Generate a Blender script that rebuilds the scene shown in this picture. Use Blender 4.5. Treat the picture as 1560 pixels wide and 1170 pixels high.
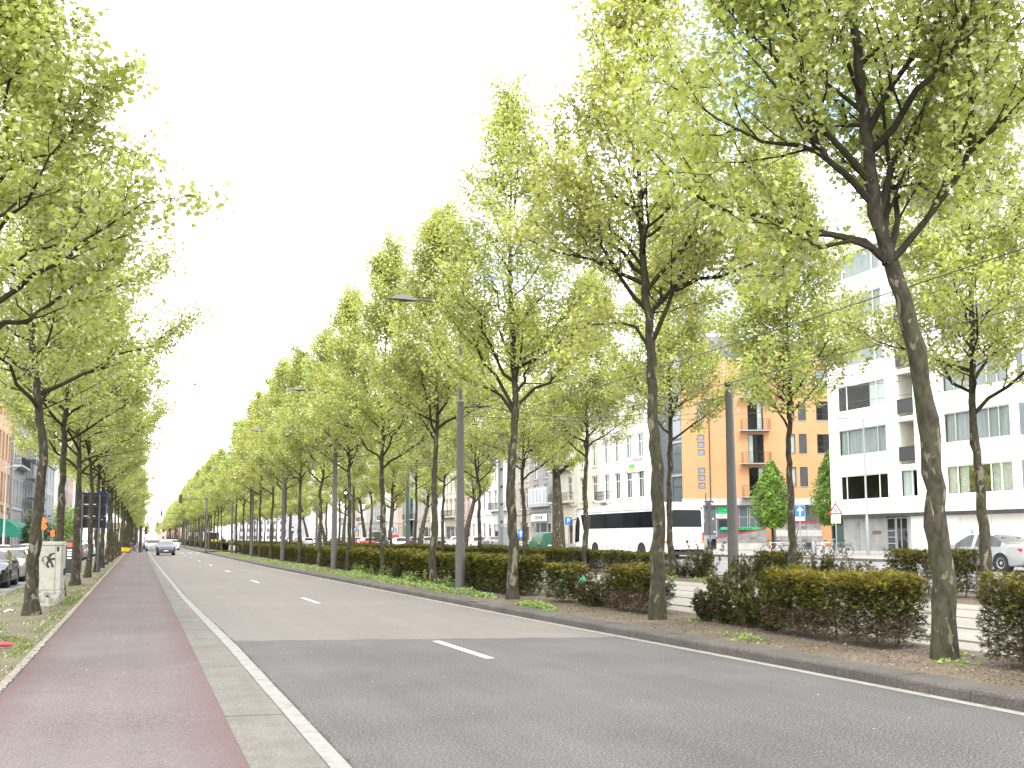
import bpy, bmesh, math, random
import numpy as np
from math import sin, cos, pi, radians as R
from mathutils import Vector, Matrix, noise as mnoise

sc = bpy.context.scene
for o in list(bpy.data.objects): bpy.data.objects.remove(o)
C = sc.collection

# ------------------------------------------------------------------ camera
YAW = 20.2275
cam_d = bpy.data.cameras.new("camera"); cam = bpy.data.objects.new("camera", cam_d); C.objects.link(cam)
cam.location = (0, 0, 1.645)
cam.rotation_mode = 'QUATERNION'
cam.rotation_quaternion = (Matrix.Rotation(R(-YAW), 3, 'Z') @ Matrix.Rotation(R(95.6), 3, 'X') @ Matrix.Rotation(R(-0.25), 3, 'Z')).to_quaternion()
cam_d.sensor_width = 36.0; cam_d.lens = 36.0 * 1517 / 1560; cam_d.shift_y = 84 / 1560.0
cam_d.clip_start = 0.05; cam_d.clip_end = 4000
sc.camera = cam

# ------------------------------------------------------------------ sky, sun, exposure
SUN_EL, SUN_AZ = 54.0, 197.0          # azimuth clockwise from +Y (the road's direction)
w = bpy.data.worlds.new("World"); sc.world = w; w.use_nodes = True
nt = w.node_tree; nt.nodes.clear()
def wn(t, **k):
    n = nt.nodes.new(t)
    for a, b in k.items(): setattr(n, a, b)
    return n
sky = wn('ShaderNodeTexSky', sky_type='NISHITA', sun_disc=False, sun_elevation=R(SUN_EL), sun_rotation=R(SUN_AZ))
sky.air_density = 1.0; sky.dust_density = 2.0; sky.ozone_density = 1.5
tc = wn('ShaderNodeTexCoord'); mp = wn('ShaderNodeMapping'); mp.inputs['Scale'].default_value = (1, 1, 2.2)
mp.inputs['Location'].default_value = (0.35, 0.1, 0.2)
nz = wn('ShaderNodeTexNoise'); nz.inputs['Scale'].default_value = 1.6; nz.inputs['Detail'].default_value = 6; nz.inputs['Roughness'].default_value = .55
rp = wn('ShaderNodeValToRGB'); rp.color_ramp.elements[0].position = .33; rp.color_ramp.elements[1].position = .50
mx = wn('ShaderNodeMix', data_type='RGBA')
mx.inputs['B'].default_value = (11.0, 11.0, 11.0, 1)
gain = wn('ShaderNodeMix', data_type='RGBA', blend_type='MULTIPLY'); gain.inputs['Factor'].default_value = 1; gain.inputs['B'].default_value = (1.6, 1.6, 1.6, 1)
bg = wn('ShaderNodeBackground'); bg.inputs['Strength'].default_value = 0.15
ow = wn('ShaderNodeOutputWorld')
L = nt.links.new
L(tc.outputs['Generated'], mp.inputs['Vector']); L(mp.outputs['Vector'], nz.inputs['Vector']); L(nz.outputs['Fac'], rp.inputs['Fac'])
L(rp.outputs['Color'], mx.inputs['Factor']); L(sky.outputs['Color'], gain.inputs['A']); L(gain.outputs['Result'], mx.inputs['A'])
L(mx.outputs['Result'], bg.inputs['Color']); L(bg.outputs['Background'], ow.inputs['Surface'])

sd = bpy.data.lights.new("sun", 'SUN'); sd.energy = 1.4; sd.angle = R(28); sd.color = (1, .95, .87)
so = bpy.data.objects.new("sun", sd); C.objects.link(so)
_el, _az = R(SUN_EL), R(SUN_AZ)
so.rotation_euler = Vector((sin(_az) * cos(_el), cos(_az) * cos(_el), sin(_el))).to_track_quat('Z', 'Y').to_euler()

sc.view_settings.view_transform = 'Standard'; sc.view_settings.look = 'None'
sc.view_settings.gamma = 1; sc.view_settings.use_curve_mapping = False
sc.view_settings.exposure = 1.4
sc.render.engine = 'CYCLES'
sc.cycles.max_bounces = 7; sc.cycles.transparent_max_bounces = 16; sc.cycles.transmission_bounces = 5; sc.cycles.diffuse_bounces = 4
sc.cycles.use_denoising = True

# ------------------------------------------------------------------ object helpers
def tag(o, label=None, cat=None, group=None, kind=None):
    if label: o['label'] = label
    if cat: o['category'] = cat
    if group: o['group'] = group
    if kind: o['kind'] = kind
    return o
def empty(name, loc=(0, 0, 0), rz=0.0, label=None, cat=None, group=None):
    o = bpy.data.objects.new(name, None); C.objects.link(o); o.empty_display_size = .2
    o.location = loc; o.rotation_euler = (0, 0, rz)
    return tag(o, label, cat, group)
def link(name, me, parent=None, loc=(0, 0, 0), rot=(0, 0, 0), scale=None):
    o = bpy.data.objects.new(name, me); C.objects.link(o)
    if parent: o.parent = parent
    o.location = loc; o.rotation_euler = rot
    if scale: o.scale = scale
    return o
KIDS = {}
def children(o): return [c for c in bpy.data.objects if c.parent is o] if o.name not in KIDS else KIDS[o.name]
def freeze(o):
    """remember the children of a thing that will be copied often"""
    by = {}
    for c in bpy.data.objects:
        if c.parent: by.setdefault(c.parent.name, []).append(c)
    def rec(x):
        KIDS[x.name] = by.get(x.name, [])
        for y in KIDS[x.name]: rec(y)
    rec(o)
def dup(o, loc=None, rz=None, label=None, parent=None, scale=None, group=None):
    c = o.copy(); C.objects.link(c)
    if parent: c.parent = parent
    if loc is not None: c.location = loc
    if rz is not None: c.rotation_euler = (0, 0, rz)
    if scale is not None: c.scale = scale
    if label: c['label'] = label
    if group: c['group'] = group
    for ch in children(o): dup(ch, parent=c)
    return c

# ------------------------------------------------------------------ materials
MATS = {}
def mat(name, col, rough=.7, col2=None, scale=5.0, detail=4, lo=.35, hi=.65, bump=0.0, bscale=None, bdist=.01, metal=0.0, spec=.5, world=False, stretch=None, coat=0.0, rand=0.0):
    if name in MATS: return MATS[name]
    m = bpy.data.materials.new(name); m.use_nodes = True; MATS[name] = m
    t = m.node_tree; b = t.nodes['Principled BSDF']
    b.inputs['Base Color'].default_value = (*col, 1); b.inputs['Roughness'].default_value = rough
    b.inputs['Metallic'].default_value = metal; b.inputs['Specular IOR Level'].default_value = spec
    b.inputs['Coat Weight'].default_value = coat; b.inputs['Coat Roughness'].default_value = .06
    if world:
        src = t.nodes.new('ShaderNodeNewGeometry').outputs['Position']
    else:
        src = t.nodes.new('ShaderNodeTexCoord').outputs['Object']
    if stretch:
        mp = t.nodes.new('ShaderNodeMapping'); mp.inputs['Scale'].default_value = stretch
        t.links.new(src, mp.inputs['Vector']); src = mp.outputs['Vector']
    outc = None
    if col2 is not None:
        n = t.nodes.new('ShaderNodeTexNoise'); n.inputs['Scale'].default_value = scale; n.inputs['Detail'].default_value = detail
        t.links.new(src, n.inputs['Vector'])
        r = t.nodes.new('ShaderNodeMapRange'); r.inputs['From Min'].default_value = lo; r.inputs['From Max'].default_value = hi
        t.links.new(n.outputs['Fac'], r.inputs['Value'])
        x = t.nodes.new('ShaderNodeMix'); x.data_type = 'RGBA'; x.inputs['A'].default_value = (*col, 1); x.inputs['B'].default_value = (*col2, 1)
        t.links.new(r.outputs['Result'], x.inputs['Factor']); outc = x.outputs['Result']
    if rand:
        oi = t.nodes.new('ShaderNodeObjectInfo'); hs = t.nodes.new('ShaderNodeHueSaturation')
        mr = t.nodes.new('ShaderNodeMapRange'); mr.inputs['To Min'].default_value = 1 - rand; mr.inputs['To Max'].default_value = 1 + rand
        t.links.new(oi.outputs['Random'], mr.inputs['Value']); t.links.new(mr.outputs['Result'], hs.inputs['Value'])
        if outc: t.links.new(outc, hs.inputs['Color'])
        else: hs.inputs['Color'].default_value = (*col, 1)
        outc = hs.outputs['Color']
    if outc: t.links.new(outc, b.inputs['Base Color'])
    if bump:
        n2 = t.nodes.new('ShaderNodeTexNoise'); n2.inputs['Scale'].default_value = bscale or scale * 3; n2.inputs['Detail'].default_value = 5
        t.links.new(src, n2.inputs['Vector'])
        bm = t.nodes.new('ShaderNodeBump'); bm.inputs['Strength'].default_value = bump; bm.inputs['Distance'].default_value = bdist
        t.links.new(n2.outputs['Fac'], bm.inputs['Height']); t.links.new(bm.outputs['Normal'], b.inputs['Normal'])
    return m

def ground_mat(name, base, speck_d, speck_l, speck=90., stain=(.9, 1.08), stain_scale=.35, rough=.9, tint=None, streak=0.0, bump=.35, edge=None):
    """a worn surface: aggregate speckle, broad stains, long wheel streaks and some tint patches"""
    m = bpy.data.materials.new(name); m.use_nodes = True; MATS[name] = m
    t = m.node_tree; b = t.nodes['Principled BSDF']; b.inputs['Roughness'].default_value = rough; b.inputs['Specular IOR Level'].default_value = .3
    pos = t.nodes.new('ShaderNodeNewGeometry').outputs['Position']
    def noise(s, d=3, vec=pos, ro=.6):
        n = t.nodes.new('ShaderNodeTexNoise'); n.inputs['Scale'].default_value = s; n.inputs['Detail'].default_value = d; n.inputs['Roughness'].default_value = ro
        t.links.new(vec, n.inputs['Vector']); return n.outputs['Fac']
    def mr(v, a, b_, c, d):
        r = t.nodes.new('ShaderNodeMapRange'); r.inputs['From Min'].default_value = a; r.inputs['From Max'].default_value = b_
        r.inputs['To Min'].default_value = c; r.inputs['To Max'].default_value = d; t.links.new(v, r.inputs['Value']); return r.outputs['Result']
    def mixc(f, A, B, mode='MIX'):
        x = t.nodes.new('ShaderNodeMix'); x.data_type = 'RGBA'; x.blend_type = mode
        if hasattr(f, 'links'): t.links.new(f, x.inputs['Factor'])
        else: x.inputs['Factor'].default_value = f
        for k, v in (('A', A), ('B', B)):
            if hasattr(v, 'links'): t.links.new(v, x.inputs[k])
            else: x.inputs[k].default_value = (*v, 1)
        return x.outputs['Result']
    sp = noise(speck, 2)
    c = mixc(mr(sp, .40, .48, 0, 1), speck_d, base)
    c = mixc(mr(sp, .57, .66, 0, 1), c, speck_l)
    if tint: c = mixc(mr(noise(.22, 4), .42, .66, 0, .8), c, tint)
    st = mr(noise(stain_scale, 5), .3, .7, stain[0], stain[1])
    cmb = t.nodes.new('ShaderNodeCombineColor')
    for k in ('Red', 'Green', 'Blue'): t.links.new(st, cmb.inputs[k])
    c = mixc(1.0, c, cmb.outputs['Color'], 'MULTIPLY')
    if streak:
        mp = t.nodes.new('ShaderNodeMapping'); mp.inputs['Scale'].default_value = (2.6, .03, 1); t.links.new(pos, mp.inputs['Vector'])
        s2 = mr(noise(1.0, 4, mp.outputs['Vector']), .3, .7, 1 - streak, 1 + streak)
        cm2 = t.nodes.new('ShaderNodeCombineColor')
        for k in ('Red', 'Green', 'Blue'): t.links.new(s2, cm2.inputs[k])
        c = mixc(1.0, c, cm2.outputs['Color'], 'MULTIPLY')
    if edge:      # unworn colour left along the two borders of a path: (centre x, half width where wear ends, half width, colour)
        sx = t.nodes.new('ShaderNodeSeparateXYZ'); t.links.new(pos, sx.inputs[0])
        a1 = t.nodes.new('ShaderNodeMath'); a1.operation = 'SUBTRACT'; a1.inputs[1].default_value = edge[0]; t.links.new(sx.outputs['X'], a1.inputs[0])
        a2 = t.nodes.new('ShaderNodeMath'); a2.operation = 'ABSOLUTE'; t.links.new(a1.outputs[0], a2.inputs[0])
        a3 = t.nodes.new('ShaderNodeMath'); a3.operation = 'ADD'; t.links.new(a2.outputs[0], a3.inputs[0]); t.links.new(mr(noise(.9, 4), .3, .7, -.14, .14), a3.inputs[1])
        c = mixc(mr(a3.outputs[0], edge[1], edge[2], 0, .75), c, edge[3])
    t.links.new(c, b.inputs['Base Color'])
    bm = t.nodes.new('ShaderNodeBump'); bm.inputs['Strength'].default_value = bump; bm.inputs['Distance'].default_value = .004
    t.links.new(sp, bm.inputs['Height']); t.links.new(bm.outputs['Normal'], b.inputs['Normal'])
    return m

def leaf_mat(name, c1, c2, c3=None, trans=.5, rough=.5, noise_scale=.6, gloss=.45):
    m = bpy.data.materials.new(name); m.use_nodes = True; MATS[name] = m
    t = m.node_tree; t.nodes.clear()
    g = t.nodes.new('ShaderNodeNewGeometry'); oi = t.nodes.new('ShaderNodeObjectInfo')
    ramp = t.nodes.new('ShaderNodeValToRGB'); e = ramp.color_ramp.elements
    e[0].color = (*c1, 1); e[1].color = (*c2, 1)
    if c3: q = ramp.color_ramp.elements.new(.5); q.color = (*c3, 1)
    t.links.new(g.outputs['Random Per Island'], ramp.inputs['Fac'])
    hs = t.nodes.new('ShaderNodeHueSaturation')
    n = t.nodes.new('ShaderNodeTexNoise'); n.inputs['Scale'].default_value = noise_scale; n.inputs['Detail'].default_value = 2
    t.links.new(g.outputs['Position'], n.inputs['Vector'])
    mr = t.nodes.new('ShaderNodeMapRange'); mr.inputs['From Min'].default_value = .3; mr.inputs['From Max'].default_value = .7
    mr.inputs['To Min'].default_value = .75; mr.inputs['To Max'].default_value = 1.22; t.links.new(n.outputs['Fac'], mr.inputs['Value'])
    mr2 = t.nodes.new('ShaderNodeMapRange'); mr2.inputs['To Min'].default_value = .493; mr2.inputs['To Max'].default_value = .516; t.links.new(oi.outputs['Random'], mr2.inputs['Value'])
    t.links.new(mr.outputs['Result'], hs.inputs['Value']); t.links.new(mr2.outputs['Result'], hs.inputs['Hue']); t.links.new(ramp.outputs['Color'], hs.inputs['Color'])
    d = t.nodes.new('ShaderNodeBsdfDiffuse'); tr = t.nodes.new('ShaderNodeBsdfTranslucent'); gl = t.nodes.new('ShaderNodeBsdfGlossy')
    gl.inputs['Roughness'].default_value = rough; gl.inputs['Color'].default_value = (1, 1, 1, 1)
    t.links.new(hs.outputs['Color'], d.inputs['Color']); t.links.new(hs.outputs['Color'], tr.inputs['Color'])
    m1 = t.nodes.new('ShaderNodeMixShader'); m1.inputs['Fac'].default_value = trans
    t.links.new(d.outputs[0], m1.inputs[1]); t.links.new(tr.outputs[0], m1.inputs[2])
    fr = t.nodes.new('ShaderNodeFresnel'); fr.inputs['IOR'].default_value = 1.35
    gm = t.nodes.new('ShaderNodeMath'); gm.operation = 'MULTIPLY'; gm.inputs[1].default_value = gloss; t.links.new(fr.outputs[0], gm.inputs[0])
    m2 = t.nodes.new('ShaderNodeMixShader'); t.links.new(gm.outputs[0], m2.inputs['Fac']); t.links.new(m1.outputs[0], m2.inputs[1]); t.links.new(gl.outputs[0], m2.inputs[2])
    o = t.nodes.new('ShaderNodeOutputMaterial'); t.links.new(m2.outputs[0], o.inputs['Surface'])
    return m

def glass_mat(name, tint=(.9, .95, .95), refl=1.0, rough=.02):
    m = bpy.data.materials.new(name); m.use_nodes = True; MATS[name] = m
    t = m.node_tree; t.nodes.clear()
    fr = t.nodes.new('ShaderNodeFresnel'); fr.inputs['IOR'].default_value = 1.55
    mu = t.nodes.new('ShaderNodeMath'); mu.operation = 'MULTIPLY'; mu.inputs[1].default_value = refl; mu.use_clamp = True
    a = t.nodes.new('ShaderNodeBsdfTransparent'); a.inputs['Color'].default_value = (*tint, 1)
    g = t.nodes.new('ShaderNodeBsdfGlossy'); g.inputs['Roughness'].default_value = rough
    x = t.nodes.new('ShaderNodeMixShader'); o = t.nodes.new('ShaderNodeOutputMaterial')
    t.links.new(fr.outputs[0], mu.inputs[0]); t.links.new(mu.outputs[0], x.inputs['Fac']); t.links.new(a.outputs[0], x.inputs[1]); t.links.new(g.outputs[0], x.inputs[2])
    t.links.new(x.outputs[0], o.inputs['Surface'])
    return m

def bark_mat(name, c_dark, c_mid, c_pale, moss=(.05, .06, .02), pale_at=.60, moss_amt=.5):
    m = bpy.data.materials.new(name); m.use_nodes = True; MATS[name] = m
    t = m.node_tree; b = t.nodes['Principled BSDF']; b.inputs['Roughness'].default_value = .88; b.inputs['Specular IOR Level'].default_value = .2
    src = t.nodes.new('ShaderNodeTexCoord').outputs['Object']
    oi = t.nodes.new('ShaderNodeObjectInfo'); ad = t.nodes.new('ShaderNodeVectorMath'); ad.operation = 'ADD'
    sc_ = t.nodes.new('ShaderNodeMath'); sc_.operation = 'MULTIPLY'; sc_.inputs[1].default_value = 37.0
    t.links.new(oi.outputs['Random'], sc_.inputs[0]); t.links.new(src, ad.inputs[0]); t.links.new(sc_.outputs[0], ad.inputs[1]); src = ad.outputs[0]
    mp = t.nodes.new('ShaderNodeMapping'); mp.inputs['Scale'].default_value = (1, 1, .45); t.links.new(src, mp.inputs['Vector'])
    def noise(s, d, vec, dist=0):
        n = t.nodes.new('ShaderNodeTexNoise'); n.inputs['Scale'].default_value = s; n.inputs['Detail'].default_value = d; n.inputs['Distortion'].default_value = dist
        t.links.new(vec, n.inputs['Vector']); return n.outputs['Fac']
    def mr(v, a, b_, c=0, d=1):
        r = t.nodes.new('ShaderNodeMapRange'); r.inputs['From Min'].default_value = a; r.inputs['From Max'].default_value = b_
        r.inputs['To Min'].default_value = c; r.inputs['To Max'].default_value = d; t.links.new(v, r.inputs['Value']); return r.outputs['Result']
    def mixc(f, A, B):
        x = t.nodes.new('ShaderNodeMix'); x.data_type = 'RGBA'; t.links.new(f, x.inputs['Factor'])
        for k, v in (('A', A), ('B', B)):
            if hasattr(v, 'links'): t.links.new(v, x.inputs[k])
            else: x.inputs[k].default_value = (*v, 1)
        return x.outputs['Result']
    big = noise(7, 3, mp.outputs['Vector'], .8)
    c = mixc(mr(noise(14, 5, mp.outputs['Vector'], .4), .38, .60), c_dark, c_mid)
    c = mixc(mr(big, pale_at, pale_at + .03), c, c_pale)
    c = mixc(mr(noise(1.7, 3, src), .45, .7, 0, moss_amt), c, moss)
    t.links.new(c, b.inputs['Base Color'])
    bm = t.nodes.new('ShaderNodeBump'); bm.inputs['Strength'].default_value = .7; bm.inputs['Distance'].default_value = .02
    t.links.new(noise(22, 6, mp.outputs['Vector']), bm.inputs['Height']); t.links.new(bm.outputs['Normal'], b.inputs['Normal'])
    return m

# ------------------------------------------------------------------ mesh builder
class MB:
    def __init__(s): s.v = []; s.f = []; s.mi = []; s.m = 0
    def add(s, vs, fs):
        n = len(s.v); s.v += [tuple(v) for v in vs]; s.f += [tuple(i + n for i in f) for f in fs]; s.mi += [s.m] * len(fs); return s
    def box(s, x0, x1, y0, y1, z0, z1):
        return s.add([(x0, y0, z0), (x1, y0, z0), (x1, y1, z0), (x0, y1, z0), (x0, y0, z1), (x1, y0, z1), (x1, y1, z1), (x0, y1, z1)],
                     [(0, 3, 2, 1), (4, 5, 6, 7), (0, 1, 5, 4), (1, 2, 6, 5), (2, 3, 7, 6), (3, 0, 4, 7)])
    def bbox(s, x0, x1, y0, y1, z0, z1, b=.01):
        """box with chamfered top edges and vertical corners"""
        vs = []
        for (z, i) in ((z0, 0), (z1 - b, 0), (z1, b)):
            a0, a1, b0, b1 = x0 + i, x1 - i, y0 + i, y1 - i
            vs += [(a0 + b, b0, z), (a1 - b, b0, z), (a1, b0 + b, z), (a1, b1 - b, z), (a1 - b, b1, z), (a0 + b, b1, z), (a0, b1 - b, z), (a0, b0 + b, z)]
        fs = [tuple(range(7, -1, -1)), tuple(range(16, 24))]
        for l in range(2):
            for k in range(8): fs.append((l * 8 + k, l * 8 + (k + 1) % 8, l * 8 + 8 + (k + 1) % 8, l * 8 + 8 + k))
        return s.add(vs, fs)
    def quad(s, a, b, c, d): return s.add([a, b, c, d], [(0, 1, 2, 3)])
    def prism(s, pts, y0, y1, axis='y'):
        """closed outline extruded; pts are (x,z) for axis y, (x,y) for z, (y,z) for x"""
        n = len(pts)
        mk = {'y': lambda p, t: (p[0], t, p[1]), 'z': lambda p, t: (p[0], p[1], t), 'x': lambda p, t: (t, p[0], p[1])}[axis]
        vs = [mk(p, y0) for p in pts] + [mk(p, y1) for p in pts]
        fs = [tuple(range(n)), tuple(range(2 * n - 1, n - 1, -1))] + [(i, i + n, (i + 1) % n + n, (i + 1) % n) for i in range(n)]
        return s.add(vs, fs)
    def tube(s, pts, rad, n=6, cap=True):
        P = [Vector(p) for p in pts]; m = len(P)
        if not hasattr(rad, '__len__'): rad = [rad] * m
        vs = []; fs = []; up = Vector((0, 0, 1)); a = None
        for i in range(m):
            t = (P[min(i + 1, m - 1)] - P[max(i - 1, 0)]); t = t.normalized() if t.length > 1e-9 else Vector((0, 0, 1))
            if a is None: a = t.cross(Vector((1, 0, 0)) if abs(t.x) < .8 else Vector((0, 1, 0))).normalized()
            else:
                a = a - t * a.dot(t); a = a.normalized() if a.length > 1e-6 else t.orthogonal().normalized()
            b = t.cross(a)
            for k in range(n):
                th = 2 * pi * k / n; q = P[i] + (a * cos(th) + b * sin(th)) * rad[i]; vs.append(q[:])
        for i in range(m - 1):
            for k in range(n):
                k2 = (k + 1) % n; fs.append((i * n + k, i * n + k2, (i + 1) * n + k2, (i + 1) * n + k))
        if cap: fs += [tuple(range(n - 1, -1, -1)), tuple(range((m - 1) * n, m * n))]
        return s.add(vs, fs)
    def lathe(s, prof, n=16, c=(0, 0, 0), axis='z', closed=False):
        vs = []; fs = []; m = len(prof)
        for (r, h) in prof:
            for k in range(n):
                th = 2 * pi * k / n; x, y = r * cos(th), r * sin(th)
                p = {'z': (x, y, h), 'y': (x, h, y), 'x': (h, x, y)}[axis]; vs.append((p[0] + c[0], p[1] + c[1], p[2] + c[2]))
        for i in range(m if closed else m - 1):
            j = (i + 1) % m
            for k in range(n):
                k2 = (k + 1) % n; fs.append((i * n + k, i * n + k2, j * n + k2, j * n + k))
        if not closed: fs += [tuple(range(n - 1, -1, -1)), tuple(range((m - 1) * n, m * n))]
        return s.add(vs, fs)
    def mesh(s, name, mats, smooth=False):
        me = bpy.data.meshes.new(name); me.from_pydata(s.v, [], s.f)
        if not isinstance(mats, (list, tuple)): mats = [mats]
        for m in mats: me.materials.append(m)
        if len(mats) > 1: me.polygons.foreach_set('material_index', s.mi)
        if smooth: me.polygons.foreach_set('use_smooth', [True] * len(me.polygons))
        me.validate(); me.update()
        bm = bmesh.new(); bm.from_mesh(me); bmesh.ops.recalc_face_normals(bm, faces=bm.faces)
        if smooth:
            for e in bm.edges:
                if len(e.link_faces) == 2 and e.calc_face_angle(0) > R(38): e.smooth = False
        bm.to_mesh(me); bm.free()
        return me
    def build(s, name, mats, parent=None, smooth=False, loc=(0, 0, 0), rot=(0, 0, 0)):
        return link(name, s.mesh(name, mats, smooth), parent, loc, rot)

def text_mesh(txt, size, material, extrude=.004, bold=0.0):
    cu = bpy.data.curves.new('lettering', 'FONT'); cu.body = txt; cu.size = size; cu.extrude = extrude; cu.align_x = 'CENTER'; cu.align_y = 'CENTER'; cu.offset = bold
    cu.resolution_u = 2
    ob = bpy.data.objects.new('lettering', cu); C.objects.link(ob)
    dg = bpy.context.evaluated_depsgraph_get(); me = bpy.data.meshes.new_from_object(ob.evaluated_get(dg))
    bpy.data.objects.remove(ob); me.materials.clear(); me.materials.append(material); return me

def fast_mesh(name, V, F_flat, loop_total, mats, mi=None, smooth=False):
    """big soups: V (n,3), F_flat flat vertex indices, loop_total faces' sizes"""
    me = bpy.data.meshes.new(name); nf = len(loop_total)
    me.vertices.add(len(V)); me.vertices.foreach_set('co', np.asarray(V, np.float32).ravel())
    me.loops.add(len(F_flat)); me.loops.foreach_set('vertex_index', np.asarray(F_flat, np.int32))
    me.polygons.add(nf); ls = np.concatenate([[0], np.cumsum(loop_total)[:-1]]).astype(np.int32)
    me.polygons.foreach_set('loop_start', ls)
    if not isinstance(mats, (list, tuple)): mats = [mats]
    for m in mats: me.materials.append(m)
    if mi is not None: me.polygons.foreach_set('material_index', np.asarray(mi, np.int32))
    me.update(calc_edges=True)
    return me

def soup(name, tmpl_v, tmpl_f, pos, rot, size, mats, mi=None):
    """copies of one small template: pos (n,3), rot (n,3,3), size (n,)"""
    n = len(pos); k = len(tmpl_v)
    V = np.einsum('nij,kj->nki', rot, np.asarray(tmpl_v, float)) * size[:, None, None] + pos[:, None, :]
    fl = np.concatenate([np.array(f) for f in tmpl_f]); F = (fl[None, :] + (np.arange(n) * k)[:, None]).ravel()
    lt = np.tile([len(f) for f in tmpl_f], n)
    if mi is not None: mi = np.repeat(mi, len(tmpl_f))
    return fast_mesh(name, V.reshape(-1, 3), F, lt, mats, mi)

def frames(nrm, tip):
    """rotation matrices whose z is nrm and whose y leans to tip"""
    z = nrm / np.linalg.norm(nrm, axis=1)[:, None]
    y = tip - z * np.sum(tip * z, 1)[:, None]; y /= np.linalg.norm(y, axis=1)[:, None] + 1e-9
    x = np.cross(y, z)
    return np.stack([x, y, z], 2)
# ------------------------------------------------------------------ materials of the setting
M_old = ground_mat('worn beige asphalt', (.137, .124, .112), (.084, .077, .069), (.22, .203, .186), speck=60, stain=(.93, 1.07), stain_scale=.4, streak=.05, tint=(.155, .137, .122))
M_new = ground_mat('grey asphalt patch', (.077, .075, .072), (.034, .033, .032), (.158, .154, .147), speck=48, stain=(.86, 1.14), stain_scale=.55, streak=.09, tint=(.09, .088, .085), bump=.6)
M_far = ground_mat('pale grey asphalt', (.17, .167, .162), (.12, .12, .118), (.225, .222, .215), speck=40, streak=.07)
M_path = ground_mat('red cycle path asphalt', (.105, .087, .084), (.068, .050, .048), (.155, .137, .133), speck=52, stain=(.9, 1.1), stain_scale=.6, streak=.07, tint=(.115, .102, .099), edge=(-.33, .62, 1.08, (.088, .052, .050)))
M_conc = ground_mat('weathered concrete', (.130, .121, .106), (.09, .083, .072), (.188, .176, .158), speck=70, stain=(.82, 1.15), stain_scale=1.3, streak=.16)
M_kerb = ground_mat('grimy kerb concrete', (.078, .070, .061), (.052, .046, .04), (.12, .108, .095), speck=55, stain=(.78, 1.22), stain_scale=1.4, rough=.85)
M_soil = ground_mat('bare soil', (.11, .085, .062), (.06, .044, .032), (.19, .155, .118), speck=22, stain=(.75, 1.25), stain_scale=1.2, tint=(.10, .085, .05), bump=1.0)
M_verge = ground_mat('verge soil with moss', (.115, .092, .064), (.07, .055, .037), (.165, .14, .10), speck=20, stain=(.75, 1.2), stain_scale=.9, tint=(.11, .12, .04), bump=1.0)
M_tram = ground_mat('tram bed concrete', (.25, .23, .20), (.19, .175, .15), (.31, .29, .255), speck=30, stain=(.85, 1.12), stain_scale=.7)
M_pave = ground_mat('pale pavement', (.235, .225, .21), (.18, .17, .16), (.30, .29, .272), speck=25, stain=(.88, 1.1), stain_scale=.6)
M_white = mat('worn white road paint', (.38, .375, .36), .8, (.24, .235, .225), scale=9, lo=.52, hi=.75, world=True)
M_cream = mat('worn cream edge paint', (.24, .225, .195), .8, (.13, .122, .105), scale=6, lo=.5, hi=.72, world=True)
M_white2 = mat('white edge stone paint', (.195, .188, .172), .8, (.12, .115, .105), scale=7, lo=.5, hi=.75, world=True)
M_steel = mat('rail steel', (.30, .28, .26), .4, metal=.6)
M_earth = mat('base earth', (.12, .11, .09), .95)
M_edge = mat('pale edging concrete', (.22, .19, .155), .85, (.11, .095, .075), scale=16, lo=.5, hi=.62, bump=.6, bscale=30, world=True)

# the lines of the street, measured along Y
def lerp_curve(pts):
    ys = [p[0] for p in pts]; xs = [p[1] for p in pts]
    return lambda y: float(np.interp(y, ys, xs))
x_pathL = lerp_curve([(-12, -1.36), (12, -1.36), (20, -1.38), (60, -1.55), (117, -1.8), (500, -1.8)])
x_pathR = lerp_curve([(-12, .80), (7, .75), (17, .71), (85, .42), (500, .35)])
x_gut = lerp_curve([(-12, 1.36), (7, 1.30), (16, 1.22), (29, 1.02), (90, .62), (500, .52)])
x_line = lerp_curve([(-12, 1.50), (7, 1.44), (16, 1.38), (29, 1.16), (90, .74), (500, .62)])
x_kerb = lerp_curve([(-12, 7.95), (4, 7.80), (7.2, 7.72), (12.2, 7.60), (19.2, 7.35), (38, 6.95), (59, 6.55), (120, 6.3), (500, 6.5)])
x_dash = lerp_curve([(0, 4.5), (13, 4.40), (26, 4.10), (40, 3.93), (120, 3.6), (500, 3.6)])
YS = [-12, -6, 0, 2, 4, 6, 8, 10, 12, 14, 16, 18, 20, 24, 28, 32, 38, 46, 59, 75, 90, 105, 120, 160, 220, 300, 420, 600]
CUT = [(112.0, 119.5)]      # the crossing street

def strip(name, xl, xr, zl, zr, m, y0=-12, y1=600, skew=0.0, kind='structure', parent=None, cols=1):
    fl = xl if callable(xl) else (lambda y, v=xl: v); fr = xr if callable(xr) else (lambda y, v=xr: v)
    ys = [y0] + [y for y in YS if y0 + 2.5 * abs(skew) < y < y1 - 2.5 * abs(skew)] + [y1]
    b = MB(); vs = []; n = cols + 1
    for i, y in enumerate(ys):
        for k in range(n):
            t = k / cols; x = fl(y) + (fr(y) - fl(y)) * t
            yy = y + (skew * (x - 4) + .05 * sin(k * 2.3) + .035 * sin(k * 5.1) if (i == 0 and y0 > 0) or (i == len(ys) - 1 and y1 < 100) else 0)
            vs.append((x, yy, zl + (zr - zl) * t))
    fs = [(i * n + k, i * n + k + 1, (i + 1) * n + k + 1, (i + 1) * n + k) for i in range(len(ys) - 1) for k in range(cols)]
    b.add(vs, fs); o = b.build(name, m, parent)
    if kind and not parent: o['kind'] = kind
    return o

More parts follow.
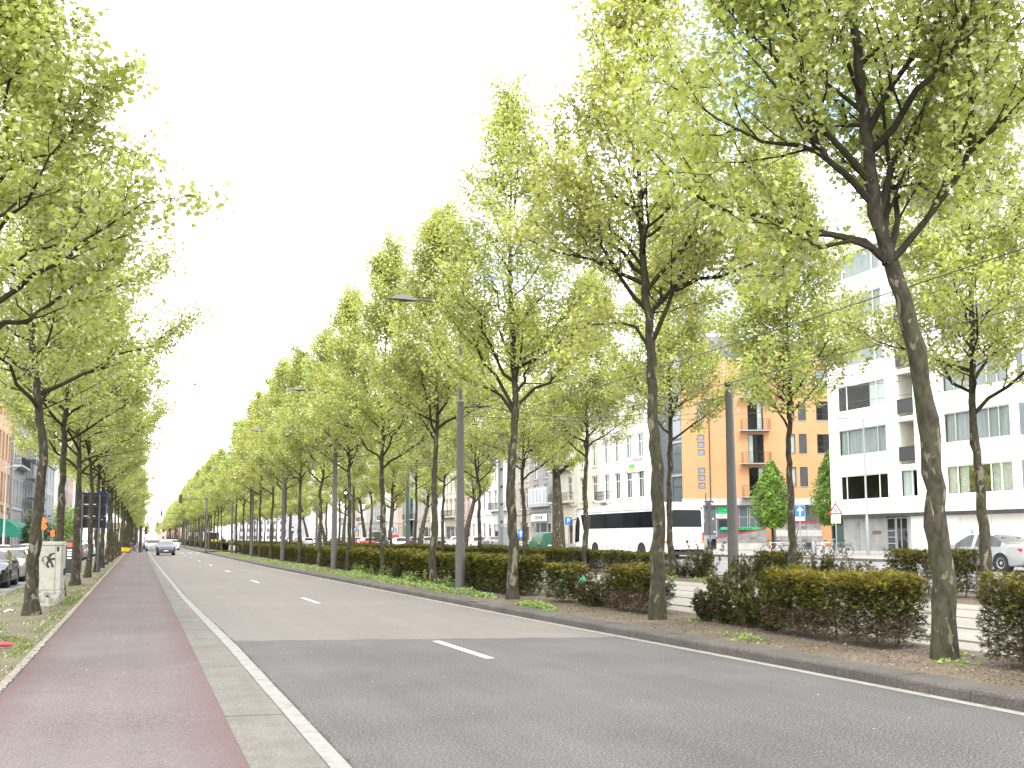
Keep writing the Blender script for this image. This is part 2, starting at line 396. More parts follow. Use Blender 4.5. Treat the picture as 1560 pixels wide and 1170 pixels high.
g = MB().quad((-1500, -300, -.6), (1500, -300, -.6), (1500, 1500, -.6), (-1500, 1500, -.6)).build('ground', M_earth); g['kind'] = 'structure'
strip('road', x_line, x_kerb, 0, 0, M_old, y0=16.0, skew=-.31, cols=26)
strip('road_surface_patch', x_line, x_kerb, 0, 0, M_new, y1=16.0, skew=-.31, cols=26)
strip('cycle_path', x_pathL, x_pathR, .035, .03, M_path)
strip('verge', -4.05, lambda y: x_pathL(y) - .07, -.10, .02, M_verge, cols=3)
strip('parking_lane', -13.0, -4.25, -.24, -.24, M_far)
strip('pavement', -16.5, -10.6, -.12, -.12, M_pave)
strip('median_soil', lambda y: x_kerb(y) + .40, 10.0, .125, .17, M_soil, y1=112, cols=3)
strip('median_soil', lambda y: x_kerb(y) + .40, 10.0, .125, .17, M_soil, y0=120, cols=2)
strip('tram_bed', 10.0, 16.3, .165, .185, M_tram, cols=2)
strip('median_soil', 16.3, 19.6, .18, .21, M_soil, y1=112, cols=2)
strip('median_soil', 16.3, 19.6, .18, .21, M_soil, y0=120, cols=2)
strip('carriageway', 19.75, 35.8, .10, .27, M_far, cols=3)
strip('pavement', 36.0, 90.0, .40, .75, M_pave, y1=600, cols=2)
strip('crossing_street', 6.0, 20.0, -.1, .06, M_far, y0=112, y1=120, cols=2)
for nm, a, b_, z in (('kerb', 19.6, 19.75, .235), ('kerb', 35.8, 36.0, .41)):
    k = MB(); k.box(a, b_, -12, 500, z - .3, z); k.build(nm, M_conc)['kind'] = 'structure'
k = MB(); k.box(-4.25, -4.05, -12, 500, -.35, -.085); k.build('kerb', M_conc)['kind'] = 'structure'
# low traffic island in front of the corner
k = MB(); k.prism([(29.0 + a, b_) for a, b_ in ((.3, 55), (4.8, 55.6), (5.4, 60), (4.4, 62), (1, 62))], .1, .36, 'z'); k.build('traffic_island', M_pave)['kind'] = 'structure'
# painted lines on the far carriageway
for xs in (20.35, 27.2, 30.25):
    if xs == 20.35 or xs == 30.25:
        m_ = strip('road_marking', xs, xs + .14, .115 + (xs - 19.75) * .0106, .117 + (xs - 19.6) * .0106, M_white)
    else:
        for q in range(40):
            y = 8 + q * 7.5; strip('road_marking', xs, xs + .14, .115 + (xs - 19.75) * .0106, .117 + (xs - 19.6) * .0106, M_white, y0=y, y1=y + 2.5)

# rails in the tram bed
for xr_ in (10.75, 12.2, 13.75, 15.2):
    r_ = MB(); r_.box(xr_ - .035, xr_ + .035, -12, 420, .10, .192)
    o = r_.build('tram_rail', M_steel); o['kind'] = 'structure'
# sunken concrete slabs between the rails show as joints
M_joint = mat('dark joint filler', (.10, .09, .075), .9)

# lane dashes: 2.5 m long, 12.5 m apart
for q in range(16):
    y = 13.0 + 12.45 * q
    if 105 < y < 122: continue
    xa = x_dash(y)
    MB().add([(xa, y, .004), (xa + .13, y, .004), (x_dash(y + 2.5) + .13, y + 2.5, .004), (x_dash(y + 2.5), y + 2.5, .004)], [(0, 1, 2, 3)]).build('lane_marking', M_white)['kind'] = 'structure'
strip('edge_marking', lambda y: x_kerb(y) - .155, lambda y: x_kerb(y) - .012, .004, .004, M_cream, y1=108)
# pedestrian crossing
for q in range(6):
    xa = 1.2 + q * .86
    MB().quad((xa, 116, .004), (xa + .46, 116, .004), (xa + .46, 119, .004), (xa, 119, .004)).build('crossing_marking', M_white)['kind'] = 'structure'
MB().quad((.9, 113.4, .004), (6.1, 113.4, .004), (6.1, 113.8, .004), (.9, 113.8, .004)).build('stop_line', M_white)['kind'] = 'structure'

# gutter slabs, cast in place with open joints; each slab laid a hair differently
rng = random.Random(5)
gut = empty('gutter'); gut['kind'] = 'structure'
y = 1.0
while y < 34:
    ln = rng.choice((1.15, 1.22, 1.3)); y1_ = y + ln; e = .007; dz = rng.uniform(-.002, .003); zt = .026 + dz
    b = MB(); xl0, xl1, xr0, xr1 = x_pathR(y) + .004, x_pathR(y1_) + .004, x_gut(y) - .006, x_gut(y1_) - .006
    b.add([(xl0, y + e, -.1), (xr0, y + e, -.1), (xr1, y1_ - e, -.1), (xl1, y1_ - e, -.1), (xl0, y + e, zt - .003), (xr0, y + e, zt - .018), (xr1, y1_ - e, zt - .018), (xl1, y1_ - e, zt - .003)],
          [(4, 5, 6, 7), (0, 1, 5, 4), (1, 2, 6, 5), (2, 3, 7, 6), (3, 0, 4, 7)])
    b.build('slab', M_conc, gut); y = y1_
b = MB()
ys_ = [34] + [v for v in YS if v > 34]
b.add([p for v in ys_ for p in ((x_pathR(v) + .004, v, .024), (x_gut(v) - .006, v, .010))], [(2 * i, 2 * i + 1, 2 * i + 3, 2 * i + 2) for i in range(len(ys_) - 1)])
b.build('slab_run', M_conc, gut)
strip('gutter_bed', lambda y: x_pathR(y) - .02, x_line, -.012, -.012, M_joint, y1=40)
# white edge stones along the road
edg = empty('edge_line'); edg['kind'] = 'structure'
y = 1.0
while y < 30:
    y1_ = y + 1.0; dz = rng.uniform(-.002, .003); e = .004
    b = MB(); xl0, xl1, xr0, xr1 = x_gut(y), x_gut(y1_), x_line(y), x_line(y1_)
    z = .016 + dz
    b.add([(xl0, y + e, -.1), (xr0, y + e, -.1), (xr1, y1_ - e, -.1), (xl1, y1_ - e, -.1), (xl0, y + e, z), (xr0, y + e, z), (xr1, y1_ - e, z), (xl1, y1_ - e, z)],
          [(4, 5, 6, 7), (0, 1, 5, 4), (1, 2, 6, 5), (2, 3, 7, 6), (3, 0, 4, 7)]); b.build('edge_stone', M_white2, edg); y = y1_
b = MB(); ys_ = [30] + [v for v in YS if v > 30]
b.add([p for v in ys_ for p in ((x_gut(v), v, .014), (x_line(v), v, .014))], [(2 * i, 2 * i + 1, 2 * i + 3, 2 * i + 2) for i in range(len(ys_) - 1)])
b.build('edge_stone_run', M_white2, edg)

# grime and moss along the joint between edge stones and tarmac
rg_ = random.Random(31); b = MB(); vv = []; yq = 2.0
while yq < 60: vv += [(x_line(yq) - .004, yq, .0045), (x_line(yq) + .018 + max(0, rg_.gauss(.012, .016)), yq, .0035)]; yq += .06 if yq < 20 else .2
b.add(vv, [(2 * i, 2 * i + 1, 2 * i + 3, 2 * i + 2) for i in range(len(vv) // 2 - 1)]); o = b.build('joint_grime', mat('dark mossy grime', (.022, .024, .014), .95, (.05, .05, .035), scale=14, world=True)); o['kind'] = 'structure'
# median kerb: one stone a metre, rounded nose, then a long run
ker = empty('kerb'); ker['kind'] = 'structure'
def kerb_prof(x): return [(x, -.08), (x, .095), (x + .012, .118), (x + .04, .133), (x + .10, .138), (x + .385, .140), (x + .40, .132), (x + .40, -.08)]
y = 3.85
for q in range(56):
    e = .004; dx = rng.uniform(-.006, .006); dz = rng.uniform(-.003, .004)
    p0, p1 = kerb_prof(x_kerb(y) + dx), kerb_prof(x_kerb(y + 1) + dx); n = len(p0)
    b = MB(); b.add([(p[0], y + e, p[1] + dz) for p in p0] + [(p[0], y + 1 - e, p[1] + dz) for p in p1],
                    [tuple(range(n)), tuple(range(2 * n - 1, n - 1, -1))] + [(i, i + n, (i + 1) % n + n, (i + 1) % n) for i in range(n)])
    b.build('kerb_stone', M_kerb, ker); y += 1.0
for (ya, yb) in ((y, 112), (120, 420)):
    yy = [ya] + [v for v in YS if ya < v < yb] + [yb]; b = MB(); n = 8; vs = []
    for v in yy: vs += [(p[0], v, p[1]) for p in kerb_prof(x_kerb(v))]
    b.add(vs, [(i * n + k, i * n + n + k, i * n + n + (k + 1) % n, i * n + (k + 1) % n) for i in range(len(yy) - 1) for k in range(n)] + [tuple(range(n)), tuple(range((len(yy) - 1) * n, len(yy) * n))])
    b.build('kerb_stone_run', M_kerb, ker)
# crumbling edging between verge and cycle path
edge2 = empty('edging'); edge2['kind'] = 'structure'
y = 4.0
while y < 60:
    L_ = 1.0; n = 10 if y < 30 else 2; b = MB(); vs = []; 
    for i in range(n + 1):
        v = y + .006 + (L_ - .012) * i / n; jx = rng.uniform(-.016, .016) if y < 30 else 0; x = x_pathL(v)
        vs += [(x - .095 + rng.uniform(-.01, .01), v, -.1), (x - .095, v, .05 + rng.uniform(-.008, .006)), (x + jx, v, .052 + rng.uniform(-.008, .006)), (x + jx, v, -.1)]
    fs = [(i * 4 + k, i * 4 + 4 + k, i * 4 + 4 + (k + 1) % 4, i * 4 + (k + 1) % 4) for i in range(n) for k in range(4)] + [(0, 1, 2, 3), tuple(n * 4 + k for k in (3, 2, 1, 0))]
    b.add(vs, fs); b.build('edging_stone', M_edge, edge2); y += L_
b = MB(); b.add([p for v in (60, 90, 120, 420) for p in ((x_pathL(v) - .09, v, .05), (x_pathL(v), v, .05))], [(2 * i, 2 * i + 1, 2 * i + 3, 2 * i + 2) for i in range(3)]); b.build('edging_run', M_edge, edge2)
# ------------------------------------------------------------------ plane trees
M_leaf = leaf_mat('young plane leaf', (.30, .34, .055), (.55, .57, .165), (.42, .455, .095), trans=.52)
M_leafB = leaf_mat('fresh lime leaf', (.30, .34, .04), (.46, .50, .09), (.38, .43, .06), trans=.55)
M_bark = bark_mat('mottled plane bark', (.028, .023, .017), (.058, .049, .037), (.16, .142, .10))
M_bark2 = bark_mat('dark branch bark', (.020, .017, .011), (.036, .030, .021), (.05, .044, .03), moss=(.05, .055, .018), pale_at=.66, moss_amt=.6)
_h = [(0, 0), (.36, -.07), (.24, .20), (.54, .42), (.25, .52), (0, .95)]
LEAF_V = [(x, y, .22 * abs(x)) for x, y in _h] + [(-x, y, .22 * abs(x)) for x, y in _h[1:5]]
LEAF_F = [(0, 1, 2, 3, 4, 5), (0, 5, 9, 8, 7, 6)]
LEAFM_V = [(0, 0, 0), (.42, -.02, .1), (.50, .45, .12), (0, .95, 0), (-.50, .45, .12), (-.42, -.02, .1)]
LEAFM_F = [(0, 1, 2, 3), (0, 3, 4, 5)]
LEAF2_V = [(0, 0, 0), (.48, .38, .12), (0, .95, 0), (-.48, .38, .12)]
LEAF2_F = [(0, 1, 2), (0, 2, 3)]

def bez(a, b, c, n, rg, wob):
    P = []
    for i in range(n + 1):
        t = i / n; p = a * (1 - t) ** 2 + b * 2 * t * (1 - t) + c * t * t
        if 0 < i < n: p = p + Vector((rg.gauss(0, wob), rg.gauss(0, wob), rg.gauss(0, wob)))
        P.append(p)
    return P
def along(P, t):
    k = t * (len(P) - 1); i = min(int(k), len(P) - 2); f = k - i
    return P[i].lerp(P[i + 1], f), (P[i + 1] - P[i]).normalized()

def prof_r(h, lo, hi, Rm):
    """crown radius at height h"""
    u = (h - lo) / (hi - lo)
    if u < 0: return Rm * .85
    return Rm * min(1.0, .88 + 1.4 * u) * max(.04, 1 - max(0, (u - .07) / .93) ** 1.02)

def tree_data(seed, trunk, r0=.155, top=12.2, fork=5.0, Rm=3.2, nl=15, leaves=15000, lod=0, custom=(), lean=(0, 0), droop=0., leafsize=(.075, .135), lmat=None, mid=False):
    rg = random.Random(seed); npr = np.random.RandomState(seed)
    T = [Vector(p) for p in trunk]
    zs = [p.z for p in T]
    def axis(z):
        z = min(max(z, zs[0]), zs[-1])
        for i in range(len(T) - 1):
            if zs[i + 1] >= z: return T[i].lerp(T[i + 1], (z - zs[i]) / max(1e-6, zs[i + 1] - zs[i]))
        return T[-1].copy()
    # trunk, resampled with knots and a flare
    tp = []; tr = []; z = zs[0] - .15; step = .22 if lod == 0 else .6
    while z < zs[-1]:
        p = axis(max(z, zs[0])); p = Vector((p.x, p.y, z)); 
        u = max(0, z) / top
        r = r0 * (1 - .42 * min(1, z / fork)) if z < fork else r0 * .58 * max(.06, 1 - (z - fork) / (top - fork)) ** .9
        r *= 1 + .32 * math.exp(-max(0, z) * 4.5)
        if lod == 0 and z < fork: r *= 1 + (.10 if rg.random() < .16 else 0) + rg.uniform(-.04, .05)
        if lod == 0 and .3 < z: p += Vector((rg.gauss(0, .012), rg.gauss(0, .012), 0))
        tp.append(p); tr.append(r); z += step
    tp.append(T[-1]); tr.append(.012)
    mt = MB(); mt.tube(tp, tr, 14 if lod == 0 else 7)
    trunk_me = mt.mesh('trunk', M_bark, True)
    if lod == 0:      # lumpy cross-sections
        for v in trunk_me.vertices:
            c = v.co; a = axis(c.z); d = Vector((c.x - a.x, c.y - a.y, 0))
            n_ = mnoise.noise(Vector((c.x * 5 + seed, c.y * 5, c.z * 1.6)))
            fl = math.exp(-max(0, c.z) * 3.5) * .35 * mnoise.noise(Vector((d.normalized().x * 2.2 + seed, d.normalized().y * 2.2, 0)))
            v.co = c + d * (.16 * n_ + fl)
    limbs = []; twigs = []     # twigs: (points, weight)
    specs = [dict(pts=[Vector(q) for q in c]) for c in custom]
    ga = rg.uniform(0, 6.28)
    for i in range(nl):
        u = (i + .3) / nl; hz = fork - .1 + (top - fork - .8) * u ** 1.05; az = ga + i * 2.399 + rg.uniform(-.3, .3)
        d = Vector((cos(az), sin(az), 0)); rise = (2.0 - .7 * u) * rg.uniform(.7, 1.3) - droop
        tipz = min(hz + rise, top + .2)
        reach = prof_r(tipz, fork, top, Rm) * rg.uniform(.66, 1.0) + .12
        ln = 1 + lean[0] * d.x + lean[1] * d.y; reach *= max(.5, ln)
        a = axis(hz); c = a + d * reach; c.z = tipz; m_ = a + d * reach * .5; m_.z = hz + rise * rg.uniform(.25, .55)
        specs.append(dict(pts=bez(a, m_, c, 7 if lod == 0 else 4, rg, .05 if lod == 0 else .04)))
    for s in specs:
        P = s['pts']; Ln = sum((P[i + 1] - P[i]).length for i in range(len(P) - 1)); hz = P[0].z
        rb = (.050 if hz < fork + 1.0 else .032) * min(1, Ln / 3.0 + .2) * (r0 / .14)
        rb = s.get('r', rb); n = len(P)
        b = MB(); b.tube(P, [rb * (1 - .88 * i / (n - 1)) for i in range(n)], 7 if lod == 0 else 4)
        twigs.append((P[int(n * .55):], Ln * .35))
        nsub = int(3 + Ln * (2.0 if lod == 0 else 1.3))
        for k in range(nsub):
            t = .18 + .8 * (k + rg.random()) / nsub; p, tg = along(P, min(t, .99))
            side = 1 if k % 2 else -1
            hor = Vector((-tg.y, tg.x, 0)); hor = hor.normalized() if hor.length > .1 else Vector((1, 0, 0))
            d = (tg * rg.uniform(.5, .9) + hor * side * rg.uniform(.5, 1.0) + Vector((0, 0, rg.uniform(-.25, .75)))).normalized()
            sl = min(Ln * .55, (1.9 if lod == 0 else 1.8)) * (1.15 - .7 * t) * rg.uniform(.7, 1.2)
            q = p + d * sl + Vector((0, 0, rg.uniform(-.05, .28) * sl)); mm = p + d * sl * .5 + Vector((0, 0, -.05))
            S = bez(p, mm, q, 4 if lod == 0 else 2, rg, .03)
            b.tube(S, [max(.005, rb * .42 * (1 - t * .55) * (1 - .8 * i / (len(S) - 1))) for i in range(len(S))], 5 if lod == 0 else 3, cap=False)
            twigs.append((S[1:], sl * 1.0))
            if lod < 2:
                for j in range(5 if lod == 0 else 2):
                    tt = .15 + .8 * (j + rg.random()) / 5; p2, tg2 = along(S, min(.98, tt))
                    d2 = (tg2 * .6 + Vector((rg.uniform(-1, 1), rg.uniform(-1, 1), rg.uniform(-.5, .9)))).normalized(); tl = rg.uniform(.3, .75)
                    W = [p2, p2 + d2 * tl * .5 + Vector((0, 0, rg.uniform(-.03, .03))), p2 + d2 * tl]
                    if lod == 0: b.tube(W, [.0065, .005, .003], 3, cap=False)
                    twigs.append((W, tl))
        limbs.append(b)
    # leader twigs
    twigs.append((T[-2:] if (T[-1] - T[-2]).length < 2 else [axis(top - 1.5), T[-1]], .8))
    # leaves
    wts = np.array([w for _, w in twigs]); wts /= wts.sum(); idx = npr.choice(len(twigs), leaves, p=wts)
    A = np.zeros((leaves, 3)); D = np.zeros((leaves, 3))
    for i, k in enumerate(idx):
        P = twigs[k][0]; p, tg = along(P, npr.rand() ** .8); A[i] = p; D[i] = tg
    off = npr.normal(size=(leaves, 3)); off /= np.linalg.norm(off, axis=1)[:, None]
    off *= npr.uniform(.02, .27 if lod < 1 else .34, (leaves, 1)); off[:, 2] -= npr.uniform(0, .12, leaves)
    nr = npr.normal(size=(leaves, 3)) * .75; nr[:, 2] += .75
    tip = off / np.linalg.norm(off, axis=1)[:, None] + D * .5 + npr.normal(size=(leaves, 3)) * .3; tip[:, 2] -= .35
    sz = npr.uniform(*leafsize, leaves)
    tv, tf = (LEAFM_V, LEAFM_F) if mid else ((LEAF_V, LEAF_F) if lod == 0 else (LEAF2_V, LEAF2_F))
    crown = soup('crown', tv, tf, A + off, frames(nr, tip), sz, lmat or M_leaf)
    if lod == 0: limb_me = [b.mesh('limb', M_bark2, True) for b in limbs]
    else:
        B = MB()
        for b in limbs: B.add(b.v, b.f)
        limb_me = [B.mesh('branches', M_bark2, True)]
    return dict(trunk=trunk_me, limbs=limb_me, crown=crown, lod=lod)

def plant(td, loc, rz, label, group=None, name='plane_tree', s=1.0, sz=None, cat='tree'):
    t = empty(name, loc, rz, label, cat, group); t.scale = (s, s, sz or s)
    link('trunk', td['trunk'], t)
    for l in td['limbs']:
        link('limb' if td['lod'] == 0 else 'branches', l, t)
    link('crown', td['crown'], t)
    return t

def rel(pts, base): return [(p[0] - base[0], p[1] - base[1], p[2] - base[2]) for p in pts]
def wob_trunk(seed, top, amp=.12):
    rg = random.Random(seed); P = [(0, 0, 0)]; x = y = 0; z = 0
    while z < top - 1.2:
        z += rg.uniform(.8, 1.3); x += rg.gauss(0, amp); y += rg.gauss(0, amp); x *= .93; y *= .93; P.append((x, y, z))
    P.append((x, y, top)); return P

# camera-facing directions used to lay out the measured limbs of the near trees (right, away)
RX, RY = Vector((cos(R(YAW)), -sin(R(YAW)), 0)), Vector((sin(R(YAW)), cos(R(YAW)), 0))
def limb_pts(rows):
    """rows of (right, up, away) in metres from the trunk's foot"""
    return [(RX * a + RY * c + Vector((0, 0, b)))[:] for a, b, c in rows]
def away(rows, k):
    k, d0 = k if isinstance(k, tuple) else (k, 0.0)      # depth slope and starting depth
    return limb_pts([(a, b, d0 + k * i) for i, (a, b) in enumerate(rows)])
B1 = (9.19, 9.74, .15)
t1 = limb_pts([(0, 0, 0), (.01, .81, 0), (-.03, 2.02, 0), (-.09, 2.92, 0), (-.17, 3.75, 0), (-.26, 4.17, 0), (-.38, 4.67, 0), (-.51, 5.1, 0), (-.63, 5.61, 0), (-.69, 6.47, 0), (-.76, 7.35, 0), (-.8, 8.41, 0), (-.84, 9.5, 0), (-.8, 11, 0), (-.8, 12.4, 0)])
c1 = [away(r, k) for r, k in (
    ([(-.49, 4.9), (-.33, 5.08), (-.08, 5.39), (.27, 5.86), (.44, 6.21), (.64, 6.42), (.86, 6.6), (1.34, 6.94), (1.87, 7.34), (2.5, 8.0)], -.08),
    ([(-.52, 4.9), (-.47, 5.39), (-.38, 5.87), (-.30, 6.21), (-.29, 6.65), (-.30, 7.7), (-.42, 8.23), (-.44, 8.9)], .1),
    ([(-.52, 4.95), (-.75, 5.22), (-1.17, 5.34), (-1.62, 5.38), (-1.78, 5.57), (-2.16, 5.68), (-2.61, 5.79), (-3.06, 6.22), (-3.5, 6.8)], .07),
    ([(-.66, 5.7), (-.97, 6.0), (-1.38, 6.29), (-1.63, 6.34), (-2.14, 6.35), (-2.72, 6.61), (-3.3, 7.0)], -.1),
    ([(-1.30, 6.24), (-1.5, 6.48), (-1.52, 6.74), (-1.61, 7.09), (-1.76, 7.62), (-1.88, 7.88), (-2.16, 8.42), (-2.3, 9.0)], (-.1, -.19)),
    ([(-.60, 5.45), (-.34, 6.21), (-.11, 6.6), (.06, 6.69), (.34, 7.17), (.6, 7.34), (1.03, 7.52), (1.37, 7.56), (2.0, 8.0)], .14),
    ([(-.48, 4.95), (-.28, 5.52), (-.23, 5.87), (-.1, 5.95), (.28, 5.95), (.8, 6.1)], .16),
    ([(-.54, 5.05), (-.92, 5.23), (-1.26, 5.17), (-1.5, 5.19), (-1.72, 4.97), (-1.9, 4.85)], .06),
    ([(.50, 6.25), (.44, 6.73), (.38, 7.17), (.37, 7.87), (.5, 8.6)], (-.12, -.33)),
    ([(-.7, 6.6), (-.4, 7.2), (-.1, 7.6), (.4, 8.4), (.7, 9.2)], -.2),
    ([(-.72, 6.9), (-1.1, 7.4), (-1.5, 8.2), (-1.8, 9.2)], .25))]
TD1 = tree_data(11, t1, r0=.145, top=12.4, fork=5.6, Rm=3.9, nl=15, leaves=39000, custom=c1, leafsize=(.06, .105))
B2 = (8.79, 16.25, .15)
t2 = limb_pts([(0, 0, 0), (.01, 1.1, 0), (.05, 1.94, 0), (.03, 2.9, 0), (-.03, 3.63, 0), (-.02, 4.61, 0), (-.07, 5.23, 0), (-.13, 6.23, 0), (-.16, 7.37, 0), (-.21, 8.52, 0), (-.16, 9.81, 0), (-.01, 10.99, 0), (0, 12.5, 0)])
c2 = [away(r, k) for r, k in (
    ([(-.05, 4.95), (-.32, 5.36), (-.6, 5.42), (-1.15, 5.36), (-1.4, 5.05)], -.1),
    ([(-.05, 5.0), (.27, 5.73), (.4, 6.1), (.65, 6.48), (.97, 6.98), (1.1, 7.24), (1.5, 8.0)], -.08),
    ([(-.08, 5.6), (.27, 5.98), (.65, 6.48), (1.1, 6.9), (1.7, 7.4)], .2),
    ([(.35, 6.0), (.83, 6.23), (1.2, 6.23), (1.9, 6.5), (2.5, 6.9)], (-.1, -.15)),
    ([(-.15, 6.5), (-.51, 6.99), (-.76, 7.18), (-1.13, 7.31), (-1.62, 7.76), (-1.86, 7.89), (-2.3, 8.6)], -.1),
    ([(-.13, 6.2), (-.64, 6.49), (-1.13, 6.8), (-1.75, 6.99), (-2.5, 7.4)], .2),
    ([(-.14, 7.0), (-.37, 7.88), (-.62, 8.39), (-.86, 8.9), (-1.1, 9.7)], -.2),
    ([(-.17, 7.2), (.24, 7.56), (.49, 7.87), (.9, 8.6), (1.2, 9.4)], .15))]
TD2 = tree_data(12, t2, r0=.138, top=12.6, fork=5.4, Rm=3.4, nl=18, leaves=32000, custom=c2, leafsize=(.06, .105))
B3 = (8.45, 22.93, .15)
t3 = limb_pts([(0, 0, 0), (.02, 1.46, 0), (-.04, 2.74, 0), (0, 3.71, 0), (.12, 4.69, 0), (.04, 5.68, 0), (.01, 7, 0), (-.05, 8.34, 0), (-.01, 10.04, 0), (.07, 11.76, 0), (.04, 12.9, 0)])
c3 = [away(r, k) for r, k in (
    ([(.10, 4.45), (-.24, 4.94), (-.4, 5.05), (-.97, 5.3), (-1.16, 5.35), (-1.7, 5.8), (-2.2, 6.5)], -.06),
    ([(.10, 4.7), (.58, 5.18), (.95, 5.31), (1.07, 5.51), (1.6, 6.0), (2.2, 6.5)], .08),
    ([(.08, 4.6), (-.4, 5.51), (-.72, 5.84), (-.97, 6.51), (-1.3, 6.84), (-1.8, 7.7)], .12),
    ([(.08, 5.3), (.22, 5.92), (.26, 6.34), (.4, 7.1)], -.2),
    ([(.17, 5.8), (.66, 6.09), (.91, 6.42), (1.4, 7.0), (1.9, 7.6)], -.1))]
TD3 = tree_data(13, t3, r0=.135, top=12.9, fork=5.0, Rm=3.15, nl=20, leaves=32000, custom=c3, leafsize=(.055, .096))
BL = (-2.28, 24.4, .0)
tl = limb_pts([(0, 0, 0), (0, 1.07, 0), (.06, 2.1, 0), (.1, 2.85, 0), (.17, 3.45, 0), (.05, 4.05, 0), (-.06, 4.96, 0), (-.21, 5.87, 0), (-.33, 6.95, 0), (-.46, 8.35, 0), (-.4, 10.5, 0), (-.4, 12.6, 0)])
TDL = tree_data(14, tl, r0=.148, top=12.8, fork=4.3, Rm=4.0, nl=24, leaves=33000, lean=(.12, 0), leafsize=(.06, .105))
GEN = [tree_data(20 + k, wob_trunk(20 + k, 12.0 + .25 * k, .055), r0=.115 + .008 * (k % 3), top=12.0 + .25 * k, fork=(4.3, 4.7, 4.0, 4.5)[k], Rm=(3.25, 3.1, 3.35, 3.15)[k], nl=29, leaves=36000, leafsize=(.052, .096), mid=True) for k in range(4)]
FAR = [tree_data(40 + k, wob_trunk(40 + k, 12.2, .06), r0=.125, top=12.4, fork=(4.4, 4.7, 4.0)[k], Rm=3.15, nl=24, leaves=18000, lod=1, leafsize=(.09, .15)) for k in range(3)]

ORD = ['first', 'second', 'third', 'fourth', 'fifth', 'sixth', 'seventh', 'eighth', 'ninth', 'tenth', 'eleventh', 'twelfth', 'thirteenth', 'fourteenth']
rt = random.Random(77)
plant(TD1, B1, 0, 'largest plane tree at right, leaning trunk with flaking beige bark behind the kerb', 'plane trees in the kerb-side median row')
plant(TD2, B2, 0, 'mottled plane tree beside the low ragged shrubs, second nearest on the kerb-side median', 'plane trees in the kerb-side median row')
plant(TD3, B3, 0, 'plane tree closing the long clipped hedge, just right of the tall lamp column', 'plane trees in the kerb-side median row')
M1 = [31.0, 38.1, 45.2, 52.3, 59.4, 66.5, 73.6, 80.7, 87.8, 94.9, 102.0]
M1X = [8.75, 8.73, 8.68, 8.6, 8.6, 8.6, 8.6, 8.6, 8.6, 8.6, 8.6]
G1 = 'plane trees in the kerb-side median row'; G2 = 'plane trees in the row beyond the tram tracks'; G3 = 'plane trees along the cycle path verge'
for i, (x, y) in enumerate(zip(M1X, M1)):
    td = GEN[(i + 1) % 4] if i < 6 else FAR[i % 3]
    if i == 0: lb = 'slender plane tree directly left of the nearest lamp column, in the clipped hedge'
    else: lb = 'slender plane tree in the clipped hedge, %s one left of the nearest lamp column' % ORD[i]
    plant(td, (x, y, .14), rt.uniform(0, 6.28), lb, G1, s=rt.uniform(.95, 1.06))
y = 122.5
while y < 430:
    plant(FAR[rt.randrange(3)], (8.6, y, .1), rt.uniform(0, 6.28), 'distant plane tree of the kerb-side median row past the pedestrian crossing', G1 + ' beyond the crossing', s=rt.uniform(.94, 1.08)); y += 7.1
M2 = [17.2, 24.3, 31.2, 38.5, 45.7, 52.8, 59.9, 67.0, 74.2, 81.3, 88.4, 95.5, 102.6]
M2L = ['plane tree beyond the tram tracks in front of the silver estate car', 'plane tree beyond the tram tracks beside the blue one-way sign and bicycles',
       'plane tree beyond the tram tracks covering the rear corner of the white coach', 'thin dark plane tree beyond the tram tracks in front of the coach windscreen',
       'very thin plane tree beyond the tram tracks left of the thick old trunk']
for i, y in enumerate(M2):
    td = [GEN[2], GEN[0], GEN[3], GEN[1], GEN[2], GEN[0], GEN[3]][i] if i < 7 else FAR[i % 3]
    lb = M2L[i] if i < 5 else 'plane tree beyond the tram tracks, %s one left of the coach windscreen' % ORD[i - 3]
    x = 17.5
    plant(td, (x, y, .19), (0.6, 2.2, 3.9, 5.2, 1.1, 0.3, 4.4)[i] if i < 7 else rt.uniform(0, 6.28), lb, G2, s=1.04 if i == 0 else rt.uniform(.98, 1.08))
y = 122.5
while y < 430:
    plant(FAR[rt.randrange(3)], (17.5, y, .1), rt.uniform(0, 6.28), 'distant plane tree in the row beyond the tram tracks past the crossing', G2 + ' past the crossing', s=rt.uniform(.92, 1.04)); y += 7.1
# left row
plant(GEN[0], (-3.0, 9.6, .5), 2.4, 'plane tree whose big leaves hang into the top left corner, trunk outside the frame', G3, s=.66, sz=.95)
plant(GEN[1], (-2.3, 16.8, 0), 4.3, 'plane tree at the left edge with dark limbs entering the frame and trunk outside it', G3, s=1.12, sz=1.02)
plant(TDL, BL, 0, 'crooked plane tree with knotty trunk in front of the graffiti-marked cabinet', G3)
LL = {31.6: 'straight plane tree directly behind the graffiti-marked cabinet', 39.0: 'plane tree with a swollen trunk between the cabinet and the parking meter sign board',
      46.4: 'plane tree in front of the dark road sign back, nearer the cycle path'}
y = 31.6; i = 0
while y < 108:
    lb = LL.get(round(y, 1), 'plane tree on the cycle path verge, %s one beyond the dark road sign back' % ORD[min(13, max(0, i - 3))])
    plant(GEN[(3, 2, 0, 1, 2, 3)[i]] if i < 6 else FAR[i % 3], (-2.2 + rt.uniform(-.05, .05), y, .0), rt.uniform(0, 6.28), lb, G3, s=rt.uniform(1.05, 1.14), sz=rt.uniform(.97, 1.03)); y += 7.4; i += 1
y = 124.0
while y < 430:
    plant(FAR[rt.randrange(3)], (-2.3, y, -.05), rt.uniform(0, 6.28), 'distant plane tree on the verge beyond the traffic lights', G3 + ' beyond the traffic lights', s=rt.uniform(1.03, 1.1)); y += 7.4
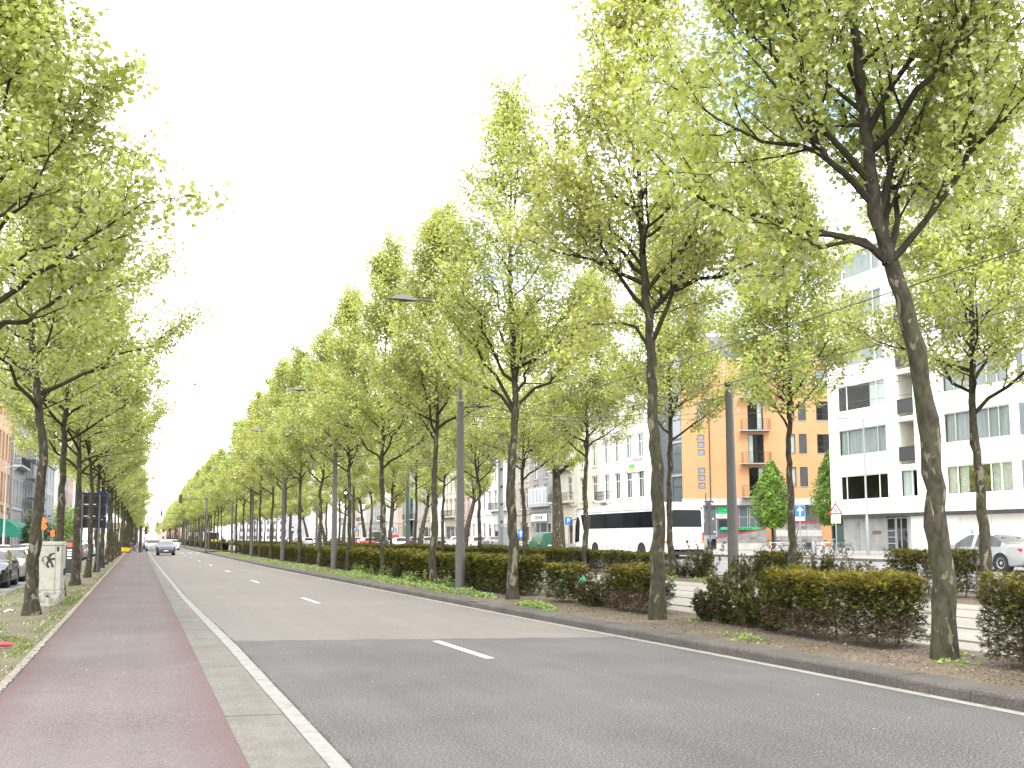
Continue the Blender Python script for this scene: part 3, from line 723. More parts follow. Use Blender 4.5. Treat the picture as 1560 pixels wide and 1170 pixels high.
# old thick planes on the far pavement
TDO = tree_data(61, [(0, 0, 0), (0, 0, 2), (.05, .1, 4.5), (.0, .2, 8), (0, .1, 13)], r0=.62, top=13.5, fork=6.2, Rm=4.6, nl=16, leaves=13000, lod=1, leafsize=(.12, .2))
TDO2 = tree_data(62, [(0, 0, 0), (.15, 0, 1.6), (.5, .1, 3.2), (1.0, .2, 5), (1.4, .2, 8), (1.5, .1, 11)], r0=.36, top=11.5, fork=4.8, Rm=3.6, nl=12, leaves=9500, lod=1, leafsize=(.12, .2))
plant(TDO, (32.9, 78.0, .28), 1.0, 'thick old plane tree with pale broad trunk in front of the coach', None, name='old_plane_tree')
plant(TDO2, (31.5, 100.0, .28), -.2, 'leaning pale plane trunk right of the nearest lamp column, on the far kerb', 'older plane trees along the far kerb', name='old_plane_tree')
plant(TDO2, (31.5, 118.0, .28), .1, 'leaning plane trunk left of the nearest lamp column, on the far kerb', 'older plane trees along the far kerb', name='old_plane_tree')
for y in (134, 150, 168, 186, 206): plant(TDO2, (31.5, y, .28), rt.uniform(0, 6.28), 'distant older plane tree along the far kerb in front of the terraced houses', 'distant older plane trees along the far kerb', name='old_plane_tree')

# two hornbeams trained as pyramids in front of the orange building
M_horn = leaf_mat('hornbeam leaf', (.09, .16, .018), (.28, .38, .06), (.17, .27, .03), trans=.4)
def hornbeam(seed, H, Rm, c0):
    rg = np.random.RandomState(seed); n = 9000
    u = rg.rand(n); h = c0 + (H - c0) * u; Rr = Rm * np.minimum(1, .55 + 2.2 * u) * (1 - np.maximum(0, (u - .25) / .75) ** 1.7 * .90)
    th = rg.rand(n) * 6.283; lump = 1 + .18 * np.sin(th * 5 + h * 3) + .12 * np.sin(th * 9 - h * 5); rr = Rr * lump * (.62 + .48 * rg.rand(n))
    P = np.stack([rr * np.cos(th), rr * np.sin(th), h + rg.normal(size=n) * .08], 1)
    nr = np.stack([np.cos(th), np.sin(th), np.full(n, .8)], 1) + rg.normal(size=(n, 3)) * .5; tip = np.stack([np.cos(th), np.sin(th), np.full(n, -.6)], 1) + rg.normal(size=(n, 3)) * .3
    crown = soup('crown', LEAF2_V, LEAF2_F, P, frames(nr, tip), rg.uniform(.11, .21, n), M_horn)
    b = MB(); b.tube([(0, 0, -.1), (.02, 0, 1), (0, .02, c0), (0, 0, H * .8)], [.11, .09, .08, .03], 8)
    br = MB(); rr_ = random.Random(seed)
    for k in range(26):
        a = k * 2.4; z = c0 + (H - c0) * k / 30; q = Rm * .75 * (1 - k / 34)
        br.tube([(0, 0, z), (cos(a) * q * .5, sin(a) * q * .5, z + .2), (cos(a) * q, sin(a) * q, z + .55)], [.03, .02, .008], 4, cap=False)
    return dict(trunk=b.mesh('trunk', M_bark2, True), limbs=[br.mesh('branches', M_bark2, True)], crown=crown, lod=1)
plant(hornbeam(3, 7.0, 1.45, 1.9), (46.3, 66.6, .47), 0, 'bright green pyramidal tree before the orange facade, left of the blue sign', 'clipped pyramidal street trees', name='hornbeam_tree')
plant(hornbeam(4, 7.6, 1.4, 2.0), (48.7, 62.2, .5), 0, 'dense green pyramidal tree half hidden by the corner of the white block', 'clipped pyramidal street trees', name='hornbeam_tree')
# crowns closing the view at the far end
for i, x in enumerate((-9, -3.5, 1.5, 5.5)):
    plant(FAR[i % 3], (x, 455 + 6 * (i % 2), -.3), i, 'distant tree closing the far end of the boulevard', 'trees at the far end of the boulevard', name='street_tree', s=.75)
# ------------------------------------------------------------------ hedges, shrubs and ground cover
M_yew = leaf_mat('yew sprig', (.016, .025, .004), (.098, .095, .015), (.044, .052, .008), trans=.25, noise_scale=1.6, gloss=.12)
M_yewtip = leaf_mat('yellowing yew tip', (.14, .13, .015), (.30, .215, .038), (.20, .18, .02), trans=.35, noise_scale=2, gloss=.12)
M_yewdead = leaf_mat('dead brown sprig', (.045, .026, .014), (.12, .075, .042), trans=.15)
M_stem = mat('hedge stem', (.08, .06, .045), .9, (.14, .11, .08), scale=20)
NEED_V = [(0, 0, 0), (.13, .35, .02), (0, 1, 0), (-.13, .35, .02)]
NEED_F = [(0, 1, 2, 3)]
# a yew sprig: a central blade and side blades lying flat
SPRIG_V = [(0, 0, 0), (.10, .45, 0), (0, 1, 0), (-.10, .45, 0), (.06, .15, 0), (.42, .42, .05), (.16, .40, 0), (-.06, .15, 0), (-.42, .42, .05), (-.16, .40, 0), (.06, .5, 0), (.36, .82, .05), (.10, .72, 0), (-.06, .5, 0), (-.36, .82, .05), (-.10, .72, 0)]
SPRIG_F = [(0, 1, 2, 3), (4, 5, 6), (7, 9, 8), (10, 11, 12), (13, 15, 14)]

def hedge_mesh(seed, Ln, W, H, n, clip=1.0, bare=.35, holes=.25, tips=.5, size=(.05, .10), dead=.10, spray=0.0):
    """clipped yew: sprigs on and just inside the clipped faces; thin and woody low down. x = width, y = length"""
    rg = np.random.RandomState(seed)
    m = int(n * 2.2); L2, W2 = Ln / 2, W / 2
    x = rg.uniform(-W2, W2, m); y = rg.uniform(-L2, L2, m); z = rg.uniform(.06, 1, m) ** .8 * H
    dx = W2 - abs(x); dy = L2 - abs(y); dz = H - z; d = np.minimum(np.minimum(dx, dy), dz)
    # bulges and dips in the clipped surface; deep gaps between plants
    ph = rg.rand(6) * 6.28
    def nf(a, b, c, s): return np.sin(a * 3.1 * s + ph[0]) * np.sin(b * 2.7 * s + ph[1]) + .6 * np.sin(b * 6.3 * s + ph[2] + c * 4) * np.cos(c * 5 * s + ph[3]) + .4 * np.sin(b * 11 + ph[4]) * np.sin(c * 9 + ph[5])
    nn = nf(x, y, z, 1.0)
    keep = rg.rand(m) < np.exp(-np.maximum(0, d - .10) / .13)
    keep &= ~((nn < -1.0 + holes) & (rg.rand(m) < .8))
    low = z / H; keep &= rg.rand(m) < np.clip((low - bare * .35) / (bare + .05) + .8, .5, 1)
    # plants every ~.5 m: thinner seams between them
    seam = np.abs(((y + L2) / .52 + .15 * np.sin(z * 7 + seed)) % 1.0 - .5) * 2
    keep &= rg.rand(m) < np.clip(1.35 - .75 * (seam > .78), 0, 1)
    x, y, z, d, nn = x[keep][:n], y[keep][:n], z[keep][:n], d[keep][:n], nn[keep][:n]; k = len(x)
    amp = .045 * clip
    cen = np.stack([x / W2, y / L2 * .6, (z / H - .35) * 1.6], 1)
    P = np.stack([x + np.sign(x) * nn * amp * .5, y, z + nn * amp * (z / H)], 1)
    outw = cen / (np.linalg.norm(cen, axis=1)[:, None] + 1e-6)
    tip = outw * 1.0 + rg.normal(size=(k, 3)) * .55; tip[:, 2] += .25
    nr = rg.normal(size=(k, 3)) * .5 + np.array([0, 0, 1.0])
    sz = rg.uniform(size[0], size[1], k)
    mi = np.zeros(k, int)
    mi[(z > H * .84) & (rg.rand(k) < tips)] = 1; mi[(z > H * .5) & (d < .07) & (rg.rand(k) < tips * .35)] = 1
    mi[(z < H * .45) & (rg.rand(k) < dead * 5)] = 2; mi[rg.rand(k) < dead * .5] = 2
    return soup('foliage', SPRIG_V, SPRIG_F, P, frames(nr, tip), sz, [M_yew, M_yewtip, M_yewdead], mi)

def stems_mesh(seed, Ln, W, H, step=.42):
    rg = random.Random(seed); b = MB(); y = -Ln / 2 + .2
    while y < Ln / 2 - .1:
        x = rg.uniform(-.08, .08)
        b.tube([(x, y, -.04), (x + rg.uniform(-.04, .04), y + rg.uniform(-.04, .04), H * .4), (x + rg.uniform(-.08, .08), y + rg.uniform(-.08, .08), H * .85)], [.022, .016, .007], 5)
        for k in range(9):
            z = H * rg.uniform(.12, .7); a = rg.uniform(0, 6.28); q = rg.uniform(.12, W * .5)
            b.tube([(x, y, z), (x + cos(a) * q * .6, y + sin(a) * q * .6, z + .08), (x + cos(a) * q, y + sin(a) * q, z + .18)], [.008, .006, .003], 3, cap=False)
        y += step * rg.uniform(.8, 1.2)
    return b.mesh('stems', M_stem)

def ragged_mesh(seed, Ln, W, H, n=3200, dead=.15, nplants=None, size=(.06, .11)):
    """unclipped yews: upright sprays of uneven height"""
    rg = np.random.RandomState(seed); P = []; T = []; b = MB(); rr = random.Random(seed)
    nplants = nplants or max(2, int(Ln / .42))
    for i in range(nplants):
        cy = -Ln / 2 + .25 + (Ln - .5) * (i / max(1, nplants - 1)) + rr.uniform(-.08, .08); cx = rr.uniform(-.12, .12); hh = H * rr.uniform(.62, 1.15)
        for s in range(20):
            a = rr.uniform(0, 6.28); lean = rr.uniform(.05, .6); L_ = hh * rr.uniform(.5, 1.1)
            d = Vector((cos(a) * lean, sin(a) * lean, 1)).normalized()
            q0 = rr.uniform(0, .16); p0 = Vector((cx + cos(a) * q0, cy + sin(a) * q0, 0)); p1 = p0 + d * L_ * .5 + Vector((cos(a), sin(a), 0)) * .05; p2 = p0 + d * L_ * .9 + Vector((0, 0, .10 * L_))
            b.tube([p0, p1, p2], [.010, .007, .003], 3, cap=False)
            m = int(n / nplants / 20)
            for q in range(m):
                t = .04 + .96 * rr.random() ** .9; p = p0.lerp(p1, t * 2) if t < .5 else p1.lerp(p2, t * 2 - 1)
                P.append((p.x + rr.gauss(0, .025), p.y + rr.gauss(0, .025), p.z)); T.append((d.x + rr.gauss(0, .5), d.y + rr.gauss(0, .5), d.z * .9 + rr.gauss(0, .2)))
    P = np.array(P); T = np.array(T); k = len(P); nr = rg.normal(size=(k, 3)); mi = np.zeros(k, int); mi[rg.rand(k) < dead] = 2; mi[(rg.rand(k) < .10) & (P[:, 2] > H * .5)] = 1
    fol = soup('foliage', SPRIG_V, SPRIG_F, P, frames(nr, T), rg.uniform(size[0], size[1], k), [M_yew, M_yewtip, M_yewdead], mi)
    return fol, b.mesh('stems', M_stem)

def hedge(loc, fol, st, label, group=None, sy=1.0, sz=1.0, rz=0, name='yew_hedge', cat='hedge', s=None):
    h = empty(name, loc, rz, label, cat, group); h.scale = s or (1, sy, sz)
    link('foliage', fol, h); link('stems', st, h); return h
GH = 'clipped yew hedges between the kerb-side plane trees'; GH2 = 'yew hedges beyond the tram tracks'
# big right-hand piece at the frame edge, Y 5.4 .. 9.05
hA = hedge_mesh(1, 3.4, .72, .98, 22000, holes=.25, bare=.30, tips=.40)
hedge((9.42, 7.35, .15), hA, stems_mesh(1, 3.3, .7, .95), 'dense yew hedge cut off by the right edge of the photo', None)
hB = hedge_mesh(2, 2.75, .74, .94, 19000, holes=.42, bare=.35, tips=.7, dead=.13)
hedge((9.42, 12.0, .15), hB, stems_mesh(2, 2.6, .7, .92), 'clipped yew hedge with yellowish top and bare woody base left of the leaning tree', None)
f, s_ = ragged_mesh(3, 2.3, .8, .80, 9500)
hedge((9.40, 14.55, .15), f, s_, 'low ragged unclipped yew shrubs between two plane trees on the median', None, name='yew_shrub', cat='shrub')
hC = hedge_mesh(4, 1.7, .68, .88, 11000, holes=.45, bare=.35, tips=.45, dead=.2)
hedge((9.30, 17.95, .15), hC, stems_mesh(4, 1.6, .68, .85), 'short yew hedge block with brown lower stems just left of the second plane tree', None)
f, s_ = ragged_mesh(5, 1.7, .7, .72, 6000, dead=.42)
hedge((9.25, 19.75, .15), f, s_, 'thin half-dead brownish yew shrubs with a scrap of green plastic caught in them', None, name='yew_shrub', cat='shrub')
hD = hedge_mesh(6, 1.1, .68, .86, 7000, holes=.3, bare=.35, tips=.5)
hedge((9.15, 21.25, .15), hD, stems_mesh(6, 1.0, .68, .85), 'small yellow-topped yew block beside the third plane tree', None)
M_plast = mat('green plastic', (.02, .33, .20), .5)
pb = MB(); pb.add([(0, 0, 0), (.10, .02, .03), (.16, 0, .13), (.11, .03, .24), (.02, .01, .20), (-.04, .02, .10)], [(0, 1, 2, 3), (0, 3, 4, 5)])
tag(pb.build('plastic_scrap', M_plast, loc=(8.93, 20.0, .55)), 'torn scrap of bright green plastic caught in the brown shrubs', 'litter')
# the long run of hedge boxes between each pair of trees
hL = [hedge_mesh(10 + k, 3.2, .78, .98, 11000, holes=.12, bare=.12, tips=.5, size=(.08, .14), dead=.04) for k in range(3)]
stL = stems_mesh(30, 3.1, .7, .9)
rh = random.Random(9)
slots = []
for i, y in enumerate([23.4, 31.0, 38.1, 45.2, 52.3, 59.4, 66.5, 73.6, 80.7, 87.8, 94.9]):
    y2 = y + 7.1; slots += [(y + .30, (y + y2) / 2 - .1), ((y + y2) / 2 + .05, y2 - .25)]
for i, (ya, yb) in enumerate(slots):
    lb = ['clipped yew hedge segment between the third plane tree and the nearest lamp column', 'clipped yew hedge segment directly behind the nearest lamp column'][i] if i < 2 else \
         'clipped yew hedge segment, %s one left of the nearest lamp column' % (ORD[i - 2] if i < 14 else 'far along')
    if i >= 14: lb = 'distant clipped yew hedge segment of the kerb-side run before the crossing'
    hedge((9.15 if i > 0 else 9.2, (ya + yb) / 2, .14), hL[i % 3], stL, lb, GH if i < 14 else GH + ', far ones', sy=(yb - ya) / 3.2, sz=rh.uniform(.94, 1.04), rz=0 if i % 2 else pi)
y = 123
while y < 260:
    hedge((9.1, y + 3.3, .12), hL[rh.randrange(3)], stL, 'distant clipped yew hedge of the kerb-side run past the crossing', GH + ', past the crossing', sy=6.2 / 3.2); y += 7.1
# second row beyond the tracks: broken near the camera, solid further on
hM = [hedge_mesh(40, 2.6, .8, .86, 6500, holes=.6, bare=.35, tips=.3, size=(.07, .12), dead=.12), hedge_mesh(41, 3.2, .8, .92, 6500, holes=.2, bare=.15, tips=.35, size=(.08, .14))]
rgA, rgAs = ragged_mesh(42, 2.6, .8, .78, 3600, dead=.25, size=(.08, .13)); rgB, rgBs = ragged_mesh(43, 1.6, .7, .7, 2200, dead=.35, size=(.08, .13))
col_, cols_ = ragged_mesh(44, .7, .5, 1.1, 1800, dead=.05, nplants=2, size=(.08, .13))
X2 = 17.9
for (y, k, lb, sy, sz) in (
        (12.9, 0, 'dark yew hedge beyond the tracks in front of the taxi boot at right edge', 1.4, .95),
        (19.3, 0, 'tall ragged yew hedge beyond the tracks left of the silver car', .95, 1.22),
        (21.6, 2, 'sparse low yew shrubs beyond the tracks right of the blue sign tree', 1.1, .85),
        (23.4, 4, 'single thin upright yew beyond the tracks below the triangular sign', 1, 1.0),
        (25.6, 0, 'dark rounded yew clump beyond the tracks just right of the tapered mast', .55, 1.08),
        (27.1, 2, 'low ragged yews beyond the tracks between mast and blue sign tree', .75, .9),
        (29.7, 4, 'narrow upright yew beyond the tracks just left of the tapered mast', 1, 1.15),
        (31.4, 3, 'low dark scruffy yew shrub beyond the tracks near the coach rear', 1.2, .85)):
    fo, st = [(hM[0], stL), (hM[1], stL), (rgA, rgAs), (rgB, rgBs), (col_, cols_)][k]
    hedge((X2 + (.1 if k != 4 else -.1), y, .19), fo, st, lb, None, sy=sy, sz=sz, name='yew_hedge' if k < 2 else 'yew_shrub', cat='hedge' if k < 2 else 'shrub')
i = 0
for a in [32.4, 38.9, 46.1, 53.2, 60.3, 67.4, 74.6, 81.7, 88.8, 95.9]:
    for (ya, yb) in ((a + .2, a + 3.3), (a + 3.5, a + 6.5)):
        if i == 0: lb = 'broken brownish yew hedge beyond the tracks in front of the coach rear wheels'
        elif i == 1: lb = 'yew hedge beyond the tracks in front of the coach middle'
        elif i < 12: lb = 'clipped yew hedge beyond the tracks, %s one left of the coach middle' % ORD[i - 2]
        else: lb = 'distant clipped yew hedge in the row beyond the tracks before the crossing'
        hedge((X2, (ya + yb) / 2, .19), hM[0 if i < 2 else 1], stL, lb, GH2 if i < 12 else GH2 + ', far ones', sy=(yb - ya) / 3.1, sz=rh.uniform(.95, 1.05)); i += 1
y = 124
while y < 230:
    hedge((X2, y + 3, .15), hM[1], stL, 'distant clipped yew hedge in the row beyond the tracks past the crossing', GH2 + ', past the crossing', sy=6.0 / 3.2); y += 7.1

# leafy ground cover along the kerb
M_ivy = leaf_mat('pale ground cover leaf', (.13, .21, .03), (.30, .40, .10), (.21, .31, .06), trans=.35, noise_scale=3)
OV_V = [(0, 0, 0), (.3, .3, .08), (.28, .65, .05), (0, 1, 0), (-.28, .65, .05), (-.3, .3, .08)]; OV_F = [(0, 1, 2, 3), (0, 3, 4, 5)]
def cover(name, spots, m, size, flat=.9, h=.12, seed=1, label=None):
    rg = np.random.RandomState(seed); Ps = []
    for (x, y, rx, ry, n, hh, z0) in spots:
        a = rg.rand(n) * 6.283; q = np.sqrt(rg.rand(n)); edge = 1 + .25 * np.sin(a * 3 + y) + .15 * np.sin(a * 7 + x * 5)
        px = x + np.cos(a) * q * rx * edge; py = y + np.sin(a) * q * ry * edge; pz = z0 + hh * (1 - q ** 2) * rg.uniform(.2, 1, n) * (1 + .35 * np.sin(px * 9) * np.sin(py * 7))
        Ps.append(np.stack([px, py, pz], 1))
    P = np.concatenate(Ps); k = len(P); nr = rg.normal(size=(k, 3)) * .5 + np.array([0, 0, flat]); tip = rg.normal(size=(k, 3)); tip[:, 2] += .1
    o = soup(name, OV_V, OV_F, P, frames(nr, tip), rg.uniform(size[0], size[1], k), m)
    ob = link(name, o); ob['kind'] = 'stuff'
    if label: ob['label'] = label
    return ob
rc = random.Random(3); spots = []
spots.append((8.05, 20.3, .22, 1.05, 900, .10, .13)); spots.append((8.15, 24.4, .20, .8, 600, .10, .13))
y = 25.8
while y < 108:
    n = 520 if y < 60 else 260; spots.append((x_kerb(y) + .95 + rc.uniform(-.1, .12), y, rc.uniform(.30, .48), rc.uniform(.8, 1.5), n, rc.uniform(.10, .22), .13)); y += rc.uniform(1.5, 2.9)
for q in range(12): spots.append((8.6 + rc.uniform(-.1, .1), rc.uniform(28, 45), .25, .35, 120, .45, .13))
spots += [(8.35, 12.6, .22, .45, 60, .06, .14), (8.5, 13.3, .2, .3, 35, .05, .14), (8.95, 9.35, .15, .25, 35, .05, .15), (9.5, 9.9, .18, .2, 60, .06, .16), (9.2, 15.6, .2, .3, 30, .05, .15)]
for q in range(10): spots.append((17.0 + rc.uniform(-.2, .4), rc.uniform(24, 33), .3, .7, 140, .10, .2))
cover('ground_cover', spots, M_ivy, (.05, .085), seed=4, label='pale green leafy ground cover along the median kerb')
# grass and moss on the verge
M_grass = leaf_mat('verge grass', (.09, .115, .012), (.22, .245, .03), (.15, .175, .018), trans=.3, noise_scale=2)
rg = np.random.RandomState(8); Ps = []; 
tuft = [(rg.uniform(-4.0, -1.5), 8 + 75 * rg.rand() ** 1.4) for _ in range(80)]
tuft += [(-1.62 + rg.uniform(-.12, .08), 10 + 60 * rg.rand() ** 1.3) for _ in range(60)] + [(-3.85 + rg.uniform(-.15, .1), 18 + 50 * rg.rand()) for _ in range(60)]
for (cx_, cy_) in tuft:
    n = rg.randint(40, 170); r_ = rg.uniform(.12, .5)
    a = rg.rand(n) * 6.28; q = np.sqrt(rg.rand(n)) * r_; Ps.append(np.stack([np.clip(cx_ + np.cos(a) * q * .7, -4.02, -1.48), cy_ + np.sin(a) * q * 1.9, np.full(n, 0.)], 1))
P = np.concatenate(Ps); P[:, 2] = -.10 + .12 * (P[:, 0] + 4.05) / 2.6; k = len(P)
tip = rg.normal(size=(k, 3)) * .55; tip[:, 2] = 1; o = link('grass', soup('grass', NEED_V, NEED_F, P, frames(rg.normal(size=(k, 3)), tip), rg.uniform(.02, .065, k), M_grass)); o['kind'] = 'stuff'; o['label'] = 'thin patchy grass on the bare verge'
# weeds: broader leaves in low clumps
M_weed = leaf_mat('weed leaf', (.06, .10, .015), (.20, .26, .05), (.12, .17, .03), trans=.3)
cover('weeds', [(-2.15, 18.2, .30, .5, 330, .17, 0), (-2.4, 17.2, .25, .4, 220, .15, 0), (-1.75, 27.3, .25, .5, 240, .16, .0), (-1.8, 28.4, .3, .6, 260, .20, .0), (-1.75, 30.3, .25, .8, 260, .15, .0), (-2.0, 33.5, .3, .9, 200, .12, 0), (-1.7, 24.9, .2, .5, 90, .06, 0), (-2.6, 21.0, .25, .5, 100, .05, -.02)], M_weed, (.03, .06), seed=6)
# dead leaves and chips on the median soil, verge
M_litter = leaf_mat('dry leaf litter', (.06, .035, .018), (.25, .18, .11), (.13, .09, .05), trans=.05)
rg = np.random.RandomState(12); n = 6500; yy = 5 + 40 * rg.rand(n) ** 1.7; xx = np.where(rg.rand(n) < .5, rg.uniform(8.0, 9.2, n), rg.uniform(8.0, 9.95, n)) + .0
n2 = 1800; xx = np.concatenate([xx, rg.uniform(-4, -1.5, n2)]); yy = np.concatenate([yy, 8 + 45 * rg.rand(n2)])
x0 = np.interp(yy, [0, 7.2, 12.2, 19.2, 38, 59], [8.3, 8.2, 8.08, 7.83, 7.43, 7.03]); zz = np.where(xx > 0, .125 + .045 * np.clip((xx - x0) / (10 - x0), 0, 1), -.10 + .12 * (xx + 4.05) / 2.6) + .006
kp = (xx < 0) | (xx > x0); P = np.stack([xx, yy, zz], 1)[kp]; k = len(P); nr = rg.normal(size=(k, 3)) * .35 + np.array([0, 0, 1.])
o = link('leaf_litter', soup('leaf_litter', OV_V, OV_F, P, frames(nr, rg.normal(size=(k, 3))), rg.uniform(.012, .05, k) * np.where(P[:, 0] > 0, 1, .7), M_litter)); o['kind'] = 'stuff'
# soil clods
rg2 = random.Random(4); cl = MB()
for q in range(420):
    y = 5 + 22 * rg2.random() ** 1.5; x = rg2.uniform(x_kerb(y) + .42, 9.9) if q % 4 else rg2.uniform(-3.9, -1.6); 
    if q % 4 == 0: y += 9
    z = .125 + .045 * (x - 8) / 2 if x > 0 else -.10 + .12 * (x + 4.05) / 2.6; r = rg2.uniform(.008, .028); v = []
    for (a, b, c) in ((1, 0, .1), (0, 1, .05), (-1, 0, .12), (0, -1, .02), (0, 0, .8)): v.append((x + a * r * rg2.uniform(.6, 1.3), y + b * r * rg2.uniform(.6, 1.3), z + c * r))
    cl.add(v, [(0, 1, 4), (1, 2, 4), (2, 3, 4), (3, 0, 4)])
o = cl.build('soil_clods', M_soil); o['kind'] = 'stuff'
# petals and grit scattered on the tarmac
gr = MB()
for q in range(70):
    y = 4.5 + 26 * rg2.random() ** 1.3; x = rg2.uniform(-1.2, 7.4)
    if .6 < x < 1.6: continue
    zb = .034 if x < .7 else .003; r = rg2.uniform(.006, .018); a = rg2.uniform(0, 3)
    gr.add([(x + cos(a + k * 1.57) * r * (1 if k % 2 else .5), y + sin(a + k * 1.57) * r * (1 if k % 2 else .5), zb + .004 * (k % 2)) for k in range(4)], [(0, 1, 2, 3)])
o = gr.build('grit_and_petals', mat('pale grit', (.6, .58, .52), .8)); o['kind'] = 'stuff'
# litter
b = MB(); b.lathe([(.0, -.16), (.035, -.13), (.06, -.05), (.062, .06), (.04, .14), (.0, .16)], 9, axis='x')
o = b.build('crushed_cup', mat('red plastic litter', (.42, .05, .07), .45), smooth=True, loc=(-1.93, 17.0, .06), rot=(0, .12, .55)); tag(o, 'crushed red plastic litter lying on the verge by the weeds', 'litter'); o.scale = (.8, .8, .65)
b = MB(); b.add([(0, 0, 0), (.12, .02, .05), (.16, .1, .02), (.24, .08, .07), (.22, .16, .01), (.08, .15, .06), (-.03, .1, .01)], [(0, 1, 6), (1, 2, 5, 6), (2, 3, 4, 5)])
o = b.build('paper_scrap', mat('white paper', (.75, .75, .72), .8), loc=(-2.98, 26.0, -.04)); tag(o, 'crumpled white paper on the bare verge left of the crooked tree', 'litter')
# ------------------------------------------------------------------ buildings
M_glassC = glass_mat('clear window glass', (.86, .90, .88), .55)
M_glassD = mat('dark reflecting glass', (.03, .035, .04), .04, spec=.9)
M_glassB = mat('bluish grey glass', (.10, .13, .15), .05, spec=.9)
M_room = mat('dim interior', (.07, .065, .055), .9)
M_wfr = mat('white window frame', (.72, .71, .69), .4)
M_gfr = mat('grey aluminium frame', (.42, .42, .41), .4, metal=.3)
M_dfr = mat('dark frame', (.035, .033, .032), .5)
M_curt = mat('white net curtain', (.75, .78, .75), .9, (.60, .64, .62), scale=3, stretch=(6, 1, .2))
M_curt2 = mat('grey blue net curtain', (.50, .53, .53), .9, (.34, .37, .38), scale=3, stretch=(7, 1, .2))
M_plwhite = mat('white painted render', (.85, .84, .81), .85, (.79, .77, .73), scale=.6, lo=.5, hi=.8, bump=.12, bscale=40)
M_orange = mat('orange render', (.46, .243, .118), .9, (.41, .215, .10), scale=.35, lo=.4, hi=.75, bump=.15, bscale=30)
M_slate = mat('blue grey slate', (.10, .11, .125), .6, (.06, .068, .08), scale=4, lo=.4, hi=.6)
M_stone = mat('grey bluestone cladding', (.30, .30, .29), .7, (.22, .22, .215), scale=2.2, lo=.4, hi=.65, bump=.1)
M_stoneP = mat('pale stone base', (.50, .49, .45), .8, (.40, .39, .36), scale=3, bump=.1)
M_iron = mat('black wrought iron', (.025, .025, .027), .55)
M_zinc = mat('zinc', (.30, .32, .34), .45, metal=.5)
M_red = mat('dark red paint', (.30, .02, .03), .5)
M_concp = mat('pale precast panel', (.42, .41, .38), .85, (.34, .33, .31), scale=1.3, bump=.1)
M_concd = mat('graffitied concrete panel', (.24, .235, .225), .85, (.16, .155, .15), scale=2.4, bump=.1)
M_greenS = mat('green shop lettering', (.0, .22, .07), .5)
M_greenB = mat('bright green sign', (.01, .42, .12), .5)
M_black = mat('black letters', (.02, .02, .02), .6)

def wall(b, W, H, ops, depth=.18, z0=0, back=8.0, roof=True, x0=0.0):
    """front at y=0 facing -y, cut by openings (x0,x1,z0,z1) with reveals, plus sides, back and top"""
    X = sorted({x0, W} | {o[0] for o in ops} | {o[1] for o in ops}); Z = sorted({z0, H} | {o[2] for o in ops} | {o[3] for o in ops})
    for i in range(len(X) - 1):
        for j in range(len(Z) - 1):
            cx, cz = (X[i] + X[i + 1]) / 2, (Z[j] + Z[j + 1]) / 2
            if any(o[0] < cx < o[1] and o[2] < cz < o[3] for o in ops): continue
            b.quad((X[i], 0, Z[j]), (X[i + 1], 0, Z[j]), (X[i + 1], 0, Z[j + 1]), (X[i], 0, Z[j + 1]))
    for (a, c, d, e) in ops:
        b.quad((a, 0, d), (a, depth, d), (a, depth, e), (a, 0, e)); b.quad((c, 0, d), (c, 0, e), (c, depth, e), (c, depth, d))
        b.quad((a, 0, e), (a, depth, e), (c, depth, e), (c, 0, e)); b.quad((a, 0, d), (c, 0, d), (c, depth, d), (a, depth, d))
    b.quad((x0, 0, z0), (x0, 0, H), (x0, back, H), (x0, back, z0)); b.quad((W, 0, z0), (W, back, z0), (W, back, H), (W, 0, H))
    b.quad((x0, back, z0), (x0, back, H), (W, back, H), (W, back, z0))
    if roof: b.quad((x0, 0, H), (W, 0, H), (W, back, H), (x0, back, H))
    return b

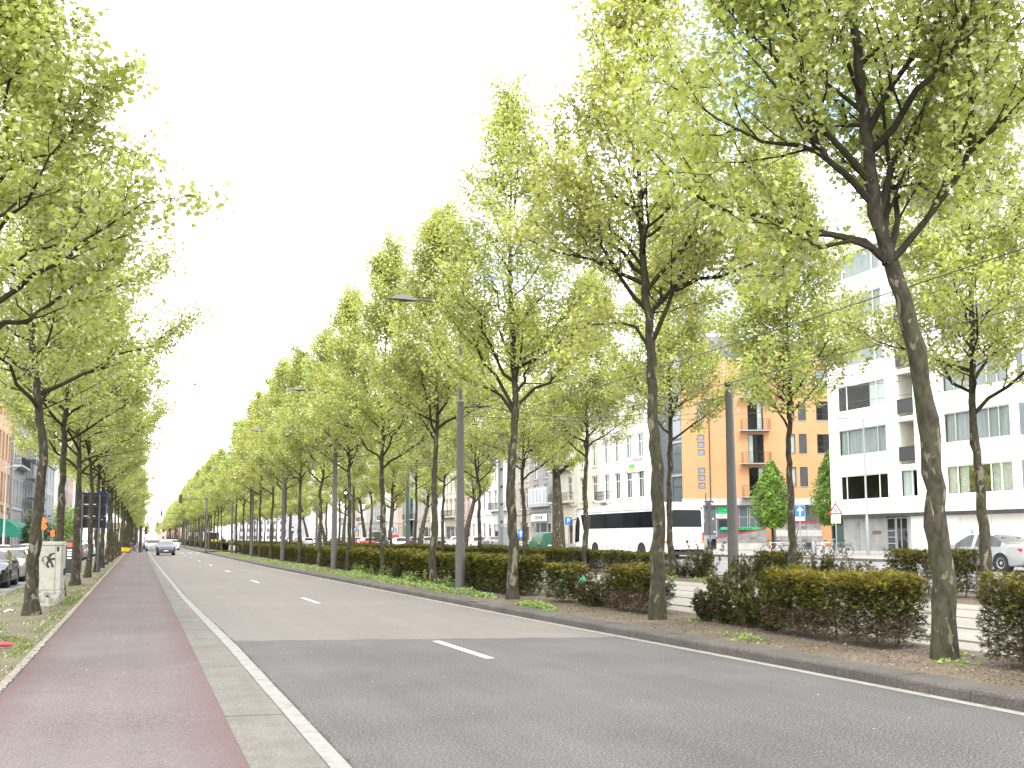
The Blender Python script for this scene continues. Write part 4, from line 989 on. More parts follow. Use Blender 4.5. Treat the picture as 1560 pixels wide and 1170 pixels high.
WC = {}
def window(parent, x0, x1, z0, z1, y=.10, mull=(), trans=(), fr=.06, frame=None, glass=None, curtain=None, name='window', room=False, loc_y=0.0):
    """frame part with pane (and curtain) sub-parts; meshes are shared by size"""
    w_, h_ = round(x1 - x0, 3), round(z1 - z0, 3); frame = frame or M_wfr; glass = glass or M_glassD
    key = (w_, h_, tuple(mull), tuple(trans), fr, frame.name, glass.name, curtain, room)
    if key not in WC:
        b = MB(); t = .05
        b.box(0, fr, -t, 0, 0, h_); b.box(w_ - fr, w_, -t, 0, 0, h_); b.box(fr, w_ - fr, -t, 0, 0, fr); b.box(fr, w_ - fr, -t, 0, h_ - fr, h_)
        for m_ in mull: b.box(m_ - fr * .45, m_ + fr * .45, -t + .004, 0, fr, h_ - fr)
        for q in trans: b.box(fr, w_ - fr, -t + .008, 0, q - fr * .4, q + fr * .4)
        fm = b.mesh('window', frame)
        p = MB().quad((fr * .5, -.02, fr * .5), (w_ - fr * .5, -.02, fr * .5), (w_ - fr * .5, -.02, h_ - fr * .5), (fr * .5, -.02, h_ - fr * .5)).mesh('pane', glass)
        cm = None
        if curtain:
            c = MB()
            for (ca, cb, cmat) in curtain:
                n = max(4, int((cb - ca) / .05)); vs = []
                for i in range(n + 1):
                    x = ca + (cb - ca) * i / n; yy = .10 + .022 * sin(i * 1.9) + .012 * sin(i * .7); vs += [(x, yy, .03), (x, yy, h_ - .03)]
                c.add(vs, [(2 * i, 2 * i + 2, 2 * i + 3, 2 * i + 1) for i in range(n)])
            cm = c.mesh('curtain', M_curt if curtain[0][2] == 'w' else M_curt2)
        rm = None
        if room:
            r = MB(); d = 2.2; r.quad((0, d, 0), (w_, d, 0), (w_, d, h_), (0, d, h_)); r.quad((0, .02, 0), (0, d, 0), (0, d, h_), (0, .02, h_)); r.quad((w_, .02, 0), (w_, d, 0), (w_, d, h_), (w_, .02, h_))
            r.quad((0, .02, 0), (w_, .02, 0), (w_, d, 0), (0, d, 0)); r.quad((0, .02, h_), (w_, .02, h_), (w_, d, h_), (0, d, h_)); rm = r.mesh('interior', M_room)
        WC[key] = (fm, p, cm, rm)
    fm, p, cm, rm = WC[key]
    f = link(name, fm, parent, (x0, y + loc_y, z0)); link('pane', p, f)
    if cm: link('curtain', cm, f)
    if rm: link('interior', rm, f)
    return f
def part(name, b, m, parent, smooth=False, label=None):
    o = b.build(name, m, parent, smooth)
    if label: o['label'] = label
    return o

# ---- white modern block on the right: local x runs toward the camera, front faces the street
W0 = 56.25; GZ = .52
wb = empty('apartment_block', (43.9, W0, GZ), R(-90), 'large white rendered apartment block with bay windows and grey stone ground floor', 'building')
def lx(Y): return W0 - Y
FZ = [3.42, 6.40, 9.37, 12.34, 15.31, 18.28]            # sill heights above the pavement
ops = []; leftw = []; bay = []
for i, z in enumerate(FZ):
    h_ = 1.66 if i == 0 else 1.74
    leftw.append((lx(55.28), lx(50.65), z, z + h_)); ops.append(leftw[-1])
    if i == 0: ops.append((lx(49.58), lx(48.12), z + .03, z + 1.70))
    else: ops.append((lx(49.62), lx(48.2), z - .95, z + 1.75))
    bay.append((lx(45.35), lx(40.6), z, z + h_))
b = MB(); HB = 21.2; XE = lx(36.0)
# upper storeys as one slab standing over the recessed ground floor; the bay zone steps forward
wall(b, lx(46.0), HB, ops, .20, z0=2.56, back=11)
b.box(0.02, XE, .02, 11, 2.50, 2.556)                # soffit
part('wall', b, M_plwhite, wb)
b = MB(); bo = [(a - lx(46.0), c - lx(46.0), d, e) for (a, c, d, e) in bay]
wall(b, lx(40.0) - lx(46.0), HB, bo, .20, z0=2.56, back=11.45)
o = part('bay_front', b, M_plwhite, wb); o.location = (lx(46.0), -.45, 0)
b = MB(); b.box(lx(46.0), lx(40.0), -.44, 0.0, 2.50, 2.556); part('bay_soffit', b, M_plwhite, wb)
b = MB(); b.box(lx(40.0) + .003, XE, .0, 11, 2.56, HB); part('wall', b, M_plwhite, wb)
for i, (a, c, d, e) in enumerate(leftw):
    if i == 0: window(wb, a, c, d, e, .12, mull=(.62, c - a - .85), frame=M_wfr, glass=M_glassC, room=True, fr=.08)
    elif i == 1: window(wb, a, c, d, e, .12, mull=(.9, c - a - .85), frame=M_gfr, glass=M_glassC, curtain=((.06, c - a - .06, 'g'),), room=True, fr=.07)
    elif i == 2: window(wb, a, c, d, e, .12, mull=(.9, c - a - .85), frame=M_wfr, glass=M_glassC, curtain=((3.0, c - a - .06, 'w'),), room=True, fr=.07)
    else: window(wb, a, c, d, e, .12, mull=(.9, c - a - .85), frame=M_wfr, glass=M_glassC, curtain=((.06, c - a - .06, 'g'),), room=True, fr=.07)
    b = MB(); b.box(a - .12, c + .12, -.06, .10, d - .09, d - .003); part('sill', b, M_plwhite, wb)
a, c, d, e = ops[1]; window(wb, a, c, d, e, .12, mull=(.98,), frame=M_wfr, glass=M_glassC, curtain=((.06, .95, 'w'),), room=True, fr=.06)
b = MB(); b.box(a - .1, c + .1, -.05, .10, d - .08, d - .003); part('sill', b, M_plwhite, wb)
for i, z in enumerate(FZ[1:]):
    a, c, d, e = lx(49.62), lx(48.2), z - .95, z + 1.75
    b = MB(); b.box(a + .02, c - .02, .02, .06, d + .22, d + 1.05); b.box(a, c, .0, .08, d + 1.06, d + 1.11); part('balcony_panel', b, M_iron, wb)
    b = MB(); b.quad((a, 1.4, d), (c, 1.4, d), (c, 1.4, e), (a, 1.4, e)); b.quad((a, .2, d), (a, 1.4, d), (a, 1.4, e), (a, .2, e)); b.quad((c, .2, d), (c, 1.4, d), (c, 1.4, e), (c, .2, e)); b.quad((a, .2, d), (c, .2, d), (c, 1.4, d), (a, 1.4, d)); b.quad((a, .2, e), (c, .2, e), (c, 1.4, e), (a, 1.4, e))
    part('balcony_recess', b, mat('cream balcony wall', (.60, .57, .49), .85), wb)
    window(wb, c - .62, c - .04, d + .05, e - .1, 1.36, frame=M_dfr, glass=M_glassD, name='balcony_door')
    b = MB(); b.box(a - .08, c + .08, -.10, .02, d - .12, d - .003); part('balcony_slab', b, M_plwhite, wb)
for i, (a, c, d, e) in enumerate(bay):
    cur = {0: ((.06, .75, 'w'), (.9, 1.5, 'w'), (3.25, 4.68, 'w'))}.get(i, ((.06, c - a - .06, 'g'),))
    window(wb, a, c, d, e, .12, mull=(.85, 3.25, 3.95), frame=M_wfr if i == 0 else M_gfr, glass=M_glassC, curtain=cur, room=True, fr=.07, loc_y=-.45)
    b = MB(); b.box(a - .1, lx(40.0) + .05, -.52, -.36, d - .10, d - .003); part('sill', b, M_plwhite, wb)
    # side light of the bay
    b = MB(); b.box(lx(40.0) + .004, lx(40.0) + .03, -.42, -.04, d, e); part('side_light', b, M_glassB, wb)
# set-back attic
b = MB(); b.box(1.2, XE - 1, 2.2, 10.5, HB + .01, HB + 2.7); part('attic', b, M_zinc, wb)
b = MB(); b.box(-.06, XE, -.08, .25, HB + .005, HB + .22); part('parapet', b, M_plwhite, wb)
# ground floor
yg = .75
b = MB(); b.box(0.25, XE, yg + .05, 10.5, 0, 2.495); part('ground_floor_wall', b, M_stone, wb)
x = .25
for wd in (1.55, .035, 2.35):
    if wd > .1:
        b = MB(); b.bbox(x + .006, x + wd - .006, yg - .02, yg + .045, .02, 2.30, .008); part('stone_panel', b, M_stone, wb)
    x += wd
b = MB(); b.box(.2, XE, yg - .30, yg + .04, 2.31, 2.494); part('fascia', b, mat('grey fascia', (.20, .195, .19), .7, (.14, .135, .13), scale=2), wb)
b = MB(); b.box(3.12, 3.95, yg - .035, yg - .022, 1.18, 1.42); part('name_plate', b, mat('rusty brown plate', (.16, .09, .06), .6), wb)
# entrance
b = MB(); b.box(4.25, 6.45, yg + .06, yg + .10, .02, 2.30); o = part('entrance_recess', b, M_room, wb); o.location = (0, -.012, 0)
b = MB(); b.box(4.2, 4.42, yg - .02, yg + .04, .02, 2.3); part('stone_panel', b, M_stone, wb)
window(wb, 4.45, 5.25, .10, 2.22, yg + .04, frame=M_gfr, glass=M_glassD, trans=(.5, .9, 1.3), name='side_window')
dr = window(wb, 5.30, 6.35, .04, 2.25, yg + .04, frame=M_gfr, glass=M_glassD, mull=(.45,), name='entrance_door', fr=.07)
b = MB(); b.lathe([(0, -.02), (.16, -.02), (.16, .02), (0, .02)], 14, (.74, -.09, 1.15), 'y'); part('door_pull', b, M_dfr, dr)
b = MB(); b.box(6.42, 6.62, yg - .04, yg + .04, .02, 2.3); part('post', b, M_concp, wb)
x = 6.64
for wd in (4.0, 2.3, 2.3, 2.3, 2.3):
    b = MB(); b.bbox(x + .012, x + wd - .012, yg - .05, yg + .035, .10, 2.29, .01); part('white_panel', b, M_plwhite, wb); x += wd
b = MB(); b.box(.2, XE, yg - .07, yg + .03, -.1, .095); part('plinth', b, M_stoneP, wb)

# ---- orange block across the side street; local x along its front, measured from L = 15.2
ob = empty('orange_apartment_building', (44.84, 77.84, .45), R(-YAW), 'orange rendered apartment building with balconies above a green-lettered corner shop', 'building')
def ox(L_): return L_ - 15.2
def oz(z): return z - .45
OW = ox(31.0); OH = oz(17.4)
ops = []; sm = []; nar = []; bal = []
for k in range(-1, 3):
    z = 5.99 + 2.96 * (k)
for k in range(4):
    dz = 2.96 * k
    zb = 5.99 + dz
    nar += [(ox(24.78), ox(25.34), oz(zb), oz(zb + 1.73)), (ox(25.66), ox(26.36), oz(zb), oz(zb + 1.73))]
    bal.append((ox(21.13), ox(22.52), oz(zb - .86), oz(zb + 1.72)))
    nar.append((ox(27.29), ox(28.6), oz(zb), oz(zb + 1.7)))
    for (a_, b_) in ((5.83, 6.37), (6.52, 7.06), (7.18, 7.70)): sm.append((ox(16.60), ox(17.22), oz(a_ + dz), oz(b_ + dz)))
ops = nar + bal + sm
b = MB(); wall(b, OW, OH, ops, .16, z0=oz(4.95), back=9); part('wall', b, M_orange, ob)
for i, (a, c, d, e) in enumerate(nar):
    if i % 3 == 2: window(ob, a, c, d, e, .08, trans=(.55, 1.1), frame=M_dfr, glass=M_glassC, curtain=((.05, c - a - .05, 'g'),) if i > 8 else None, room=True, fr=.05)
    elif i in (3, 9, 0): window(ob, a, c, d, e, .08, frame=M_dfr, glass=M_glassC, curtain=((.04, c - a - .04, 'w'),), room=True, fr=.045)
    else: window(ob, a, c, d, e, .08, frame=M_dfr, glass=M_glassD, fr=.045)
    b = MB(); b.box(a - .04, c + .04, -.05, .07, d - .045, d - .003); part('sill', b, M_zinc, ob)
for (a, c, d, e) in sm: window(ob, a, c, d, e, .06, frame=M_dfr, glass=M_glassB, fr=.05)
for i, (a, c, d, e) in enumerate(bal):
    window(ob, a, c, d, e, .08, mull=((c - a) / 2,) if i == 1 else (), frame=M_dfr, glass=M_glassC, curtain=((.05, .45, 'w'),) if i % 2 else ((.9, 1.3, 'w'),), room=True, fr=.05, name='balcony_door')
    b = MB(); b.prism([(a - 1.0, -.78), (c + .35, -.78), (c + .55, -.003), (a - .65, -.003)], d - .14, d - .05, 'z'); sl = part('balcony', b, M_zinc, ob)
    rl = MB(); x0_, x1_, yb = a - .62, c + .48, -.70
    for (p, q) in (((x0_ + .02, -.02), (x0_, yb)), ((x0_, yb), (x1_, yb)), ((x1_, yb), (x1_ + .02, -.02))):
        for zz in (d + .92, d + .70, d + .48, d + .26, d + .06): rl.tube([(p[0], p[1], zz), (q[0], q[1], zz)], .018 if zz > d + .9 else .011, 4)
        n = max(1, int(math.hypot(q[0] - p[0], q[1] - p[1]) / .28))
        for j in range(n + 1):
            t = j / n; xx, yy = p[0] + (q[0] - p[0]) * t, p[1] + (q[1] - p[1]) * t; rl.tube([(xx, yy, d - .05), (xx, yy, d + .92)], .010, 4)
    part('railing', rl, M_iron, sl)
# tall windows to the left of the attic, dark slate top
b = MB(); b.box(.4, OW - 2.2, .8, 8, OH + .004, OH + 1.9); b.add([(.2, .3, OH + .005), (6.0, .3, OH + .005), (6.0, 2.2, OH + 2.6), (.2, 2.2, OH + 2.6), (.2, 6, OH + 2.6), (6, 6, OH + 2.6)], [(0, 1, 2, 3), (3, 2, 5, 4), (0, 3, 4), (1, 5, 2)]); part('attic', b, M_slate, ob)
b = MB(); b.box(-.05, OW, -.10, .2, OH + .002, OH + .18); part('cornice', b, M_zinc, ob)
b = MB(); b.tube([(ox(17.66), -.07, oz(4.4)), (ox(17.66), -.07, OH)], .05, 6); part('downpipe', b, M_dfr, ob)
# ground storey: band, glass front, ramp wall, orange piers
b = MB(); b.box(-.05, OW, -.06, 9, oz(4.36), oz(4.945)); part('fascia', b, M_concp, ob)
b = MB(); b.box(.1, OW, 1.6, 8.8, 0, oz(4.355)); part('ground_floor_wall', b, mat('grey recessed wall', (.20, .20, .195), .8), ob)
for (a, c, nm) in ((0.2, ox(16.7), 0), (ox(22.33), ox(23.15), 1), (ox(27.3), ox(28.3), 1)):
    b = MB(); b.box(a, c, .02, .6, 0, oz(2.72) if nm else oz(4.355)); part('pier', b, M_orange, ob)
for (a, c) in ((ox(17.05), ox(19.3)), (ox(19.45), ox(21.0)), (ox(21.1), ox(22.3))):
    window(ob, a, c, oz(1.4), oz(4.33), .35, frame=M_gfr, glass=M_glassB, mull=((c - a) * .5,), trans=(1.9,), name='shop_window')
b = MB(); b.box(ox(18.3), ox(19.25), .22, .27, oz(3.62), oz(4.22)); s_ = part('shop_sign', b, M_greenB, ob)
o = link('lettering', text_mesh('AD', .62, M_greenS, .01, .01), s_, (ox(18.78), .205, oz(3.92)), (pi / 2, 0, 0))
b = MB(); b.box(ox(18.15), ox(19.3), .22, .27, oz(3.20), oz(3.58)); s_ = part('shop_sign', b, M_wfr, ob)
link('lettering', text_mesh('MARKT', .26, M_dfr, .008), s_, (ox(18.72), .205, oz(3.38)), (pi / 2, 0, 0))
b = MB(); b.box(ox(18.4), ox(19.3), .22, .27, oz(2.42), oz(3.05)); part('dark_window', b, M_glassD, ob)
b = MB(); b.box(ox(18.5), ox(22.2), .10, .15, oz(2.18), oz(2.42)); s_ = part('shop_banner', b, M_greenB, ob)
link('lettering', text_mesh('DELHI  MARKT  DEN  HUIS', .17, M_greenS, .008), s_, (ox(20.3), .085, oz(2.30)), (pi / 2, 0, 0))
b = MB(); b.box(ox(19.9), ox(20.05), -.05, .05, oz(1.9), oz(4.3)); part('red_post', b, M_red, ob)
b = MB(); b.box(ox(24.6), ox(24.8), .35, .5, oz(3.1), oz(4.3)); part('red_post', b, M_red, ob)
# ramp wall rising left to right in two shades
b = MB(); b.prism([(ox(17.9), 0), (ox(22.32), 0), (ox(22.32), oz(2.25)), (ox(17.9), oz(1.40))], -.9, -.7, 'y'); part('ramp_wall', b, M_concd, ob)
b = MB(); b.prism([(ox(17.9), oz(1.41)), (ox(22.32), oz(2.26)), (ox(22.32), oz(2.36)), (ox(17.9), oz(1.51))], -.93, -.67, 'y'); part('ramp_rail', b, M_red, ob)
b = MB(); b.box(ox(17.9), ox(22.3), -.94, -.905, .02, .55); part('pale_panel', b, M_concp, ob)
for i in range(3):
    xa = ox(23.2) + i * 1.36
    for j, m_ in enumerate((M_concp, M_concd, M_concp, M_concd)):
        b = MB(); b.box(xa + .012, xa + 1.345, -.62, -.5, .02 + j * .56, .02 + j * .56 + .548); part('panel', b, m_, ob)
b = MB(); b.box(ox(23.18), ox(27.3), -.66, -.46, 2.27, 2.37); part('ramp_rail', b, M_red, ob)
gs = random.Random(8)
for gx in (ox(20.9), ox(24.1), ox(25.4), ox(26.6)):
    b = MB(); p = [(gx + k * .11, -.96 if gx < ox(22) else -.63, (1.05 if gx < ox(22) else 1.95) + .16 * ((-1) ** k) * gs.uniform(.4, 1)) for k in range(5)]
    b.tube(p, .016, 4); part('graffiti', b, M_black, ob)
b = MB(); b.box(ox(28.35), ox(31), .1, .2, 0, oz(3.5)); part('dark_doorway', b, mat('dark green door', (.02, .05, .04), .5), ob)
b = MB(); b.box(-.1, ox(31), -.35, 0, -.3, .02); b.box(ox(17.6), ox(31), -2.0, -.36, -.3, -.02); part('step', b, M_stoneP, ob)
# grey cabinet by the corner
# glazed slate corner running back along the boulevard
gc = empty('slate_glass_building', (44.9, 82.6, .45), R(-90), 'dark slate building with tall bluish corner windows between the orange block and white houses', 'building')
b = MB(); wo = []
for k in range(5): wo.append((2.9, 4.55, 3.9 + 3.0 * k, 6.5 + 3.0 * k))
wall(b, 4.7, 17.5, wo, .1, z0=0, back=8); part('wall', b, M_slate, gc)
for (a, c, d, e) in wo:
    window(gc, a, c, d, e, .06, trans=(1.7,), frame=M_dfr, glass=M_glassB, fr=.06)
    b = MB(); b.box(a - .1, c + .12, -.06, .0, e + .02, e + .22); part('spandrel', b, M_zinc, gc)

# ---- terraced houses along the boulevard
M_h = {'white': mat('white painted brick', (.70, .70, .68), .85, (.58, .58, .56), scale=.8), 'cream': mat('cream plaster', (.50, .47, .39), .85, (.40, .375, .31), scale=.8),
       'grey': mat('grey stone facade', (.28, .275, .27), .85, (.20, .197, .195), scale=.9), 'buff': mat('buff stone facade', (.40, .36, .30), .85, (.32, .285, .24), scale=.9),
       'pink': mat('pinkish brick facade', (.48, .34, .28), .85, (.38, .26, .21), scale=1.2), 'peach': mat('peach plaster', (.48, .31, .19), .85, (.40, .26, .16), scale=.6),
       'pale': mat('pale blue grey plaster', (.38, .39, .41), .85, (.30, .31, .33), scale=.7)}
M_roof = mat('dark roof slates', (.08, .08, .085), .7, (.05, .05, .055), scale=3)
M_tile = mat('orange roof tiles', (.17, .085, .055), .8, (.12, .06, .04), scale=4)
def house(name, loc, rz, W, floors, style, label, group=None, bays=3, gfh=3.9, fh=3.5, shop=False, balcony=(), arch=False, door=True, roof='mansard', trim=None, rust=False, winm=None, detail=True):
    h = empty(name, loc, rz, label, 'building', group); m = M_h[style]; tr = trim or m
    H = gfh + fh * floors; ops = []; up = []; bw = W / bays; ww = min(1.15, bw * .52)
    for f in range(floors):
        z = gfh + fh * f + .55; hh = (2.55, 2.35, 2.0, 1.8)[min(f, 3)]
        for i in range(bays):
            cx = bw * (i + .5); up.append((cx - ww / 2, cx + ww / 2, z, z + hh))
    ops += up; g = []
    if shop: g.append((.35, W - 1.5, .45, 2.9)); dr_ = (W - 1.25, W - .3, .05, 2.7)
    else:
        for i in range(bays - 1): cx = bw * (i + .5); g.append((cx - ww / 2, cx + ww / 2, 1.0, 3.1))
        dr_ = (W - bw / 2 - .55, W - bw / 2 + .55, .05, 2.9)
    ops += g + [dr_]
    b = MB(); wall(b, W, H, ops, .22, back=9); part('wall', b, m, h)
    for (a, c, d, e) in up:
        window(h, a, c, d, e, .14, mull=((c - a) / 2,), trans=((e - d) * .7,), frame=winm or M_wfr, glass=M_glassD if (a * 7 + d) % 3 > 1 else M_glassC, curtain=None if (a * 7 + d) % 3 > 1 else ((.05, (c - a) * .48, 'w'), ((c - a) * .55, c - a - .05, 'w')), room=not ((a * 7 + d) % 3 > 1), fr=.07)
    if detail:
        b = MB()
        for (a, c, d, e) in up:
            b.box(a - .10, c + .10, -.09, .0, d - .11, d - .004); b.box(a - .14, c + .14, -.08, -.0, e + .06, e + .24)
            b.box(a - .13, a - .01, -.035, .0, d, e + .055); b.box(c + .01, c + .13, -.035, .0, d, e + .055)
        o = part('window_surrounds', b, tr, h); o['kind'] = 'stuff'
    for (a, c, d, e) in g: window(h, a, c, d, e, .14, mull=((c - a) / 2,), frame=winm or M_wfr, glass=M_glassD, fr=.07, name='shop_window' if shop else 'window')
    a, c, d, e = dr_; b = MB(); b.box(a, c, .12, .17, d, e - .5); dd = part('door', b, mat('dark front door', (.06, .035, .03), .4), h)
    b = MB(); b.box(a, c, .12, .15, e - .46, e - .04); part('fanlight', b, M_glassD, dd)
    b = MB(); b.box(-.0, W, -.10, 0, gfh - .12, gfh + .10); part('string_course', b, tr, h)
    b = MB(); b.box(-.02, W + .02, -.42, .0, H - .12, H + .14); b.box(.0, W, -.24, -.003, H - .42, H - .125)
    part('cornice', b, tr, h)
    if detail:
        b = MB(); q = .25
        while q < W - .2: b.box(q, q + .14, -.36, -.25, H - .30, H - .125); q += .55
        o = part('cornice_brackets', b, tr, h); o['kind'] = 'stuff'
    if rust:
        b = MB(); z = .2
        while z < gfh + (fh * floors if rust == 2 else 0) - .3:
            for sx in (0.0, W - .55): b.box(sx + .02, sx + .53, -.06, 0, z, z + .34)
            z += .42
        o = part('quoins', b, tr, h); o['kind'] = 'stuff'
    b = MB(); b.box(0, W, -.07, 0, 0, .42); part('plinth', b, M_stone, h)
    if roof == 'mansard':
        b = MB(); b.add([(0, .0, H + .14), (W, 0, H + .14), (W, 1.5, H + 2.6), (0, 1.5, H + 2.6), (0, 8, H + 2.6), (W, 8, H + 2.6), (0, 9, H), (W, 9, H)], [(0, 1, 2, 3), (3, 2, 5, 4), (4, 5, 7, 6), (0, 3, 4, 6), (1, 7, 5, 2)]); rf = part('roof', b, M_roof, h)
    else:
        b = MB(); b.add([(0, -.3, H + .14), (W, -.3, H + .14), (W, 4.5, H + 2.9), (0, 4.5, H + 2.9), (0, 9, H), (W, 9, H)], [(0, 1, 2, 3), (3, 2, 5, 4), (0, 3, 4), (1, 5, 2)]); rf = part('roof', b, M_tile if roof == 'tile' else M_roof, h)
    b = MB(); b.box(.3, 1.0, 4.0, 4.7, H + 1, H + 3.9); part('chimney', b, M_h['pink'], rf)
    for (f, i0, i1) in balcony:
        z = gfh + fh * f + .50; xa, xb = bw * (i0 + .5) - ww / 2 - .4, bw * (i1 + .5) + ww / 2 + .4
        b = MB(); b.box(xa, xb, -.85, -.005, z - .2, z - .03)
        for xx in (xa + .15, xb - .3): b.prism([(0.0, z - .75), (0.0, z - .2), (-.6, z - .2)], xx, xx + .15, 'x')
        bb = part('balcony', b, tr, h); r = MB()
        for (p, q) in (((xa + .04, -.01), (xa + .04, -.80)), ((xa + .04, -.80), (xb - .04, -.80)), ((xb - .04, -.80), (xb - .04, -.01))):
            for zz in (z + .88, z + .03, z + .45): r.tube([(p[0], p[1], zz), (q[0], q[1], zz)], .025 if zz > z + .8 else .014, 4)
            n = max(3, int(math.hypot(q[0] - p[0], q[1] - p[1]) / .11))
            for j in range(n + 1):
                t = j / n; xx, yy = p[0] + (q[0] - p[0]) * t, p[1] + (q[1] - p[1]) * t; r.tube([(xx, yy, z), (xx, yy + (.03 if j % 2 else -.0), z + .45), (xx, yy, z + .88)], .012, 3, cap=False)
        part('railing', r, M_iron, bb)
    return h, H
XH = 43.9
h1, _ = house('terraced_house', (XH, 92.6, .45), R(-90), 9.9, 3, 'white', 'white classical house with a red-lettered banner and iron balcony behind the coach', balcony=((0, 0, 0),), bays=4, gfh=4.3, fh=3.7)
# the banner across its two right-hand windows
bn = empty('banner', (XH - .12, 86.3, .45), R(-90), 'white banner with red letters and green and yellow logo on the white house', 'banner')
b = MB(); b.box(0, 3.5, -.02, 0, 7.3, 8.75); part('cloth', b, mat('white banner cloth', (.80, .80, .82), .7), bn)
link('lettering', text_mesh('A VENDRE', .55, mat('red letters', (.65, .03, .05), .6), .005, .008), bn, (1.75, -.03, 8.42), (pi / 2, 0, 0))
b = MB(); b.box(.12, 1.35, -.028, -.021, 7.75, 8.08); part('green_patch', b, mat('green logo', (.03, .42, .08), .6), bn)
b = MB(); b.box(.12, 1.35, -.028, -.021, 7.42, 7.74); part('yellow_patch', b, mat('yellow logo', (.85, .72, .04), .6), bn)
house('terraced_house', (XH, 98.8, .45), R(-90), 6.1, 3, 'cream', 'cream stone house just left of the bannered white house', None, bays=2, gfh=4.3, fh=3.6)
house('terraced_house', (XH, 106.0, .45), R(-90), 7.1, 3, 'cream', 'cream stone house with two iron balconies beside the thick old plane trunk', None, bays=2, gfh=4.6, fh=3.6, balcony=((0, 0, 1), (1, 0, 1)), rust=1)
h4, _ = house('terraced_house', (XH, 112.6, .45), R(-90), 6.5, 3, 'grey', 'greyish modern-fronted house with white window band and lettered shop fascia', None, bays=2, gfh=4.2, fh=3.3, shop=True, roof='gable')
b = MB(); b.box(.3, 5.4, -.16, -.105, 3.0, 3.85); s_ = part('shop_fascia', b, M_wfr, h4)
link('lettering', text_mesh('GE DE M', .62, M_dfr, .01, .006), s_, (2.85, -.17, 3.42), (pi / 2, 0, 0))
b = MB(); b.box(.2, 6.2, -.5, 0, 4.7, 7.0); part('bay', b, M_h['pale'], h4)
for q in range(5): window(h4, .35 + q * 1.15, 1.4 + q * 1.15, 5.1, 6.8, -.47, frame=M_wfr, glass=M_glassB, fr=.05)
spec = [('buff', 3, 3, False), ('white', 3, 3, True), ('white', 2, 4, False), ('pink', 3, 3, False), ('cream', 3, 3, True), ('white', 3, 3, False), ('buff', 2, 3, True), ('pale', 3, 3, False), ('pink', 2, 3, False),
        ('cream', 3, 3, False), ('white', 3, 3, True), ('grey', 3, 3, False), ('buff', 3, 3, False), ('white', 2, 3, False), ('pink', 3, 3, False), ('cream', 3, 3, False), ('white', 3, 3, False)]
lbs = ['buff stone house with maroon shopfront left of the lettered grey shop', 'tall white house with a shopfront, right of the nearest lamp column', 'broad white house with pale pilasters left of the nearest lamp column',
       'pinkish brick house next to the broad white one', 'cream house with shopfront behind the blue one-way sign', 'white house beside the green shop panel', 'buff house with shop near the dark blue poster box', 'pale blue grey house beyond the green shop panel',
       'small pinkish brick house seen between mid-distance trunks']
y = 112.75; rr = random.Random(21)
for i, (st, fl, bays, shop) in enumerate(spec):
    wd = rr.choice((6.6, 7.4, 8.2)) if bays == 3 else (5.6 if bays == 2 else 9.5); y += wd
    lb = lbs[i] if i < len(lbs) else '%s terraced house far down the right side of the boulevard' % {'cream': 'cream', 'white': 'white', 'grey': 'grey', 'buff': 'buff', 'pink': 'pinkish brick'}[st]
    house('terraced_house', (XH, y, .4), R(-90), wd - .02, fl, st, lb, 'terraced houses on the right side of the boulevard', bays=bays, gfh=rr.uniform(3.8, 4.4), fh=rr.uniform(3.2, 3.7), shop=shop, balcony=((0, 0, bays - 1),) if i % 3 == 1 else (), detail=i < 8, roof=rr.choice(('mansard', 'gable')))
    y += .0
ye = y
while y < 330:
    wd = rr.uniform(14, 20); y += wd
    house('terraced_house', (XH, y, .3), R(-90), wd - .02, 3, rr.choice(('white', 'cream', 'pale')), 'wide pale building at the far end of the boulevard on the right', 'wide pale buildings at the far end of the right side', bays=5, detail=False)
# green panelled shop and poster box, mid distance
gp = empty('green_shop_panel', (XH - .6, 174.0, .4), R(-90), 'dark green shop panel seen between trunks left of the blue one-way sign', 'sign')
b = MB(); b.box(0, 5, 0, .15, 0, 8.5); part('panel', b, mat('dark green panelling', (.01, .13, .06), .5), gp)
b = MB(); b.box(2.6, 4.6, -.25, -.02, 3.6, 8.2); pbx = part('poster', b, mat('dark blue poster', (.01, .02, .06), .4), gp)
b = MB(); b.box(2.45, 2.58, -.26, 0, 3.4, 8.4); b.box(4.62, 4.75, -.26, 0, 3.4, 8.4); b.box(2.58, 4.62, -.26, 0, 3.4, 3.58); b.box(2.58, 4.62, -.26, 0, 8.22, 8.4); part('poster_frame', b, M_wfr, gp)
link('lettering', text_mesh('OIE', .9, M_wfr, .01, .02), pbx, (3.6, -.27, 7.0), (pi / 2, pi / 2, 0))

# ---- left side: facade line at X = -13.5 facing the road
XL = -13.5
hL1, _ = house('corner_cafe_building', (XL, 102.0, -.1), R(90), 15.3, 3, 'peach', 'peach plastered building at the left edge above the green awning', None, bays=6, gfh=5.2, fh=4.2, roof='tile', winm=mat('brown frame', (.16, .09, .05), .5))
b = MB(); b.box(9.5, 15.2, -.13, -.105, 4.5, 5.05); s_ = part('fascia', b, M_h['peach'], hL1)
link('lettering', text_mesh('O CAFE', .5, M_dfr, .01, .02), s_, (13.6, -.14, 4.78), (pi / 2, 0, 0))
M_awn = mat('green awning canvas', (.0, .10, .06), .8, (.0, .14, .085), scale=.8)
aw = empty('awning', (XL, 104.0, -.1), R(90), 'dark green quarter-round awning over the pavement at the left edge', 'awning')
b = MB(); n = 9; prof = [(-2.55 * sin(pi / 2 * i / n), 1.95 + 1.85 * cos(pi / 2 * i / n)) for i in range(n + 1)]
x0_, x1_ = 0, 12.5
vs = [(x0_, p[0], p[1]) for p in prof] + [(x1_, p[0], p[1]) for p in prof]
